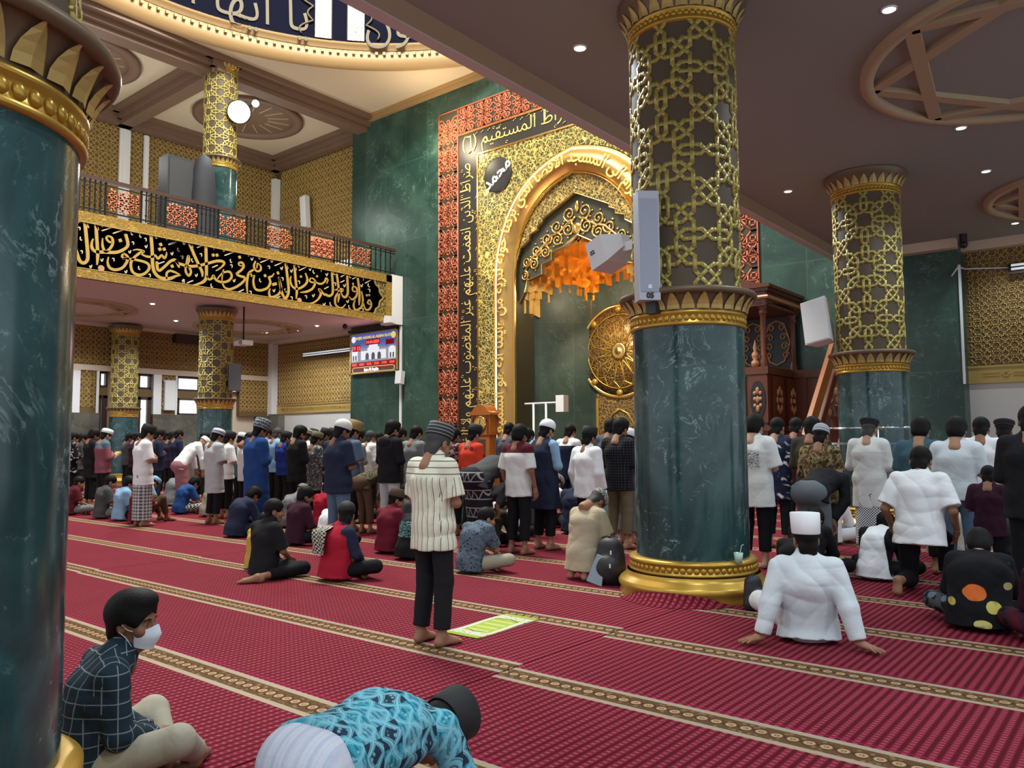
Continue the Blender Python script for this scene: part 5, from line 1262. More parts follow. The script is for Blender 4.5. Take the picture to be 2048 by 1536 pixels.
# ------------------------------------------------------------------ people: signed-distance bodies meshed with surface nets
A_ = lambda *v: np.array(v, float)
class Field:
    def __init__(s, lo, hi, h):
        s.lo = np.array(lo, float); s.h = h
        s.n = np.ceil((np.array(hi, float) - s.lo) / h).astype(int) + 1
        s.ax = [s.lo[i] + h * np.arange(s.n[i]) for i in range(3)]
        s.D = np.full(tuple(s.n), 1.0, np.float32)
    def _sub(s, lo, hi):
        sl = []
        for i in range(3):
            a = int(max(0, math.floor((lo[i] - s.lo[i]) / s.h))); b = int(min(s.n[i], math.ceil((hi[i] - s.lo[i]) / s.h) + 1))
            if b <= a: return None, None
            sl.append(slice(a, b))
        P = np.stack(np.meshgrid(*[s.ax[i][sl[i]] for i in range(3)], indexing='ij'), -1)
        return tuple(sl), P
    def _mix(s, sl, d, k):
        o = s.D[sl]; d = d.astype(np.float32)
        if k <= 0: s.D[sl] = np.minimum(o, d); return
        h = np.clip(.5 + .5 * (o - d) / k, 0, 1)
        s.D[sl] = o * (1 - h) + d * h - k * h * (1 - h)
    def cone(s, a, b, ra, rb, k=.03, wide=None, asp=1.0, flat=(False, False), asp2=None):
        """tapered limb from a to b; 'wide' = direction in which the section is asp times wider; flat ends cut clean"""
        a, b = np.array(a, float), np.array(b, float)
        m = max(ra, rb) * max(asp, asp2 or 1, 1) + .08
        sl, P = s._sub(np.minimum(a, b) - m, np.maximum(a, b) + m)
        if sl is None: return s
        ab = b - a; L = np.linalg.norm(ab) + 1e-9; ax = ab / L; Q = P - a
        t = Q @ ax; tc = np.clip(t / L, 0, 1); r = ra + (rb - ra) * tc
        over = t - tc * L
        if wide is None:
            perp = Q - t[..., None] * ax; d0 = np.sqrt((perp ** 2).sum(-1) + (0 if flat[0] and flat[1] else over ** 2)) - r
        else:
            w = np.array(wide, float); w = w - ax * (w @ ax); w /= np.linalg.norm(w); v = np.cross(ax, w)
            asq = asp if asp2 is None else asp + (asp2 - asp) * tc
            u_ = (Q @ w) / asq; v_ = Q @ v
            d0 = np.sqrt(u_ ** 2 + v_ ** 2 + over ** 2) - r
        if flat[0]: d0 = np.maximum(d0, -t)
        if flat[1]: d0 = np.maximum(d0, t - L)
        s._mix(sl, d0, k); return s
    def ell(s, c, r, k=.02, M=None, sub=False):
        c, r = np.array(c, float), np.array(r, float); m = r.max() + .06
        sl, P = s._sub(c - m, c + m)
        if sl is None: return s
        Q = P - c
        if M is not None: Q = Q @ M
        q = np.sqrt(((Q / r) ** 2).sum(-1)); q2 = np.sqrt(((Q / r ** 2) ** 2).sum(-1)) + 1e-9
        d = q * (q - 1) / q2
        if sub:
            o = s.D[sl]; d = -d.astype(np.float32); h = np.clip(.5 - .5 * (o - d) / k, 0, 1); s.D[sl] = o * (1 - h) + d * h + k * h * (1 - h)
        else: s._mix(sl, d, k)
        return s
    def cut(s, p, n):
        n = np.array(n, float); n /= np.linalg.norm(n)
        P = np.stack(np.meshgrid(*s.ax, indexing='ij'), -1); s.D = np.maximum(s.D, ((P - np.array(p, float)) @ n).astype(np.float32)); return s
    def folds(s, amp, seed=0, fx=50, fz=13):
        r = np.random.RandomState(seed); x, y, z = np.meshgrid(*s.ax, indexing='ij')
        p = r.rand(6) * 6.28
        wob = np.sin(z * fz + p[0] + 2 * x) * 1.2 + np.sin(z * 13 + p[1]) * .5
        g = lambda q: 1 - 2 * np.abs(np.sin(q * .5)) ** .7
        w1 = np.sin(z * 5 + p[0] + 3 * x) * 2.2 + np.sin(x * 7 - z * 4 + p[1]) * 1.6 + np.sin(y * 8 + z * 9 + p[2]) * 1.2
        w2 = np.sin(z * 6 - 4 * x + p[3]) * 2.4 + np.sin(x * 9 + y * 6 + p[4]) * 1.4
        e1 = np.clip(np.sin(z * 7 + x * 5 + p[5]) * .8 + .35, 0, 1); e2 = np.clip(np.sin(z * 8 - x * 7 + p[1] * 2 + 2) * .8 + .2, 0, 1)
        f = g(x * fx * .75 + y * fx * .4 + z * 6 + w1) * .55 * e1 + g(z * fx * .8 + x * fx * .3 + w2) * .45 * e2 + g(z * fx * .55 - x * fx * .55 + w1 * .7 + p[3]) * .35 * (1 - e1)
        s.D = (s.D + amp * .8 * f).astype(np.float32); return s
    def mesh(s):
        D = s.D; n = s.n
        D[0], D[-1] = 1, 1; D[:, 0], D[:, -1] = 1, 1; D[:, :, 0], D[:, :, -1] = 1, 1
        ins = D < 0; m = tuple(n - 1)
        acc = np.zeros(m + (3,), np.float32); cnt = np.zeros(m, np.float32)
        sh = [slice(0, -1), slice(1, None)]
        for ax in range(3):
            o = [i for i in range(3) if i != ax]
            for b in (0, 1):
                for c in (0, 1):
                    s0 = [None] * 3; s1 = [None] * 3; s0[ax] = sh[0]; s1[ax] = sh[1]
                    s0[o[0]] = s1[o[0]] = sh[b]; s0[o[1]] = s1[o[1]] = sh[c]
                    d0, d1 = D[tuple(s0)], D[tuple(s1)]; x = (d0 < 0) != (d1 < 0)
                    t = np.where(x, d0 / np.where(x, d0 - d1, 1), 0)
                    acc[..., ax] += np.where(x, t, 0); acc[..., o[0]] += x * b; acc[..., o[1]] += x * c; cnt += x
        act = cnt > 0; idx = -np.ones(m, int); idx[act] = np.arange(act.sum())
        g = np.stack(np.nonzero(act), 1); V = (g + acc[act] / cnt[act][:, None]) * s.h + s.lo
        F = []
        for ax in range(3):
            o = [i for i in range(3) if i != ax]
            s0 = [slice(1, -1)] * 3; s1 = [slice(1, -1)] * 3; s0[ax] = slice(0, -1); s1[ax] = slice(1, None)
            a, b = ins[tuple(s0)], ins[tuple(s1)]
            for flip, e in ((False, a & ~b), (True, ~a & b)):
                q = np.stack(np.nonzero(e), 1)
                if not len(q): continue
                q[:, o[0]] += 1; q[:, o[1]] += 1
                def at(da, db):
                    r = q.copy(); r[:, o[0]] -= da; r[:, o[1]] -= db; return idx[r[:, 0], r[:, 1], r[:, 2]]
                f = np.stack([at(1, 1), at(0, 1), at(0, 0), at(1, 0)], 1)
                if flip ^ (ax == 1): f = f[:, ::-1]
                F.append(f)
        return V, np.concatenate(F)
def join_arrays(L):
    V = []; F = []; n = 0
    for v, f in L: V.append(v); F.append(f + n); n += len(v)
    return np.concatenate(V), np.concatenate(F)
def smooth_mesh(name, V, F):
    me = mesh_from(name, V, F); me.polygons.foreach_set('use_smooth', np.ones(len(F), bool)); return me
def frame(fwd, up):
    f = np.array(fwd, float); f /= np.linalg.norm(f); u = np.array(up, float); r = np.cross(f, u); r /= np.linalg.norm(r); u = np.cross(r, f)
    return np.stack([r, f, u], 1)          # columns: right, forward, up
# ---------------- canonical head (facing +Y), hair and hats, hands
def head_field(h):
    f = Field((-.12, -.15, -.24), (.12, .16, .15), h)
    f.ell((0, -.012, .035), (.076, .096, .086), 0); f.ell((0, .025, -.035), (.062, .068, .082), .03); f.ell((0, .045, -.085), (.045, .042, .040), .03)
    f.cone((0, -.016, -.07), (0, -.034, -.20), .059, .064, .03)
    f.cone((-.035, .080, .022), (.035, .080, .022), .012, .012, .02)
    f.cone((0, .088, .012), (0, .108, -.030), .010, .016, .012); f.ell((-.015, .094, -.034), (.011, .012, .009), .008); f.ell((.015, .094, -.034), (.011, .012, .009), .008)
    f.cone((-.020, .082, -.066), (.020, .082, -.066), .009, .009, .008); f.cone((-.016, .080, -.078), (.016, .080, -.078), .009, .009, .006)
    for s in (-1, 1):
        f.ell((s * .032, .094, .004), (.018, .014, .012), .012, sub=True); f.ell((s * .032, .076, .003), (.014, .013, .011), .003)
        f.ell((s * .042, .062, -.030), (.028, .026, .024), .02)
        f.ell((s * .080, -.008, -.008), (.011, .021, .032), .010); f.ell((s * .088, -.004, -.006), (.006, .011, .017), .005, sub=True)
    return f
HEADS = {}
def head_mesh(h):
    if h not in HEADS: HEADS[h] = head_field(h).mesh()
    return HEADS[h]
def hair_field(h, style):
    f = Field((-.13, -.16, -.16), (.13, .17, .18), h)
    g = .010 if style in ('short',) else .006 if style in ('crop', 'under') else .018
    f.ell((0, -.014, .040), (.078 + g, .098 + g, .086 + g * 1.3), 0)
    if style == 'top': f.ell((0, .03, .105), (.07, .075, .045), .03)
    if style in ('long', 'kid'): f.ell((0, -.045, -.03), (.082, .072, .075), .03)
    else: f.cone((-.036, -.060, -.05), (.036, -.060, -.05), .030, .030, .04); f.cone((-.026, -.050, -.09), (.026, -.050, -.09), .030, .030, .03)
    # keep the face clear
    f.ell((0, .145, -.045), (.105, .115, .105), .012, sub=True)
    f.ell((0, .12, .01), (.062, .06, .045), .015, sub=True)
    for s in (-1, 1): f.ell((s * .09, .02, -.045), (.035, .05, .055), .015, sub=True)
    if style == 'under': f.cut((0, 0, .075), (0, 0, 1))
    f.cut((0, 0, -.115 if style in ('long', 'kid') else -.105), (0, .25, -1)); f.folds(.0022, 3, 90, 50)
    return f
HAIR = {}
def hair_mesh(style, h=.007):
    k = (style, h)
    if k not in HAIR: HAIR[k] = smooth_mesh('hair', *hair_field(h, style).mesh())
    return HAIR[k]
def ring_loft(mb, rings, n=28, cap=True, lower=False):
    """rings: (cx, cy, z, rx, ry[, tilt about X]) stacked ellipses"""
    V = []
    for r in rings:
        cx, cy, z, rx, ry = r[:5]; tl = r[5] if len(r) > 5 else 0
        for k in range(n):
            a = 2 * math.pi * k / n; y = ry * math.sin(a); V.append((cx + rx * math.cos(a), cy + y * math.cos(tl), z + y * math.sin(tl)))
    F = [(i*n+k, i*n+(k+1) % n, (i+1)*n+(k+1) % n, (i+1)*n+k) for i in range(len(rings)-1) for k in range(n)]
    mb.add(V, F, True)
    if cap:
        m = len(rings) - 1; mb.add([V[m*n+k] for k in range(n)], [tuple(range(n))], False)
    return mb
HATS = {}
def hat_mesh(kind):
    if kind in HATS: return HATS[kind]
    m = MB(); c = -.014; t = .10
    if kind == 'songkok': ring_loft(m, [(0, c, .050, .084, .104, t), (0, c, .056, .090, .110, t), (0, c, .10, .091, .111, t), (0, c, .150, .086, .106, t), (0, c, .154, .080, .10, t)]); ring_loft(m, [(0, c, .154, .078, .098, t), (0, c, .148, .06, .08, t)])
    elif kind == 'tall': ring_loft(m, [(0, c, .045, .088, .108, t), (0, c, .05, .093, .113, t), (0, c, .12, .097, .117, t), (0, c, .185, .098, .118, t), (0, c, .19, .092, .112, t)]); ring_loft(m, [(0, c, .19, .09, .11, t), (0, c, .182, .05, .07, t)])
    elif kind == 'dome': ring_loft(m, [(0, c, .040, .086, .106, t), (0, c, .046, .091, .111, t), (0, c, .085, .091, .111, t), (0, c, .118, .080, .098, t), (0, c, .142, .060, .073, t), (0, c, .157, .032, .04, t), (0, c, .162, .006, .008, t)])
    elif kind == 'kopiah': ring_loft(m, [(0, c, .045, .085, .105, t), (0, c, .05, .091, .111, t), (0, c, .095, .091, .111, t), (0, c, .115, .087, .107, t), (0, c, .132, .072, .09, t), (0, c, .142, .04, .05, t), (0, c, .143, .005, .005, t)])
    elif kind == 'beret': ring_loft(m, [(0, c, .052, .086, .106, t), (0, c, .06, .092, .112, t), (0, c, .085, .094, .114, t), (0, c - .005, .10, .108, .13, t), (0, c - .005, .118, .108, .13, t), (0, c, .135, .075, .095, t), (0, c, .142, .03, .04, t), (0, c, .142, .005, .005, t)])
    elif kind == 'band': ring_loft(m, [(0, c, .03, .089, .109, .05), (0, c, .035, .094, .114, .05), (0, c, .075, .094, .114, .05), (0, c, .08, .088, .108, .05)], cap=False)
    me = m.build('cap', None).data; o = [q for q in COL.objects if q.data == me][0]; bpy.data.objects.remove(o)
    HATS[kind] = me; return me
def hand_field(kind, h):
    f = Field((-.085, -.035, -.075), (.085, .215, .045), h)
    f.cone((0, -.03, 0), (0, .02, 0), .027, .029, .01, (1, 0, 0), 1.15)
    f.cone((-.022, .03, 0), (-.026, .085, 0), .017, .015, .012); f.cone((.022, .03, 0), (.024, .080, 0), .017, .015, .012); f.cone((0, .025, .002), (0, .088, .002), .019, .016, .015)
    bend = {'flat': (.05, .05, .02), 'relaxed': (.35, .45, .3), 'curl': (.9, 1.0, .6)}[kind]
    for x, L, sp in ((-.030, .070, -.10), (-.011, .080, -.03), (.010, .076, .04), (.029, .060, .13)):
        p = A_(x, .088 - abs(x) * .2, .002); a = 0.0; d = A_(math.sin(sp * (2.2 if kind == 'flat' else 1)), 1, 0); d /= np.linalg.norm(d); r = .0088
        for l, b in zip((.45, .32, .26), bend):
            a += b; q = p + (d * math.cos(a) + A_(0, 0, -1) * math.sin(a)) * L * l; f.cone(p, q, r, r * .92, .005); p = q; r *= .92
    p = A_(-.030, .022, -.004)
    for q, r in ((A_(-.055, .048, -.012), .0125), (A_(-.066, .075, -.018), .0100), (A_(-.068, .098, -.022), .0088)):
        f.cone(p, q, r + .001, r, .008); p = q
    return f
HANDS = {}
def hand_mesh(kind, h, right):
    k = (kind, h, right)
    if k not in HANDS:
        V, F = hand_field(kind, h).mesh()
        if not right: V = V * A_(-1, 1, 1); F = F[:, ::-1]
        HANDS[k] = (V, F)
    return HANDS[k]
# ---------------- poses (metres, facing +Y, standing height 1.70 without cap)
def sym(**k): return {n: (A_(*v), A_(-v[0], *v[1:])) for n, v in k.items()}     # right side given, left mirrored (index 0 right x>0)
def pose(pel, chest, neck, head, pitch, yaw=0, hand='relaxed', **k):
    d = dict(pel=A_(*pel), chest=A_(*chest), neck=A_(*neck), head=A_(*head), pitch=pitch, yaw=yaw, hand=hand, hipy=A_(0, 0, 1))
    for n, v in k.items(): d[n] = v
    return d
POSES = {}
_st = sym(hip=(.09, 0, .90), kn=(.10, .02, .49), an=(.115, -.02, .085), toe=(.135, .16, .03))
POSES['fold'] = pose((0, 0, .94), (0, -.015, 1.27), (0, .005, 1.44), (0, .055, 1.555), -24, **_st, sh=sym(a=(.175, -.01, 1.375))['a'], el=(A_(.235, .02, 1.10), A_(-.235, .02, 1.10)), wr=(A_(.035, .205, 1.15), A_(-.045, .185, 1.11)), hdir=(A_(-1, .15, .05), A_(1, .15, .0)), palm=(A_(0, -1, 0), A_(0, -1, 0)))
POSES['pray'] = pose((0, 0, .94), (0, -.015, 1.27), (0, .005, 1.44), (0, .06, 1.55), -30, **_st, sh=sym(a=(.175, -.01, 1.375))['a'], el=(A_(.235, .04, 1.10), A_(-.235, .04, 1.10)), wr=(A_(.09, .22, 1.27), A_(-.09, .22, 1.27)), hdir=(A_(-.2, .3, 1), A_(.2, .3, 1)), palm=(A_(0, -1, .2), A_(0, -1, .2)))
POSES['down'] = pose((0, 0, .94), (0, -.015, 1.27), (0, .0, 1.44), (0, .045, 1.56), -18, **_st, sh=sym(a=(.175, -.01, 1.375))['a'], el=(A_(.245, -.03, 1.09), A_(-.245, -.03, 1.09)), wr=(A_(.245, .05, .86), A_(-.245, .05, .86)), hdir=(A_(0, .15, -1), A_(0, .15, -1)), palm=(A_(-1, 0, 0), A_(1, 0, 0)))
POSES['bow'] = pose((0, -.12, .94), (0, .20, 1.06), (0, .38, 1.10), (0, .50, 1.06), -75, hip=sym(a=(.09, -.10, .90))['a'], kn=sym(a=(.10, -.02, .49))['a'], an=_st['an'], toe=_st['toe'], sh=sym(a=(.175, .32, 1.07))['a'], el=sym(a=(.21, .27, .80))['a'], wr=sym(a=(.13, .12, .58))['a'], hdir=sym(a=(0, .15, -1))['a'], palm=(A_(0, -1, 0), A_(0, -1, 0)))
POSES['lean'] = pose((0, -.10, .95), (0, .12, 1.22), (0, .26, 1.34), (0, .37, 1.36), -55, hip=sym(a=(.09, -.08, .90))['a'], kn=sym(a=(.10, .0, .49))['a'], an=_st['an'], toe=_st['toe'], sh=sym(a=(.175, .20, 1.30))['a'], el=sym(a=(.215, .26, 1.03))['a'], wr=sym(a=(.16, .30, .80))['a'], hdir=sym(a=(0, .1, -1))['a'], palm=(A_(-1, 0, 0), A_(1, 0, 0)))
POSES['sit'] = pose((0, 0, .13), (0, .03, .44), (0, .10, .60), (0, .165, .70), -20, hip=sym(a=(.09, .02, .11))['a'], kn=sym(a=(.37, .27, .15))['a'], an=(A_(-.06, .40, .065), A_(.10, .32, .06)), toe=(A_(-.22, .34, .05), A_(.24, .24, .04)), sh=sym(a=(.17, .05, .535))['a'], el=sym(a=(.235, .10, .29))['a'], wr=sym(a=(.12, .27, .22))['a'], hdir=sym(a=(-.5, .6, -.2))['a'], palm=(A_(0, 0, -1), A_(0, 0, -1)))
POSES['slump'] = pose((0, -.02, .13), (0, .06, .42), (0, .19, .55), (0, .29, .62), -50, hip=sym(a=(.09, .02, .11))['a'], kn=sym(a=(.36, .29, .15))['a'], an=POSES['sit']['an'], toe=POSES['sit']['toe'], sh=sym(a=(.17, .13, .51))['a'], el=sym(a=(.225, .22, .27))['a'], wr=sym(a=(.10, .36, .20))['a'], hdir=sym(a=(-.4, .8, -.2))['a'], palm=(A_(0, 0, -1), A_(0, 0, -1)))
POSES['kneesup'] = pose((0, 0, .12), (0, .02, .44), (0, .10, .60), (0, .165, .70), -15, hip=sym(a=(.09, .03, .11))['a'], kn=sym(a=(.17, .40, .44))['a'], an=sym(a=(.13, .52, .075))['a'], toe=sym(a=(.15, .69, .03))['a'], sh=sym(a=(.17, .05, .535))['a'], el=sym(a=(.24, .20, .35))['a'], wr=sym(a=(.09, .42, .38))['a'], hdir=sym(a=(-1, .3, -.1))['a'], palm=(A_(0, -1, 0), A_(0, -1, 0)))
POSES['kneel'] = pose((0, 0, .29), (0, .06, .62), (0, .15, .77), (0, .235, .84), -50, hip=sym(a=(.09, .02, .27))['a'], kn=sym(a=(.14, .42, .085))['a'], an=sym(a=(.10, -.05, .10))['a'], toe=sym(a=(.10, -.13, -.04))['a'], sh=sym(a=(.17, .09, .71))['a'], el=sym(a=(.23, .15, .46))['a'], wr=sym(a=(.13, .33, .33))['a'], hdir=sym(a=(-.1, .9, -.3))['a'], palm=(A_(0, 0, -1), A_(0, 0, -1)))
POSES['upkneel'] = pose((0, 0, .56), (0, .04, .89), (0, .10, 1.05), (0, .165, 1.155), -28, hip=sym(a=(.09, .01, .53))['a'], kn=sym(a=(.13, .10, .085))['a'], an=sym(a=(.12, -.30, .10))['a'], toe=sym(a=(.12, -.38, -.05))['a'], sh=sym(a=(.18, .05, .99))['a'], el=sym(a=(.28, -.02, .73))['a'], wr=sym(a=(.27, .16, .55))['a'], hdir=sym(a=(-.2, .6, -.8))['a'], palm=(A_(-1, 0, 0), A_(1, 0, 0)))
POSES['crawl'] = pose((0, -.06, .52), (0, .28, .56), (0, .47, .55), (0, .60, .48), -88, hand='flat', hip=sym(a=(.10, -.05, .48))['a'], kn=sym(a=(.14, .02, .085))['a'], an=sym(a=(.13, -.42, .07))['a'], toe=sym(a=(.13, -.56, .03))['a'], sh=sym(a=(.175, .42, .54))['a'], el=sym(a=(.23, .50, .28))['a'], wr=sym(a=(.20, .50, .05))['a'], hdir=sym(a=(0, 1, 0))['a'], palm=(A_(0, 0, -1), A_(0, 0, -1)))
POSES['leanback'] = pose((0, 0, .12), (0, -.09, .45), (0, -.08, .63), (0, -.05, .75), -8, hand='flat', hip=sym(a=(.09, .03, .11))['a'], kn=sym(a=(.38, .30, .18))['a'], an=(A_(.10, .50, .06), A_(.05, .38, .06)), toe=(A_(.28, .50, .05), A_(-.1, .45, .04)), sh=sym(a=(.19, -.10, .555))['a'], el=sym(a=(.27, -.17, .29))['a'], wr=sym(a=(.33, -.20, .055))['a'], hdir=sym(a=(.75, -.6, -.12))['a'], palm=(A_(0, 0, -1), A_(0, 0, -1)))
POSES['sideleg'] = pose((0, 0, .13), (0, .02, .45), (0, .07, .62), (0, .12, .73), -8, hip=sym(a=(.09, .02, .11))['a'], kn=(A_(.40, .22, .13), A_(-.30, .30, .15)), an=(A_(.12, -.22, .06), A_(.08, .33, .06)), toe=(A_(-.06, -.27, .04), A_(.22, .25, .04)), sh=sym(a=(.18, .02, .55))['a'], el=sym(a=(.24, .08, .30))['a'], wr=sym(a=(.12, .25, .20))['a'], hdir=sym(a=(-.5, .6, -.2))['a'], palm=(A_(0, 0, -1), A_(0, 0, -1)))
POSES['boy'] = pose((0, 0, .13), (0, .07, .44), (0, .16, .61), (0, .215, .74), -4, hip=sym(a=(.09, .02, .11))['a'], kn=(A_(.31, .36, .24), A_(-.27, .38, .22)), an=(A_(.02, .52, .07), A_(-.02, .40, .07)), toe=(A_(-.12, .60, .04), A_(.14, .44, .04)), sh=sym(a=(.165, .10, .54))['a'], el=sym(a=(.21, .13, .28))['a'], wr=(A_(.04, .33, .20), A_(-.04, .34, .18)), hdir=(A_(-.7, .6, -.1), A_(.7, .6, -.1)), palm=(A_(0, -.3, -1), A_(0, -.3, -1)))
UP = A_(0, 0, 1)
def bounds(p):
    P = [p['pel'], p['chest'], p['neck'], p['head']] + [q for k in ('hip', 'kn', 'an', 'toe', 'sh', 'el', 'wr') for q in p[k]]
    P = np.array(P); return P.min(0) - .24, P.max(0) + .24
def limb_frame(p):
    t = p['neck'] - p['pel']; r = p['sh'][0] - p['sh'][1]; return r / np.linalg.norm(r)
BODY = {}
def body_mesh(pn, p, h, hh, hf, fat=1.0, yaw=None, pitch=None):
    key = (pn, h, hh, hf, fat, yaw, pitch)
    if key in BODY: return BODY[key]
    lo, hi = bounds(p); f = Field(lo, hi, h); W_ = limb_frame(p)
    f.cone(p['pel'], p['chest'], .085, .088, 0, W_, 1.4); f.cone(p['chest'], p['neck'] - (p['neck'] - p['chest']) * .15, .088, .05, .05, W_, 1.5)
    f.cone(p['sh'][0], p['sh'][1], .045, .045, .05); f.cone(p['neck'] - (p['neck'] - p['chest']) * .12, p['neck'] + (p['head'] - p['neck']) * .35, .062, .056, .03)
    for i in (0, 1):
        f.cone(p['sh'][i], p['el'][i], .046, .036, .03); f.cone(p['el'][i], p['wr'][i], .037, .025, .02)
        f.cone(p['hip'][i], p['kn'][i], .072, .047, .04); m = p['kn'][i] * .65 + p['an'][i] * .35
        f.cone(p['kn'][i], m, .047, .050, .03); f.cone(m, p['an'][i], .050, .033, .03)
        a, t = p['an'][i], p['toe'][i]; d = t - a; fw_ = d / np.linalg.norm(d)
        if t[2] > 0: dn = A_(0, 0, -1); heel = a - fw_ * A_(1, 1, 0) * .035 + dn * (a[2] - .035); ball = A_(t[0], t[1], .026) - fw_ * A_(1, 1, 0) * .05
        else: heel = a + A_(0, -.045, .01); ball = A_(t[0], t[1] + .02, .04)
        f.cone(a, heel, .034, .030, .02); f.cone(heel, ball, .030, .026, .03, np.cross(ball - heel, UP) if abs((ball - heel)[2]) < .09 else A_(1, 0, 0), 1.0, asp2=1.55)
        f.cone(a, ball, .032, .022, .03)
        w = np.cross(fw_, UP); w = w / (np.linalg.norm(w) + 1e-9) if np.linalg.norm(w) > .3 else A_(1, 0, 0)
        td = A_(fw_[0], fw_[1], 0); td = td / (np.linalg.norm(td) + 1e-9)
        if t[2] < 0: td = A_(0, .25, -.3)
        for q, (o, L, r) in enumerate(((-.027, .050, .0135), (-.010, .050, .0098), (.005, .046, .0094), (.019, .040, .009), (.032, .032, .0085))):
            s = -1 if i == 0 else 1; b0 = ball + w * o * -s * (1 if True else 1) + td * .012; f.cone(b0, b0 + td * L + A_(0, 0, -.006 if t[2] > 0 else 0), r, r * .9, .006)
    parts = [f.mesh()]
    hd = head_frame(p, yaw, pitch); V, F = head_mesh(hh); parts.append((V @ hd.T * 1.06 + p['head'], F))
    for i in (0, 1):
        V, F = hand_mesh(p['hand'], hf, i == 0); pl = p['palm'][i]; R = frame(p['hdir'][i], -np.array(pl, float))
        parts.append((V @ R.T + p['wr'][i] + R[:, 1] * .02, F))
    V, F = join_arrays(parts); BODY[key] = smooth_mesh('person', V, F); return BODY[key]
def head_frame(p, yaw=None, pitch=None):
    pt = math.radians(p['pitch'] if pitch is None else pitch); yw = math.radians(p['yaw'] if yaw is None else yaw)
    f = A_(math.sin(-yw) * math.cos(pt), math.cos(yw) * math.cos(pt), math.sin(pt)); u = A_(-math.sin(-yw) * math.sin(pt), -math.cos(yw) * math.sin(pt), math.cos(pt))
    return frame(f, u)
CLOTH = {}
def tilted(pn): return pn.startswith(('bow', 'crawl', 'upkneel')) or (pn.startswith('lean') and not pn.startswith('leanback'))
def shirt_mesh(pn, p, h, sleeve, hem, loose, seed, fat, amp):
    key = ('s', pn, h, sleeve, hem, loose, seed, fat, amp)
    if key in CLOTH: return CLOTH[key]
    lo, hi = bounds(p); f = Field(lo, hi, h); W_ = limb_frame(p); L = loose
    up = p['chest'] - p['pel']; up = up / np.linalg.norm(up); bot = p['pel'] - up * (min(hem, .05) if pn[:3] == 'cra' else hem)
    if pn[:3] == 'bow' or (pn[:4] == 'lean' and tilted(pn)): bot = p['pel'] + A_(0, -.035, -.13)
    standing = p['pel'][2] > .5 and not tilted(pn)
    if not standing and not tilted(pn):
        bot = p['pel'] * A_(1, 1, 0) + A_(0, -.01, .03 if p['pel'][2] < .2 else max(.1, p['pel'][2] - hem)); 
    f.cone(bot, p['pel'], .124 * fat + L * 1.3, .116 * fat + L, 0, W_, 1.40, flat=(True, False))
    f.cone(p['pel'], p['chest'], .112 * fat + L, .116 * fat + L * .8, .04, W_, 1.40, asp2=1.46)
    top = p['neck'] - (p['neck'] - p['chest']) * .20
    f.cone(p['chest'], top, .110 * fat + L * .8, .075, .05, W_, 1.42, asp2=1.5)
    f.cone(p['sh'][0] * .9 + p['sh'][1] * .1, p['sh'][1] * .9 + p['sh'][0] * .1, .062 + L * .5, .062 + L * .5, .05)
    nk = p['neck'] + (p['head'] - p['neck']) * .44; nb_ = np.cross(W_, p['neck'] - p['chest']); nb_ = nb_ / np.linalg.norm(nb_)
    f.cone(top, nk - nb_ * .016, .084, .070, .03, flat=(False, True))
    for i in (0, 1):
        s, e, w = p['sh'][i], p['el'][i], p['wr'][i]
        if sleeve >= 1:
            f.cone(s, e, .064 + L * .5, .050 + L * .6, .03); q = e + (w - e) * min(1, (sleeve - 1)) * .96; f.cone(e, q, .052 + L * .6, .040 + L * .5, .02, flat=(False, True))
        elif sleeve > 0:
            q = s + (e - s) * sleeve; f.cone(s, q, .066 + L * .5, .062 + L * .9, .03, flat=(False, True))
    f.folds(amp, seed); f.cut((0, 0, .004), (0, 0, -1))
    if sleeve <= 0:
        for i in (0, 1): f.cut(p['sh'][i] + W_ * (1 if i == 0 else -1) * .03, W_ * (1 if i == 0 else -1))
    CLOTH[key] = smooth_mesh('shirt', *f.mesh()); return CLOTH[key]
def legs_mesh(pn, p, h, kind, seed, fat, amp, hemz):
    key = ('l', pn, h, kind, seed, fat, amp, hemz)
    if key in CLOTH: return CLOTH[key]
    lo, hi = bounds(p); f = Field(lo, hi, h); W_ = limb_frame(p)
    up = p['chest'] - p['pel']; up = up / np.linalg.norm(up)
    stand = p['pel'][2] > .8
    f.cone(p['pel'] + up * .05, p['pel'] - (A_(0, 0, .05) if stand else up * .0), .100 * fat, .106 * fat, 0, W_, 1.32, flat=(True, False))
    if kind == 'sarong' and stand:
        a = (p['hip'][0] + p['hip'][1]) / 2 + A_(0, 0, .0); b = (p['an'][0] + p['an'][1]) / 2 * A_(1, 1, 0) + A_(0, .02, hemz)
        f.cone(a, b, .135 * fat, .150, .05, W_, 1.35, flat=(False, True), asp2=1.28)
    else:
        for i in (0, 1):
            k, a = p['kn'][i], p['an'][i]
            f.cone(p['hip'][i], k, .092 * fat, .074, .04); e = a + (k - a) * (hemz / .41 if hemz else .05)
            f.cone(k, e, .074, .066 if stand else .058, .02, flat=(False, True))
        if kind == 'sarong':
            m = (p['kn'][0] + p['kn'][1]) / 2; f.cone(p['pel'] * A_(1, 1, 0) + A_(0, .05, .12), m * A_(1, 1, 0) + A_(0, .06, .11), .10, .09, .08, W_, 2.2, asp2=2.8)
    if tilted(pn) and not pn.startswith('upkneel'):
        c_ = p['pel'] - up * .075; f.cone(c_ - W_ * .06, c_ + W_ * .06, .132 * fat, .132 * fat, .06)
    f.folds(amp * .5, seed + 11, 42, 9); f.cut((0, 0, .004), (0, 0, -1))
    CLOTH[key] = smooth_mesh('trousers', *f.mesh()); return CLOTH[key]
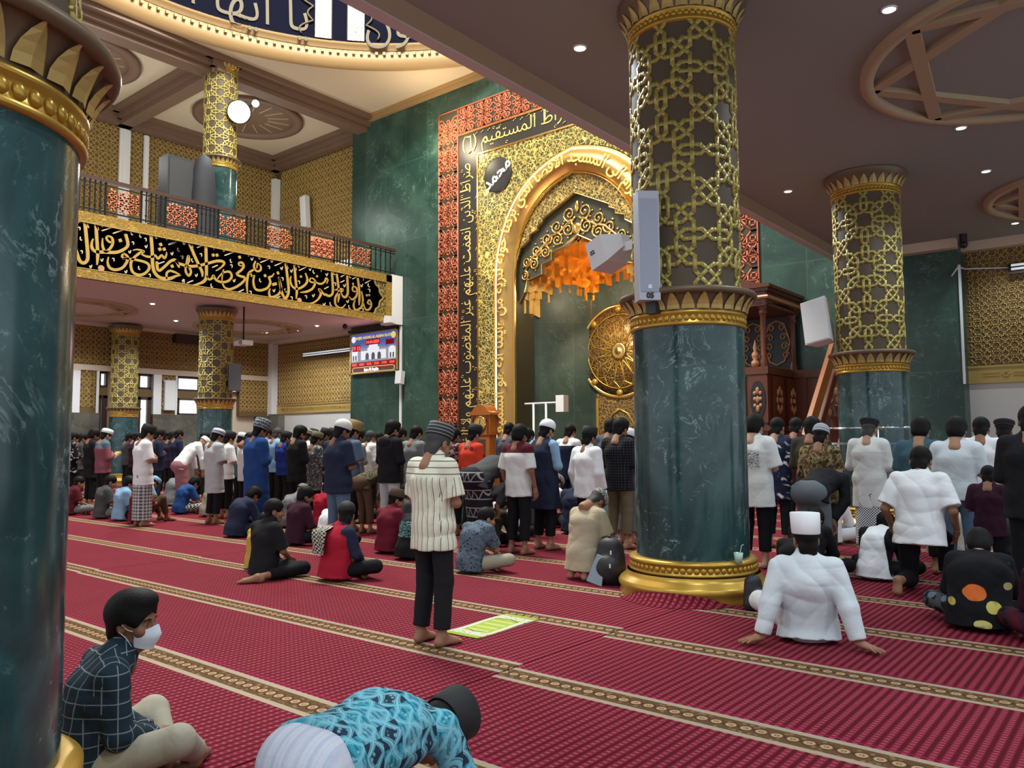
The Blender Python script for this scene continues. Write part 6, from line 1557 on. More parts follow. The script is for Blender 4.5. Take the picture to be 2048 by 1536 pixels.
# ------------------------------------------------------------------ fabrics
FB = {}
def fab(k):
    if k in FB: return FB[k]
    if isinstance(k, str): kind, cs, pr = 'plain', [NC[k]], ()
    else: kind = k[0]; cs = [NC[c] if isinstance(c, str) else c for c in k[1:] if isinstance(c, (str, tuple))]; pr = [c for c in k[1:] if isinstance(c, (int, float))]
    m = Mat('cloth', cs[0], .85, 0, .2); x, y, z = m.co(); c = cs[0]
    sn = m.nt.nodes.new('ShaderNodeSeparateXYZ'); m.nt.links.new(m.tc.outputs['Normal'], sn.inputs[0]); side = S(m.nt, sn.outputs[0]).abs() > .70; flatz = S(m.nt, sn.outputs[2]).abs() > .75
    h_ = x * (1.0 - side) + (y + .013) * side; v_ = z * (1.0 - flatz) + y * flatz
    if kind == 'stripev':
        s = ((h_ / .048).fract() - .5).abs(); s2 = ((h_ / .048 + .25).fract() - .5).abs(); h = ((z / .05).fract() - .5).abs(); yoke = z > 1.30
        ln = (s < .06).max((s2 < .03) * .5) * (1.0 - yoke) + (h < .09) * yoke
        c = m.mix(cs[0], cs[1], ln * .8); m.set('Base Color', c)
    elif kind == 'stripeh': m.set('Base Color', m.mix(cs[0], cs[1], ((z / pr[0]).fract() < .5)))
    elif kind in ('plaid', 'check', 'grid'):
        p = pr[0]; a = ((h_ / p).fract() < (.5 if kind != 'grid' else .08)); b = ((v_ / p).fract() < (.5 if kind != 'grid' else .08))
        if kind == 'grid': f = a.max(b)
        elif kind == 'check': f = (a + b).mod(2.0)
        else: f = (a + b) * .5 + ((h_ / p * 4).fract() < .3) * .12
        m.set('Base Color', m.mix(cs[0], cs[1], f))
    elif kind == 'batik':
        n = m.noise(pr[0], 3, .6, 1.2); w = ((n * 26).sin()).step(-.1, .5); v = m.voro(pr[0] * 1.5, 'F1')
        m.set('Base Color', m.mix(m.mix(cs[0], cs[1], w), cs[2] if len(cs) > 2 else cs[1], v.step(.34, .22)))
    elif kind == 'leaf':
        n = m.noise(6, 2, .5, .5); w = ((x * .6 + z) * 70 + n * 14).sin().step(.1, .4) * m.voro(9, 'F1').step(.6, .3)
        m.set('Base Color', m.mix(cs[0], cs[1], w))
    elif kind == 'yoke': m.set('Base Color', m.mix(cs[0], cs[1], z > pr[0]))
    elif kind == 'raglan': m.set('Base Color', m.mix(cs[0], cs[1], (x.abs() + (z - .3) * .18) > .165))
    elif kind == 'prints':
        u, v = (x / pr[0]), (z - pr[1]) / pr[2]; box_ = (u.abs() < 1) * (v.abs() < 1) * (y < .06)
        n = m.noise(26, 2, .5, .8, m.xyz(x, 0.0, z * 2.2)); m.set('Base Color', m.mix(cs[0], cs[1], box_ * (n - .5).abs().step(.05, .02)))
    elif kind == 'circleprint':
        for cx, cz, rx, rz, col in FLOWERS:
            d = (((x - cx) / rx) * ((x - cx) / rx) + ((z - cz) / rz) * ((z - cz) / rz)).sqrt() + (m.noise(7, 2) - .5) * .7
            c = m.mix(c, m.mix(col, tuple(q * .35 for q in col), m.noise(9, 2).step(.5, .75)), (d < 1) * (y < .10))
        v = m.noise(5, 3); c = m.mix(c, (.09, .12, .13), v.step(.66, .74)); m.set('Base Color', c)
    elif kind == 'ogee':
        # rows of interlocking ogee cells with paisley hatching, turquoise on navy
        q = y; px_ = .115; u = ((x - z * .9) / px_); v = (q + (x - z) * .12) / .105; row = v.floor(); odd = row.mod(2.0) * .5
        a = ((u + odd).fract() - .5) * 2; b = (v.fract() - .5) * 2
        wv = (u * 6.2832).sin() * .16
        dl = ((a.abs() + (b + wv).abs()) - 1.0).abs(); ln = 1.0 - dl.step(.10, .20); ln2 = 1.0 - (dl - .26).abs().step(.03, .08)
        cell = ((u + odd).floor() + row).mod(3.0); fill = m.mix((.012, .030, .055), (.03, .26, .34), (cell > .5)); fill = m.mix(fill, (.10, .30, .38), (cell > 1.5))
        hat_ = ((q * 260 + m.noise(20, 2) * 6).sin() > .2) * (cell > .5); fill = m.mix(fill, (.012, .05, .09), hat_ * .6)
        flo = m.voro(46, 'F1').step(.42, .2) * ((a * a + b * b) < .42); fill = m.mix(fill, (.22, .42, .48), flo * .75)
        c = m.mix(fill, (.16, .42, .50), ln.max(ln2 * .8)); m.set('Base Color', c)
    elif kind == 'bands':
        w = ((x / .05).fract() < .35) * .6 + ((x / .021).fract() < .3) * .3; m.set('Base Color', m.mix(cs[0], cs[1], w))
    elif kind == 'tenun':
        zz = ((z / .11).fract() < .12); tri = ((((x / .09).fract() - .5).abs() * 2 - (z / .11).fract()).abs() < .12) * ((z / .22).fract() < .5)
        m.set('Base Color', m.mix(cs[0], cs[1], zz.max(tri)))
    m.bump(m.noise(9, 3, .6, .6), .35, .02)
    FB[k] = m.m; return m.m
NC = dict(white=(.78, .80, .82), cream=(.66, .62, .50), offwhite=(.64, .65, .63), lightgrey=(.45, .48, .50), grey=(.17, .18, .19), darkgrey=(.06, .062, .065), black=(.010, .010, .012), ink=(.006, .006, .008), navy=(.016, .022, .050), blue=(.014, .055, .20), royal=(.012, .030, .19), sky=(.22, .38, .55), steel=(.10, .15, .20), teal=(.05, .10, .13), denim=(.09, .14, .21), slate=(.07, .085, .11),
          maroon=(.085, .008, .016), plum=(.035, .008, .020), red=(.34, .010, .028), orange=(.62, .055, .022), wine=(.14, .010, .024), pale=(.58, .63, .66), pink=(.32, .13, .15), rose=(.24, .075, .10), brown=(.085, .050, .030), tan=(.40, .34, .23), beige=(.33, .30, .23), olive=(.075, .072, .035), khaki=(.14, .12, .07), darkolive=(.035, .034, .022), lilac=(.30, .28, .38), yellow=(.50, .34, .06), aqua=(.2, .45, .42), darkred=(.05, .006, .010), gold=(.34, .24, .09), violet=(.03, .02, .05))
FLOWERS = [(-.03, .30, .085, .062, (.62, .14, .03)), (.10, .20, .05, .048, (.55, .48, .12)), (.03, .07, .062, .038, (.58, .52, .16)), (-.19, .22, .03, .03, (.5, .4, .1)), (.2, .36, .03, .03, (.4, .33, .15))]
SK = [plain('skin', c, .55, 0, .3) for c in ((.34, .175, .105), (.26, .125, .072), (.19, .085, .047), (.40, .23, .16))]
M['hair'] = plain('black_hair', (.006, .005, .005), .6, 0, .15, bump=(160, .3)); M['hair_grey'] = plain('grey_hair', (.05, .048, .046), .6, 0, .2, bump=(160, .5)); M['hair_brown'] = plain('brown_hair', (.035, .018, .010), .5, bump=(160, .5))
HM = {}
def hatmat(k):
    if k in HM: return HM[k]
    if k == 'net': m = Mat('woven_cap', (.5, .55, .58), .8); x, y, z = m.co(); v = m.voro(60, 'F1'); m.set('Base Color', m.mix((.42, .50, .55), (.03, .045, .07), (v.step(.30, .42)) * ((z / .045).fract() > .2)))
    elif k == 'stripes': m = Mat('striped_knit_cap', (.6, .6, .6), .85); x, y, z = m.co(); m.set('Base Color', m.mix((.55, .56, .57), (.12, .15, .20), ((z / .03).fract() < .5)))
    elif k == 'blackwhite': m = Mat('black_cap_with_silver_lines', (.01, .01, .01), .7); x, y, z = m.co(); m.set('Base Color', m.mix((.012, .012, .013), (.30, .30, .30), ((((z - y * .1) / .026).fract() - .5).abs() < .09) * (z < .155)))
    elif k == 'whiteblue': m = Mat('white_cap_blue_line', (.6, .6, .66), .8); x, y, z = m.co(); m.set('Base Color', m.mix((.60, .61, .70), (.14, .16, .42), ((z - .075).abs() < .008)))
    elif k == 'batik': m = Mat('patterned_cap', (.2, .15, .1), .8); n = m.voro(40, 'F1'); m.set('Base Color', m.mix((.05, .045, .04), (.34, .32, .28), n.step(.35, .5)))
    else: m = Mat('cap_cloth', NC[k], .75); m.bump(m.noise(120, 2), .3, .003)
    HM[k] = m.m; return m.m
def mat4(R, t):
    Q = Matrix.Identity(4)
    for i in range(3):
        for j in range(3): Q[i][j] = R[i][j]
        Q[i][3] = t[i]
    return Q
PEOPLE = []
def person(label, px, at, pn='fold', top=None, sh='white', sl=1.95, hem=.18, lo='black', kind='trousers', hair='short', hat=None, skin=1, s=None, rz=0, yaw=None, pitch=None, fat=1.0, det=2, loose=.014, P=None, hemz=.10, amp=.009, group=None, hairm='hair', robe=False):
    """at: (floor px, floor py) of the body's root, a row distance Y for people whose feet are hidden, or ('w', x, y)"""
    if isinstance(at, tuple) and at[0] == 'w': X, Y = at[1], at[2]
    elif isinstance(at, tuple): q = on_floor(*at); X, Y = q[0], q[1]
    else: q = at_y(px, 880, at); X, Y = q[0], at
    p = dict(POSES[pn]); nm = pn
    if P: p.update(P); nm = pn + str(abs(hash(label)) % 99991)
    hd = head_frame(p, yaw, pitch)
    if s is None:
        s = 1.0
        if top is not None:
            zt = at_y(px, top, Y + (p['head'][1] if rz == 0 else 0))[2]; u = p['head'][2] + .125 * max(hd[2, 2], .5) + (.035 if hat else .01); s = min(1.13, max(.55, zt / u))
    h = {0: .0085, 1: .0125, 2: .017}[det]; hh = {0: .0042, 1: .006, 2: .009}[det]; hf = {0: .0035, 1: .005, 2: .007}[det]
    seed = len(PEOPLE) % 3
    if det == 2: fat = round(fat, 1)
    b = link('person', body_mesh(nm, p, h, hh, hf, 1.0, yaw, pitch)); 
    for me_, o_, mt in ((b.data, b, SK[skin]),):
        if not me_.materials: me_.materials.append(None)
        o_.material_slots[0].link = 'OBJECT'; o_.material_slots[0].material = mt
    b.location = (X, Y, .002); b.rotation_euler = (0, 0, math.radians(rz)); b.scale = (s, s, s)
    tag(b, label, 'person', group or ('worshippers standing in rows' if pn in ('fold', 'down', 'pray', 'bow', 'lean') else 'worshippers sitting on the carpet'))
    def child(name, me, mt):
        o = link(name, me, None, b)
        if not me.materials: me.materials.append(None)
        o.material_slots[0].link = 'OBJECT'; o.material_slots[0].material = mt; return o
    hz = hemz
    if robe: child('robe', shirt_mesh(nm, p, h, sl, p['pel'][2] - .10, loose + .02, seed, fat, amp), fab(sh))
    else:
        child('shirt', shirt_mesh(nm, p, h, sl, hem, loose, seed, fat, amp), fab(sh))
        child('sarong' if kind == 'sarong' else 'trousers', legs_mesh(nm, p, h, kind, seed, fat, amp * .8, hz), fab(lo))
    HMx = mat4(hd * 1.06, p['head'])
    if hair: q = child('hair', hair_mesh('under' if hat and hat[0] in ('songkok', 'tall', 'dome', 'kopiah', 'beret') else hair, .005 if det == 0 else .008), M[hairm]); q.matrix_local = HMx
    if hat: q = child('cap', hat_mesh(hat[0]), hatmat(hat[1])); q.matrix_local = HMx @ Matrix.Scale(1.03, 4)
    if det <= 1 and not (pn == 'crawl'):
        e = MB()
        for sx in (-1, 1): e.sphere((sx * .032, .0872, .003), (.0052, .0028, .0048), 8, 6)
        child('pupils', e.build('pupils', None).data, M['black']) if False else None
        me = EYE(); q = child('eyes', me, M['black']); q.matrix_local = HMx
        q = child('eyebrows', BROW(), M['hair']); q.matrix_local = HMx
    PEOPLE.append(b); return b
_eb = {}
def EYE():
    if 'e' not in _eb:
        e = MB()
        for sx in (-1, 1): e.sphere((sx * .032, .0868, .003), (.0058, .0032, .0050), 8, 6)
        o = e.build('eyes', None); _eb['e'] = o.data; bpy.data.objects.remove(o)
    return _eb['e']
def BROW():
    if 'b' not in _eb:
        e = MB()
        for sx in (-1, 1): e.tube([(sx * .016, .0935, .022), (sx * .034, .0925, .027), (sx * .052, .080, .021)], [.003, .0038, .002], 6)
        o = e.build('eyebrows', None); _eb['b'] = o.data; bpy.data.objects.remove(o)
    return _eb['b']
SONG = ('songkok', 'ink')
# ------------------------------------------------------------------ the congregation, nearest first
mb_boy = person('masked boy in dark windowpane-check shirt sitting by the nearest column', 262, ('w', -3.83, 1.60), 'boy', sh=('grid', (.012, .024, .036), (.17, .20, .22), .062), sl=1.9, lo=(.0,) if 0 else 'beige', hair='top', skin=2, s=.97, rz=-14, yaw=-40, det=0, amp=.008, loose=.016, hemz=.06)
person('man in turquoise batik shirt and striped pale sarong bending to the floor in front', 640, ('w', -2.36, 1.87), 'crawl', rz=9, sh=('ogee', (.03, .2, .3)), sl=1.95, lo=('bands', (.46, .47, .53), (.34, .38, .47)), kind='trousers', hat=('tall', 'ink'), hair='short', skin=1, s=.98, det=0, loose=.022, pitch=-86, P=dict(pel=A_(0, -.06, .44), chest=A_(0, .28, .45), head=A_(0, .62, .33), neck=A_(0, .48, .43), hip=(A_(.10, -.06, .40), A_(-.10, -.06, .40)), kn=(A_(.14, .06, .085), A_(-.14, .06, .085)), sh=(A_(.175, .42, .43), A_(-.175, .42, .43)), el=(A_(.24, .48, .23), A_(-.24, .48, .23))), hemz=.05, fat=1.08)
person('man in cream striped shirt and black trousers standing alone on the carpet', 866, (866, 1288), 'fold', top=852, sh=('stripev', (.66, .64, .50), (.03, .035, .03)), sl=.82, hem=.20, lo='black', hat=('songkok', 'blackwhite'), hair='crop', hairm='hair_grey', skin=1, det=0, loose=.02, hemz=.045, amp=.010, P=dict(wr=(A_(.05, .2, 1.13), A_(-.05, .18, 1.09))))
person('man in pale grey tunic and tall white cap leaning back on both hands', 1605, ('w', -2.20, 6.28), 'leanback', sh='pale', sl=1.92, lo='offwhite', hat=('tall', 'white'), hair='crop', skin=1, s=1.03, rz=20, yaw=12, det=0, loose=.03, amp=.012, P=dict(kn=(A_(.16, .50, .17), A_(-.36, .30, .22)), an=(A_(.18, .92, .07), A_(-.05, .38, .06)), toe=(A_(.26, 1.05, .10), A_(.1, .42, .04))))
person('long haired person in black flower-print jacket sitting, big orange bloom on the back', 1965, ('w', -1.16, 7.05), 'slump', sh=('circleprint', 'ink'), sl=1.9, lo=('batik', 'ink', 'darkgrey', 'steel', 5), hair='kid', skin=3, s=1.02, rz=6, det=0, loose=.03, fat=1.15)
person('man in black tee kneeling sideways with one bare foot behind him, looking right', 505, ('w', -8.12, 5.38), 'sideleg', sh='black', sl=.9, lo='ink', hair='short', skin=1, s=1.02, det=0, yaw=-28, fat=1.08, P=dict(kn=(A_(.28, .33, .09), A_(-.28, .32, .12)), an=(A_(.27, -.26, .06), A_(.06, .30, .06)), toe=(A_(.16, -.42, .03), A_(.2, .24, .04))))
rv = person('man in bright red vest with checked scarf on the shoulder sitting', 655, ('w', -7.30, 5.75), 'sit', sh='navy', sl=1.95, lo='ink', hat=('dome', 'ink'), hair='crop', skin=1, s=1.0, yaw=38, det=0, rz=4)
person('small child in yellow beside the man in black tee', 458, ('w', -8.52, 5.52), 'sit', sh='yellow', sl=.9, lo='white', hair='kid', skin=3, s=.80, yaw=10, det=1)
person('man in brown cap and maroon shirt sitting, face turned right', 757, ('w', -8.30, 7.42), 'sit', sh='wine', sl=1.95, lo='lightgrey', hat=('songkok', 'brown'), hair='crop', skin=1, s=1.02, yaw=-30, det=1)
person('man in black jacket with lettering on the back sitting behind the striped shirt', 815, ('w', -7.80, 7.35), 'slump', sh=('prints', 'ink', 'aqua', .12, .40, .10), sl=1.95, lo='ink', hair='short', hat=None, s=1.0, det=1)
person('boy in dark dotted grey shirt and beige trousers sitting right of the striped shirt', 930, ('w', -6.42, 7.05), 'slump', sh=('batik', 'slate', 'steel', 'navy', 14), sl=.85, lo='beige', hair='short', skin=0, s=.98, yaw=-25, pitch=-15, det=1)
person('man in tan shirt kneeling on bare feet with bowed head', 1165, ('w', -5.12, 7.50), 'kneel', sh='tan', sl=.85, hem=.2, lo='khaki', hat=('kopiah', 'batik'), hair='crop', hairm='hair_grey', skin=0, s=1.0, rz=-6, det=0, fat=1.08, loose=.025, pitch=-68)
bv = person('tall man in white skullcap and navy tunic with light blue sleeves', 1092, (1090, 1106), 'fold', top=840, sh=('yoke', 'sky', 'sky', 9.0), sl=1.1, hem=.36, lo='ink', hat=('dome', 'white'), hair='crop', skin=0, det=0, loose=.012, rz=-8)
person('dark haired man in plum shirt sitting behind the black tee man', 577, ('w', -10.0, 7.15), 'sit', sh='plum', sl=1.95, lo='black', hair='kid', skin=1, s=1.03, yaw=-25, det=1)
person('man in navy sweater sitting hunched beside the blue robe', 445, ('w', -11.9, 7.35), 'slump', sh='navy', sl=1.95, lo='navy', hair='kid', skin=1, s=1.06, det=1, fat=1.1)
person('man in red tee sitting in front of the navy polo man', 622, ('w', -11.25, 8.55), 'sit', sh='red', sl=.85, lo='black', hair='short', skin=1, s=1.0, yaw=-20, det=1)
person('man in white tee bent low behind the red vest', 640, ('w', -9.35, 7.20), 'slump', sh='white', sl=.85, lo='black', hair='crop', skin=1, s=.95, det=1)
person('burly man in navy polo and dull white skullcap standing over the sitting row', 675, (675, 1108), 'fold', top=842, sh='navy', sl=.9, hem=.16, lo='denim', hat=('dome', 'offwhite'), hair='crop', skin=2, det=1, fat=1.12, yaw=-10)
person('man in long blue robe and black-and-white woven cap', 510, (510, 1064), 'fold', top=845, sh='blue', sl=1.95, hat=('tall', 'net'), hair='crop', skin=1, det=1, robe=True, fat=1.05, loose=.02)
person('man in grey-blue tunic and white cap with blue line', 428, (426, 1048), 'fold', top=858, sh='steel' and 'lightgrey', sl=.95, hem=.38, lo='black', hat=('kopiah', 'whiteblue'), hair='crop', skin=1, det=1, loose=.022)
person('man in white shirt, black cap and checked sarong standing with folded arms', 285, (283, 1052), 'fold', top=852, sh='white', sl=.92, hem=.24, lo=('plaid', (.05, .05, .055), (.55, .56, .58), .055), kind='sarong', hat=SONG, hair='crop', skin=0, det=1, fat=1.05, loose=.02, rz=-4)
person('man in blue tee and checked trousers sitting hunched left of the beige shirt', 350, ('w', -16.7, 8.95), 'slump', sh='blue', sl=.9, lo=('check', 'ink', 'lightgrey', .05), hair='kid', skin=0, s=1.05, det=1)
person('man in beige shirt sitting behind the grey-blue tunic man', 400, ('w', -15.5, 8.9), 'slump', sh='beige', sl=1.95, lo='khaki', hair='crop', skin=0, s=1.0, det=1, hat=('kopiah', 'cream'))
person('man in charcoal tee sitting, first of the row of three by the column', 180, ('w', -17.05, 7.42), 'sit', sh='darkgrey', sl=.9, lo='grey', hair='short', skin=0, s=1.05, yaw=-20, det=1)
person('youth in light blue tee sitting between charcoal and dark red tees', 212, ('w', -16.05, 7.35), 'sit', sh='sky', sl=.9, lo='black', hair='kid', skin=0, s=1.04, yaw=-20, det=1)
person('balding man in dark red tee sitting with one knee drawn up', 242, ('w', -15.30, 7.32), 'kneesup', sh='wine', sl=.9, lo='brown', hair='crop', skin=2, s=1.03, yaw=-10, det=1)
person('person in maroon sitting, half hidden by the nearest column', 133, ('w', -18.5, 7.4), 'sit', sh='maroon', sl=.9, lo='grey', hair='short', skin=0, s=.98, yaw=-15, det=2)
person('pale blue shirt sitting behind the dark red tee man', 243, ('w', -18.2, 8.8), 'slump', sh='sky', sl=1.9, lo='black', hair='crop', hat=('kopiah', 'sky'), s=1.0)
person('man in white shirt over pink sarong bowing forward', 372, 9.7, 'lean', sh='white', sl=1.95, hem=.22, lo='pink', kind='sarong', hair=None, hat=('kopiah', 'white'), skin=0, s=1.12, det=1, rz=-5)
person('grey shirt man sitting behind the bowing white shirt', 345, ('w', -19.0, 9.9), 'slump', sh='grey', sl=1.9, lo='black', s=1.15, hair='crop')
person('grey shirt man bowing behind the bowing white shirt', 352, 12.4, 'lean', sh='steel', sl=1.9, lo='black', hat=SONG, hair='crop', s=1.0)
person('dark haired man in white sitting between the bowing man and the grey-blue tunic', 402, ('w', -16.9, 10.0), 'slump', sh='white', sl=1.9, lo='black', hair='kid', s=1.15)
person('man in pink shirt with grey yoke and white cap holding a yellow book', 207, 8.37, 'fold', top=858, sh=('yoke', 'rose', 'steel', 1.29), sl=1.95, hem=.16, lo='black', hat=('kopiah', 'white'), hair='crop', skin=0, det=1, fat=1.05)
person('man all in black with a white scarf, left of the pink shirt', 183, 8.5, 'fold', top=860, sh='black', sl=1.95, hem=.3, lo='ink', hair='kid', skin=1)
person('person in black-and-white striped top at the edge of the nearest column', 142, 8.3, 'fold', top=866, sh=('leaf', 'ink', 'white'), sl=1.95, lo='ink', hair='short')
person('dark capped man between the striped top and the black shirt', 160, 9.7, 'fold', top=868, sh='darkgrey', lo='black', hat=SONG, hair='crop')
person('man in navy jacket and black cap right of the white shirt and checked sarong', 312, 9.7, 'fold', top=859, sh='navy', lo='navy', hat=SONG, hair='crop', fat=1.1)
person('man in dark maroon shirt behind the white shirt man', 318, 11.1, 'fold', top=870, sh='darkred', lo='black', hair='short')
person('dark haired man left of the white shirt man', 270, 11.1, 'fold', top=866, sh='plum', lo='black', hair='short')
person('black capped man left of the white shirt man, farther back', 254, 12.4, 'fold', top=868, sh='darkgrey', lo='black', hat=SONG, hair='crop')
person('man in indigo jacket, left of a pair with bare black hair by the grey dado', 340, 11.1, 'fold', top=864, sh='violet', lo='black', hair='short')
person('man in indigo jacket, right of a pair with bare black hair by the grey dado', 353, 11.1, 'fold', top=861, sh='navy', lo='black', hair='short')
person('small dark haired man farthest left of the window column', 328, 13.7, 'fold', top=864, sh='black', lo='black', hair='short')
person('black capped man behind the bowing white shirt', 404, 11.1, 'fold', top=866, sh='darkgrey', lo='black', hat=SONG, hair='crop')
person('man in white shirt and black cap just right of the grey-blue tunic', 453, 9.0, 'fold', top=865, sh='white', sl=.95, hem=.16, lo='ink', hat=SONG, hair='crop', skin=0, det=1)
person('man in teal shirt and white cap behind the blue robe', 480, 9.9, 'fold', top=866, sh='teal', sl=.95, lo='black', hat=('kopiah', 'white'), hair='crop')
person('man in white shirt half hidden behind the blue robe', 493, 9.0, 'fold', top=869, sh='white', sl=1.95, lo='black', hat=None, hair='crop', pitch=-45)
person('man in grey shirt right of the blue robe', 529, 11.1, 'pray', top=858, sh='grey', sl=.9, lo='black', hair='short')
person('grey haired man in light blue shirt in front of the pale tiled wall', 551, 11.1, 'fold', top=858, sh='sky', sl=1.95, lo='black', hair='short', hairm='hair_grey')
person('man in royal blue shirt and black cap', 567, 9.9, 'fold', top=863, sh='royal', sl=1.95, lo='black', hat=SONG, hair='crop', skin=2)
person('man in black hooded top standing behind the plum shirt', 594, 8.9, 'fold', top=853, sh='black', sl=1.95, hem=.22, lo='ink', hair='top', skin=0, det=1, fat=1.05)
person('man in white shirt and beige brimmed cap behind the black hooded top', 612, 9.9, 'pray', top=859, sh='white', sl=.95, lo='black', hat=('beret', 'beige'), hair='crop')
person('man in grey batik tunic and khaki cap', 628, 9.2, 'fold', top=865, sh=('batik', 'grey', 'darkgrey', 'lightgrey', 12), sl=1.95, hem=.36, lo='black', hat=('songkok', 'khaki'), hair='crop', det=1)
person('black capped man left of the beige cap against the tiled wall', 622, 12.6, 'fold', top=860, sh='white', lo='black', hat=SONG, hair='crop')
person('man in dark jacket and black cap left of the navy polo man', 645, 9.9, 'fold', top=856, sh='black', lo='black', hat=SONG, hair='crop')
person('black capped man half behind the navy polo man', 660, 11.1, 'fold', top=858, sh='darkgrey', lo='black', hat=SONG, hair='crop')
person('man in faded denim shirt and orange-brown cap', 700, 8.9, 'fold', top=848, sh='denim', sl=.95, hem=.2, lo='ink', hat=('tall', 'gold'), hair='crop', skin=0, det=1)
person('man in grey shirt and black cap right of the denim shirt', 712, 10.2, 'fold', top=861, sh='grey', lo='black', hat=SONG, hair='crop')
person('grey haired man in crisp white shirt before the green wall', 738, 11.1, 'down', top=863, sh='white', sl=1.95, lo='black', hair='short', hairm='hair_grey', skin=0)
person('man in grey shirt between the white shirt and the black hoodie', 755, 12.4, 'fold', top=866, sh='grey', lo='grey', hair='short')
hd_man = person('man in black hoodie and grey trousers with hood down', 779, 9.0, 'fold', top=844, sh='black', sl=1.95, hem=.16, lo='lightgrey', hair='top', skin=0, det=1, fat=1.05)
person('man in grey shirt raising his hands to his face', 796, 9.9, 'pray', top=858, sh='darkgrey', sl=.9, lo='grey', hair='short', skin=0)
person('man in grey check shirt just left of the striped shirt man', 828, 9.4, 'fold', top=853, sh=('grid', 'grey', 'lightgrey', .03), sl=.95, lo='teal', hair='short', skin=0, det=1)
person('man in camouflage jacket bowing low', 735, 8.9, 'bow', sh=('batik', 'darkolive', 'khaki', 'olive', 6), sl=1.95, lo='brown', hair=None, hat=('kopiah', 'olive'), s=.93)
person('man in black shirt sitting in front of the navy polo man\'s right side', 722, ('w', -9.3, 8.55), 'sit', sh='darkgrey', sl=1.95, lo='black', hair='short', s=1.05)
person('brown haired man sitting behind the maroon shirt', 747, ('w', -9.6, 9.6), 'sit', sh='darkgrey', sl=1.95, lo='black', hair='short', hairm='hair_brown', s=1.2)
person('man in teal sweater sitting behind the maroon shirt', 790, ('w', -8.95, 9.75), 'slump', sh='teal', sl=1.95, lo='black', hair='short', s=1.15)
person('person in cream patterned dress sitting right of the blue robe', 547, ('w', -12.9, 9.75), 'sit', sh=('batik', 'cream', 'pink', 'white', 9), sl=1.95, lo='white', hair='kid', s=1.1)
person('person in lilac shirt sitting right of the cream dress', 562, ('w', -12.5, 9.75), 'sit', sh='lilac', sl=1.95, lo='white', hair='kid', s=1.1)
person('person in grey hooded top sitting in front of the lilac shirt', 565, ('w', -12.35, 8.65), 'slump', sh='grey', sl=1.95, lo='black', hair=None, hat=('dome', 'grey'), s=1.0)
person('man with eyeglasses sitting behind the black hooded top', 608, ('w', -12.1, 9.9), 'sit', sh='white', sl=.9, lo='black', hair='short', skin=0, s=1.1)
# middle
person('man in white and grey striped top beyond the striped shirt', 888, 9.2, 'fold', top=858, sh=('stripeh', 'white', 'grey', .10), sl=1.9, lo='black', hair='short', skin=0)
person('man in maroon batik shirt with pale swirls', 905, 9.0, 'fold', top=857, sh=('batik', (.05, .012, .018), (.28, .20, .20), (.05, .012, .018), 6), sl=1.95, hem=.3, lo='black', hair='short', skin=1, det=1)
person('man in orange-red shirt and black cap', 943, 9.0, 'fold', top=851, sh=('batik', 'orange', 'orange', 'wine', 4), sl=1.9, hem=.3, lo='black', hat=SONG, hair='crop', skin=0, det=1, rz=-6)
person('man in black leather jacket and woven-pattern sarong bowing', 965, 8.3, 'bow', sh='darkgrey', sl=1.95, lo=('tenun', (.012, .010, .014), (.30, .27, .28)), kind='sarong', hair='kid', hairm='hair_brown', s=1.12, det=1, fat=1.1, rz=-8)
person('man in dark collar shirt beside the gold arch and grandfather clock', 1015, 12.4, 'fold', top=846, sh='slate', lo='black', hair='short', skin=0)
person('youth in white shirt with plum yoke, hands at his sides', 1036, 8.6, 'down', top=852, sh=('yoke', 'offwhite', 'maroon', 1.33), sl=.9, hem=.18, lo='ink', hair='kid', skin=1, det=1)
person('man in dark striped shirt between plum yoke and navy tunic', 1052, 9.9, 'fold', top=858, sh=('stripeh', 'ink', 'grey', .05), lo='darkgrey', hair='short')
person('man in navy jacket with white yoke beyond the white skullcap', 1137, 11.1, 'fold', top=848, sh=('yoke', 'navy', 'white', 1.33), sl=1.95, lo='navy', hair='short', skin=0)
person('man in loose white long-sleeved shirt and black cap, arms hanging', 1174, 9.3, 'down', top=856, sh='white', sl=1.95, hem=.18, lo='ink', hat=SONG, hair='crop', skin=1, det=1, rz=-8, loose=.03)
person('man in purple-grey shirt left of the black checked shirt', 1219, 11.1, 'fold', top=838, sh='slate', lo='black', hair='top')
person('man in black checked shirt and olive trousers', 1237, 9.9, 'fold', top=840, sh=('grid', 'ink', 'slate', .035), sl=1.95, lo='khaki', hair='top', skin=0, det=1)
person('youth in grey tee and jeans with white-banded cap beside the front column', 1259, (1256, 1096), 'fold', top=860, sh='slate', sl=.95, hem=.12, lo='grey', hat=('songkok', 'white'), hair='kid', skin=0, det=1, rz=-10)
person('orange shirt mostly hidden by the front column', 1276, 11.1, 'fold', top=860, sh='orange', lo='black', hair='short')
person('man in navy top sitting below the maroon batik', 918, ('w', -9.1, 10.3), 'sit', sh='royal', sl=.9, lo='black', hair='short', s=1.2)
person('man in black sitting under the leather jacket', 947, ('w', -8.6, 10.2), 'sit', sh='black', sl=.9, lo='black', hair='short', s=1.2)
person('black haired child in white sitting before the woven sarong', 946, ('w', -7.75, 9.2), 'sit', sh='white', sl=1.9, lo='black', hair='kid', s=.98, det=1)
person('man in dark olive sweater sitting with crossed legs and bare foot', 960, ('w', -7.75, 8.95), 'slump', sh='darkolive', sl=1.95, lo='ink', hair='crop', s=.9, det=1, skin=3)
person('man in white tee sitting with greying hair, arm resting on a knee', 1015, ('w', -8.2, 10.1), 'slump', sh='white', sl=.88, lo='black', hair='kid', hairm='hair_grey', skin=0, s=1.2, pitch=-25, yaw=-15, det=1, fat=1.05)
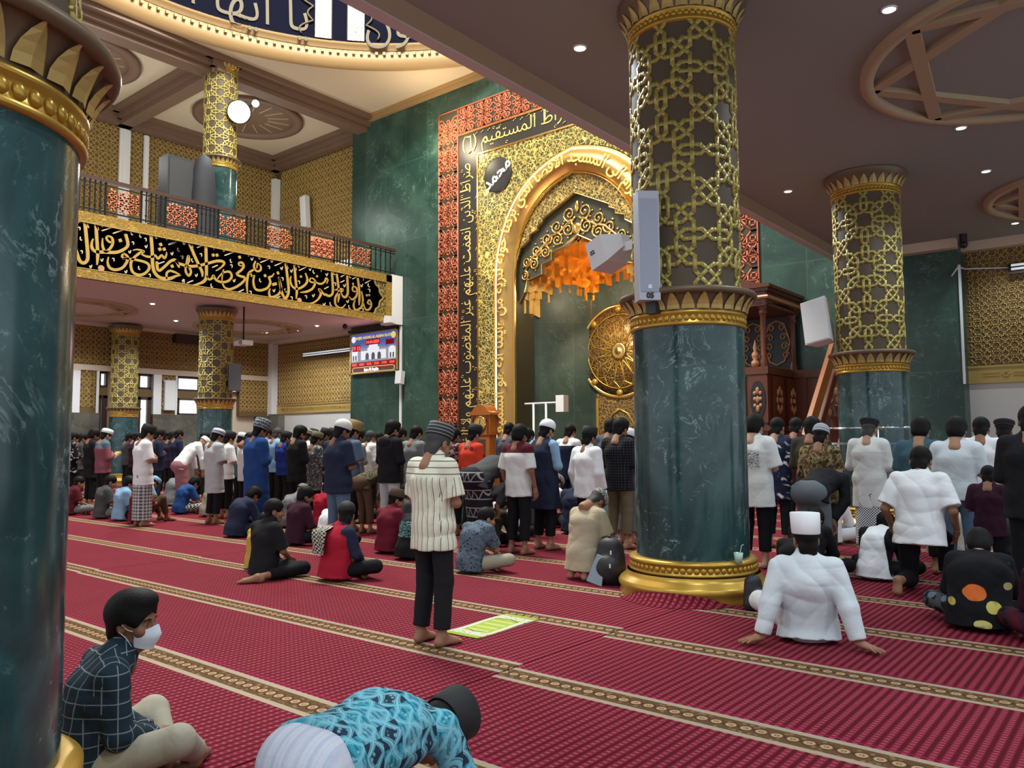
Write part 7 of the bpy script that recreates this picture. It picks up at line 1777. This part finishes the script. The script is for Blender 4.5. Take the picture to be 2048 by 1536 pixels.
person('man in white shirt and patterned cap sitting left of the navy tunic', 1052, ('w', -7.85, 10.4), 'slump', sh='white', sl=1.95, lo='black', hat=('kopiah', 'batik'), hair='crop', s=1.2, det=1)
person('man in navy tee and grey cap sitting between navy tunic and loose white shirt', 1130, ('w', -7.2, 10.3), 'sit', sh='navy', sl=.85, lo='black', hat=('kopiah', 'khaki'), hair='crop', s=1.2, det=1)
person('person in beige sitting behind the navy tee', 1150, ('w', -7.6, 11.6), 'sit', sh='cream', sl=1.9, lo='black', hair='short', s=1.15)
person('man in light blue shirt and dark cap sitting behind the tan shirt', 1190, ('w', -6.55, 10.2), 'sit', sh='sky', sl=.9, lo='ink', hat=('kopiah', 'navy'), hair='crop', skin=0, s=1.18, det=1)
# right
person('youth in white tee with black back print beside the front column', 1515, (1513, 1135), 'fold', top=833, sh=('prints', 'offwhite', 'ink', .12, 1.20, .10), sl=.95, hem=.26, lo='ink', hair='kid', skin=3, det=1, loose=.03)
person('man in navy shirt with white leaf pattern', 1552, 11.1, 'fold', top=838, sh=('leaf', 'navy', 'white'), sl=.9, hem=.3, lo='black', hair='short', skin=0, det=1)
person('man in dark red shirt beyond the leaf pattern', 1590, 12.6, 'fold', top=838, sh='darkred', lo='black', hair='short')
person('man in dark olive shirt left of the striped knit cap', 1622, 11.1, 'fold', top=838, sh='darkolive', lo='black', hair='top')
person('man in brown and gold batik shirt with striped knit cap', 1639, 9.9, 'fold', top=849, sh=('batik', (.08, .05, .02), (.26, .19, .09), (.03, .02, .012), 8), sl=1.95, hem=.2, lo='darkolive', hat=('dome', 'stripes'), hair='kid', skin=1, det=1, fat=1.1)
person('man in black jacket and fine-checked grey sarong bowing', 1630, 9.3, 'bow', sh='black', sl=1.95, lo=('check', 'slate', 'grey', .02), kind='sarong', hair=None, hat=None, skin=1, s=1.0, det=1, fat=1.12, rz=-10)
person('old man in pale shirt, black beret and checked sarong', 1745, (1745, 1105), 'fold', top=838, sh='offwhite', sl=1.95, hem=.36, lo=('check', 'navy', 'white', .032), kind='sarong', hat=('beret', 'ink'), hair='crop', hairm='hair_grey', skin=3, det=0, loose=.025)
person('man in dark denim shirt before the green wall', 1840, 9.9, 'fold', top=838, sh='teal', sl=.95, lo='black', hair='kid', skin=0, det=1, fat=1.08)
person('man in white tee and dark trousers half kneeling, bare sole showing', 1840, ('w', -1.98, 8.95), 'upkneel', sh='white', sl=.85, hem=.14, lo='ink', hair='short', skin=1, s=1.13, det=0, amp=.012, loose=.022, fat=1.05, P=dict(kn=(A_(.14, .32, .44), A_(-.13, .12, .085)), an=(A_(.14, .30, .07), A_(-.12, -.28, .13)), toe=(A_(.16, .46, .03), A_(-.12, -.37, -.05)), hip=(A_(.09, .01, .55), A_(-.09, .01, .53))))
person('man in light blue short-sleeved shirt with curly hair', 1912, 9.9, 'fold', top=839, sh='pale', sl=.9, hem=.1, lo='denim', hair='kid', skin=0, det=1)
person('man in white shirt standing before the pale tiled wall', 1962, 11.1, 'fold', top=836, sh='white', sl=.95, lo='black', hair='short', skin=1, det=1)
person('man in black shirt and flat cap before the pale tiled wall', 2008, 11.1, 'fold', top=837, sh='black', sl=1.95, lo='black', hat=('beret', 'ink'), hair='crop', skin=0, det=1)
person('tall man in black at the right picture edge', 2062, 8.6, 'fold', top=815, sh='black', sl=1.95, lo='ink', hair='short', skin=1, det=1, fat=1.15)
person('child in dark plum shirt standing behind the half kneeling man', 1972, 9.3, 'fold', top=934, sh='plum', sl=.95, lo='ink', hair='short', skin=1, det=1)
person('man in beige shirt with printed black headband sitting', 1930, ('w', -1.75, 10.2), 'slump', sh='cream', sl=1.95, lo='beige', hat=('dome', 'navy'), hair='short', skin=2, s=1.22, det=1)
person('dark haired child sitting at the right, behind the flower-print jacket', 2015, ('w', -1.15, 9.9), 'sit', sh='darkgrey', sl=.9, lo='black', hair='kid', skin=3, s=1.15, det=1)
person('person in black with pale pattern at the right picture edge, sitting', 2050, ('w', -.78, 8.9), 'slump', sh=('leaf', 'ink', 'grey'), sl=1.95, lo='ink', hair='kid', s=1.05, det=1)
person('person in dark maroon sitting at the right picture edge', 2066, ('w', -.66, 7.1), 'slump', sh='plum', sl=1.95, lo=('batik', 'plum', 'maroon', 'ink', 6), hair='kid', s=1.0, det=1)
person('boy in white shirt with black raglan sleeves sitting on his heels', 1750, ('w', -2.42, 8.95), 'slump', sh=('raglan', 'white', 'ink'), sl=1.9, lo='ink', hair='short', skin=0, s=.95, yaw=-10, pitch=-20, rz=-12, det=0, loose=.02)
person('youth in black sitting between the front column and the white cap', 1580, ('w', -3.15, 9.0), 'slump', sh='ink', sl=1.95, lo='ink', hair='kid', skin=1, s=1.0, det=1)
person('dark clothed boy sitting right behind the front column base', 1555, ('w', -3.12, 8.1), 'slump', sh='black', sl=1.95, lo='ink', hair='short', skin=1, s=.88, det=1)
person('person in white robe behind the old man in checked sarong', 1693, ('w', -3.95, 12.2), 'slump', sh='white', sl=1.9, lo='white', hair='crop', hat=('dome', 'white'), s=1.1)
# nobody stands inside his neighbour: whoever is farther steps back along the rows
def foot_c(o):
    sit = o['group'].endswith('carpet'); r = math.radians(0); return o.location.x, o.location.y + (.13 if sit else .05) * o.scale.x, (.34 if sit else .26) * o.scale.x
lst = sorted(PEOPLE, key=lambda o: math.hypot(o.location.x, o.location.y)); FIX = set(o.name for o in PEOPLE[:4])
for it in range(40):
    for i, b_ in enumerate(lst):
        if b_.name in FIX: continue
        for a_ in lst:
            if a_ is b_: continue
            xa, ya, ra = foot_c(a_); xb, yb, rb = foot_c(b_); d_ = math.hypot(xb - xa, yb - ya)
            if d_ >= ra + rb or math.hypot(xa, ya) > math.hypot(xb, yb): continue
            u = Vector((b_.location.x, b_.location.y)).normalized(); b_.location.x += u.x * .06; b_.location.y += u.y * .06
        for cx_, cy_, cr_ in ((C2X, C2Y, .80), (-3.92, 14.75, .8), (-25.1, 14.6, .8), (-31.3, 14.35, .75)):
            xb, yb, rb = foot_c(b_); d_ = math.hypot(xb - cx_, yb - cy_)
            if d_ < cr_ + rb: b_.location.x += (xb - cx_) / d_ * (cr_ + rb - d_) ; b_.location.y += (yb - cy_) / d_ * (cr_ + rb - d_)
        if b_.location.y > 18.3: b_.location.y = 18.3
# hood, vests, scarf, glasses, mask: worn things are parts of their wearers
def worn(name, parent, me, mt): return link(name, me, mt, parent)
p = dict(POSES['sit']); worn('vest', rv, shirt_mesh('sit_vest', p, .0085, 0, .1, .026, 2, 1.02, .008), fab('red'))
p = dict(POSES['fold']); worn('tunic', bv, shirt_mesh('fold_tunic', p, .0085, 0, .40, .030, 1, 1.02, .007), fab('navy'))
sc = Mat('checked_scarf', (.5, .46, .38), .9); x, y, z = sc.co(); u = (x / .05 + z / .12).fract(); v = (z / .042).fract()
sc.set('Base Color', sc.mix((.47, .43, .35), (.02, .016, .012), ((u < .5) * 1.0 + (v < .42) * 1.0).mod(2.0)))
V = []; F = []
for side in (0, 1):
    for i in range(11):
        for j in range(7):
            t = i / 10; w = (j / 6 - .5) * .20; sw = .05 * math.sin(j * 1.7 + i * .6) * .25
            zz = .30 + .30 * t if t < .85 else .555 + .02 * math.sin((t - .85) * 20); yb = -.165 + .17 * max(0, (t - .45)) ** 1.5 + sw
            if t >= .85: yb = -.02 + (t - .85) * .9
            V.append((-.10 + w + .03 * (1 - t), yb - .022 + side * .012, zz + .035 * t))
for s_ in (0, 77):
    for i in range(10):
        for j in range(6):
            a = s_ + i * 7 + j; q = (a, a + 1, a + 8, a + 7); F.append(q if s_ == 0 else q[::-1])
me = mesh_from('scarf', V, F); worn('scarf', rv, me, sc.m); me.polygons.foreach_set('use_smooth', [True] * len(F))
def headmount(b, pn, mb, name, mt, yaw=None, pitch=None):
    hd = head_frame(POSES[pn], yaw, pitch); o = mb.build(name, mt, b); o.matrix_local = mat4(hd * 1.06, POSES[pn]['head']); return o
g = MB()
for sx in (-1, 1):
    g.tube([(sx * .034 + .024 * math.cos(a), .104, .002 + .019 * math.sin(a)) for a in np.linspace(0, 6.28, 15)], .0022, 5); g.tube([(sx * .058, .102, .006), (sx * .078, .05, .008), (sx * .082, -.01, .004)], .002, 5)
g.tube([(-.01, .106, .004), (.01, .106, .004)], .002, 5); headmount(rv, 'sit', g, 'eyeglasses', M['black'], 38)
# face mask: folded cup over nose and chin with ear loops
V = []; F = []; n, m_ = 13, 9
for j in range(m_):
    t = j / (m_ - 1); z = -.014 - .098 * t
    for i in range(n):
        a = (i / (n - 1) - .5) * 2.3; bulge = .020 * math.cos(a) ** 2 * math.sin(math.pi * min(1, t * 1.1)) + .012 * math.exp(-(a / .35) ** 2) * (1 - t)
        rx, ry = (.074 - .016 * t), (.104 - .004 * t)
        V.append(((rx + bulge * .4) * math.sin(a), (ry + bulge + .006) * math.cos(a) + (.004 if j == 3 else 0), z + .014 * math.exp(-(a / .4) ** 2) * (1 - t) + .03 * (abs(a) / 1.15) ** 2 * (t - .45)))
for j in range(m_ - 1):
    for i in range(n - 1): a = j * n + i; F.append((a, a + 1, a + n + 1, a + n))
k = len(V); V += [(x * .97, y * .985 - .002, z) for x, y, z in V]; F += [tuple(q + k for q in f[::-1]) for f in F]
hd = head_frame(POSES['boy'], -40)
me = mesh_from('face_mask', V, F); me.polygons.foreach_set('use_smooth', [True] * len(F)); o = worn('face_mask', mb_boy, me, plain('white_mask_fabric', (.60, .64, .70), .8)); o.matrix_local = mat4(hd * 1.06, POSES['boy']['head'])
g = MB()
for sx in (-1, 1):
    for z0_ in (-.022, -.095): g.tube([(sx * .070, .042, z0_ * .9 - .004), (sx * .080, .02, -.03 + (z0_ + .05) * .5), (sx * .088, -.012, .0 + (z0_ + .05) * .55)], .0016, 5)
o = g.build('ear_loops', M['white'], o)
g = MB().sphere((0, -.10, 1.37), (.13, .07, .10), 14, 10); g.build('hood', fab('black'), hd_man)
backpack('black backpack with pale blue lining leaning beside the front column base', (-4.72, 7.42, 0), .3)
backpack('small black bag lying between the front column base and the white-capped man', (-2.98, 7.12, 0), 1.2, False, .62)
e = empty('plastic_cup', (-3.1, 7.38, .386)); e.location = (C2X + .62 * .97, C2Y - .24, .37); tag(e, 'clear plastic cup with straw standing on the front column base', 'cup')
MB().lathe([(.001, 0), (.032, 0), (.045, .1), (.042, .1), (.03, .006), (.001, .006)], 20).build('cup_wall', plain('pale_green_plastic', (.42, .55, .48), .15), e); MB().tube([(.0, 0, .02), (.03, .01, .17), (.05, .01, .18)], .004, 6).build('straw', M['offwhite'], e)
p = on_floor(1231, 1062, .0); e = empty('plastic_bowl', (p[0] + .25, p[1] - 1.2, 0)); e.location = tuple(on_floor(1231, 1072, .0)); tag(e, 'red plastic bowl on the carpet left of the grey jeans', 'bowl'); MB().lathe([(.001, .0), (.08, 0), (.15, .14), (.14, .14), (.075, .012), (.001, .012)], 24).build('bowl_wall', plain('red_plastic', (.55, .03, .02), .3), e)
p = PEOPLE[[q['label'] for q in PEOPLE].index('man in pink shirt with grey yoke and white cap holding a yellow book')]
e = empty('book', (p.location.x + .02, p.location.y + .27, 1.28)); tag(e, 'yellow book held open by the man in pink shirt', 'book'); T = Matrix.Rotation(-.9, 4, 'X')
MB().box((-.12, -.012, -.11), (.12, .012, .11), T).build('cover', plain('yellow_cover', (.55, .38, .10), .6), e); MB().box((-.112, .012, -.102), (.112, .03, .102), T).build('pages', M['white'], e)

m = MB(); V = []; F = []
for i in range(25):
    t = i / 24; a = math.radians(-125 + 88 * t); h = .11 * math.sin(math.pi * t) ** .8
    for k in range(5):
        q = k / 4; r = .57 + .185 + (.16 * (1 - q)) * (.4 + .6 * math.sin(math.pi * t)); V.append((r * math.cos(a), r * math.sin(a), .004 + h * q ** 1.6))
for i in range(24):
    for k in range(4): F.append((i*5+k, i*5+k+1, i*5+k+6, i*5+k+5))
n_ = len(V); V += [(x, y, z - .008) for x, y, z in V]; F += [tuple(q + n_ for q in f[::-1]) for f in F]
me = mesh_from('carpet_flap', V, F); me.polygons.foreach_set('use_smooth', [True] * len(F)); o = link('carpet_flap', me, M['carpet'], None, (C2X, C2Y, 0)); tag(o, 'edge of red carpet curling up against the front column base', 'carpet')
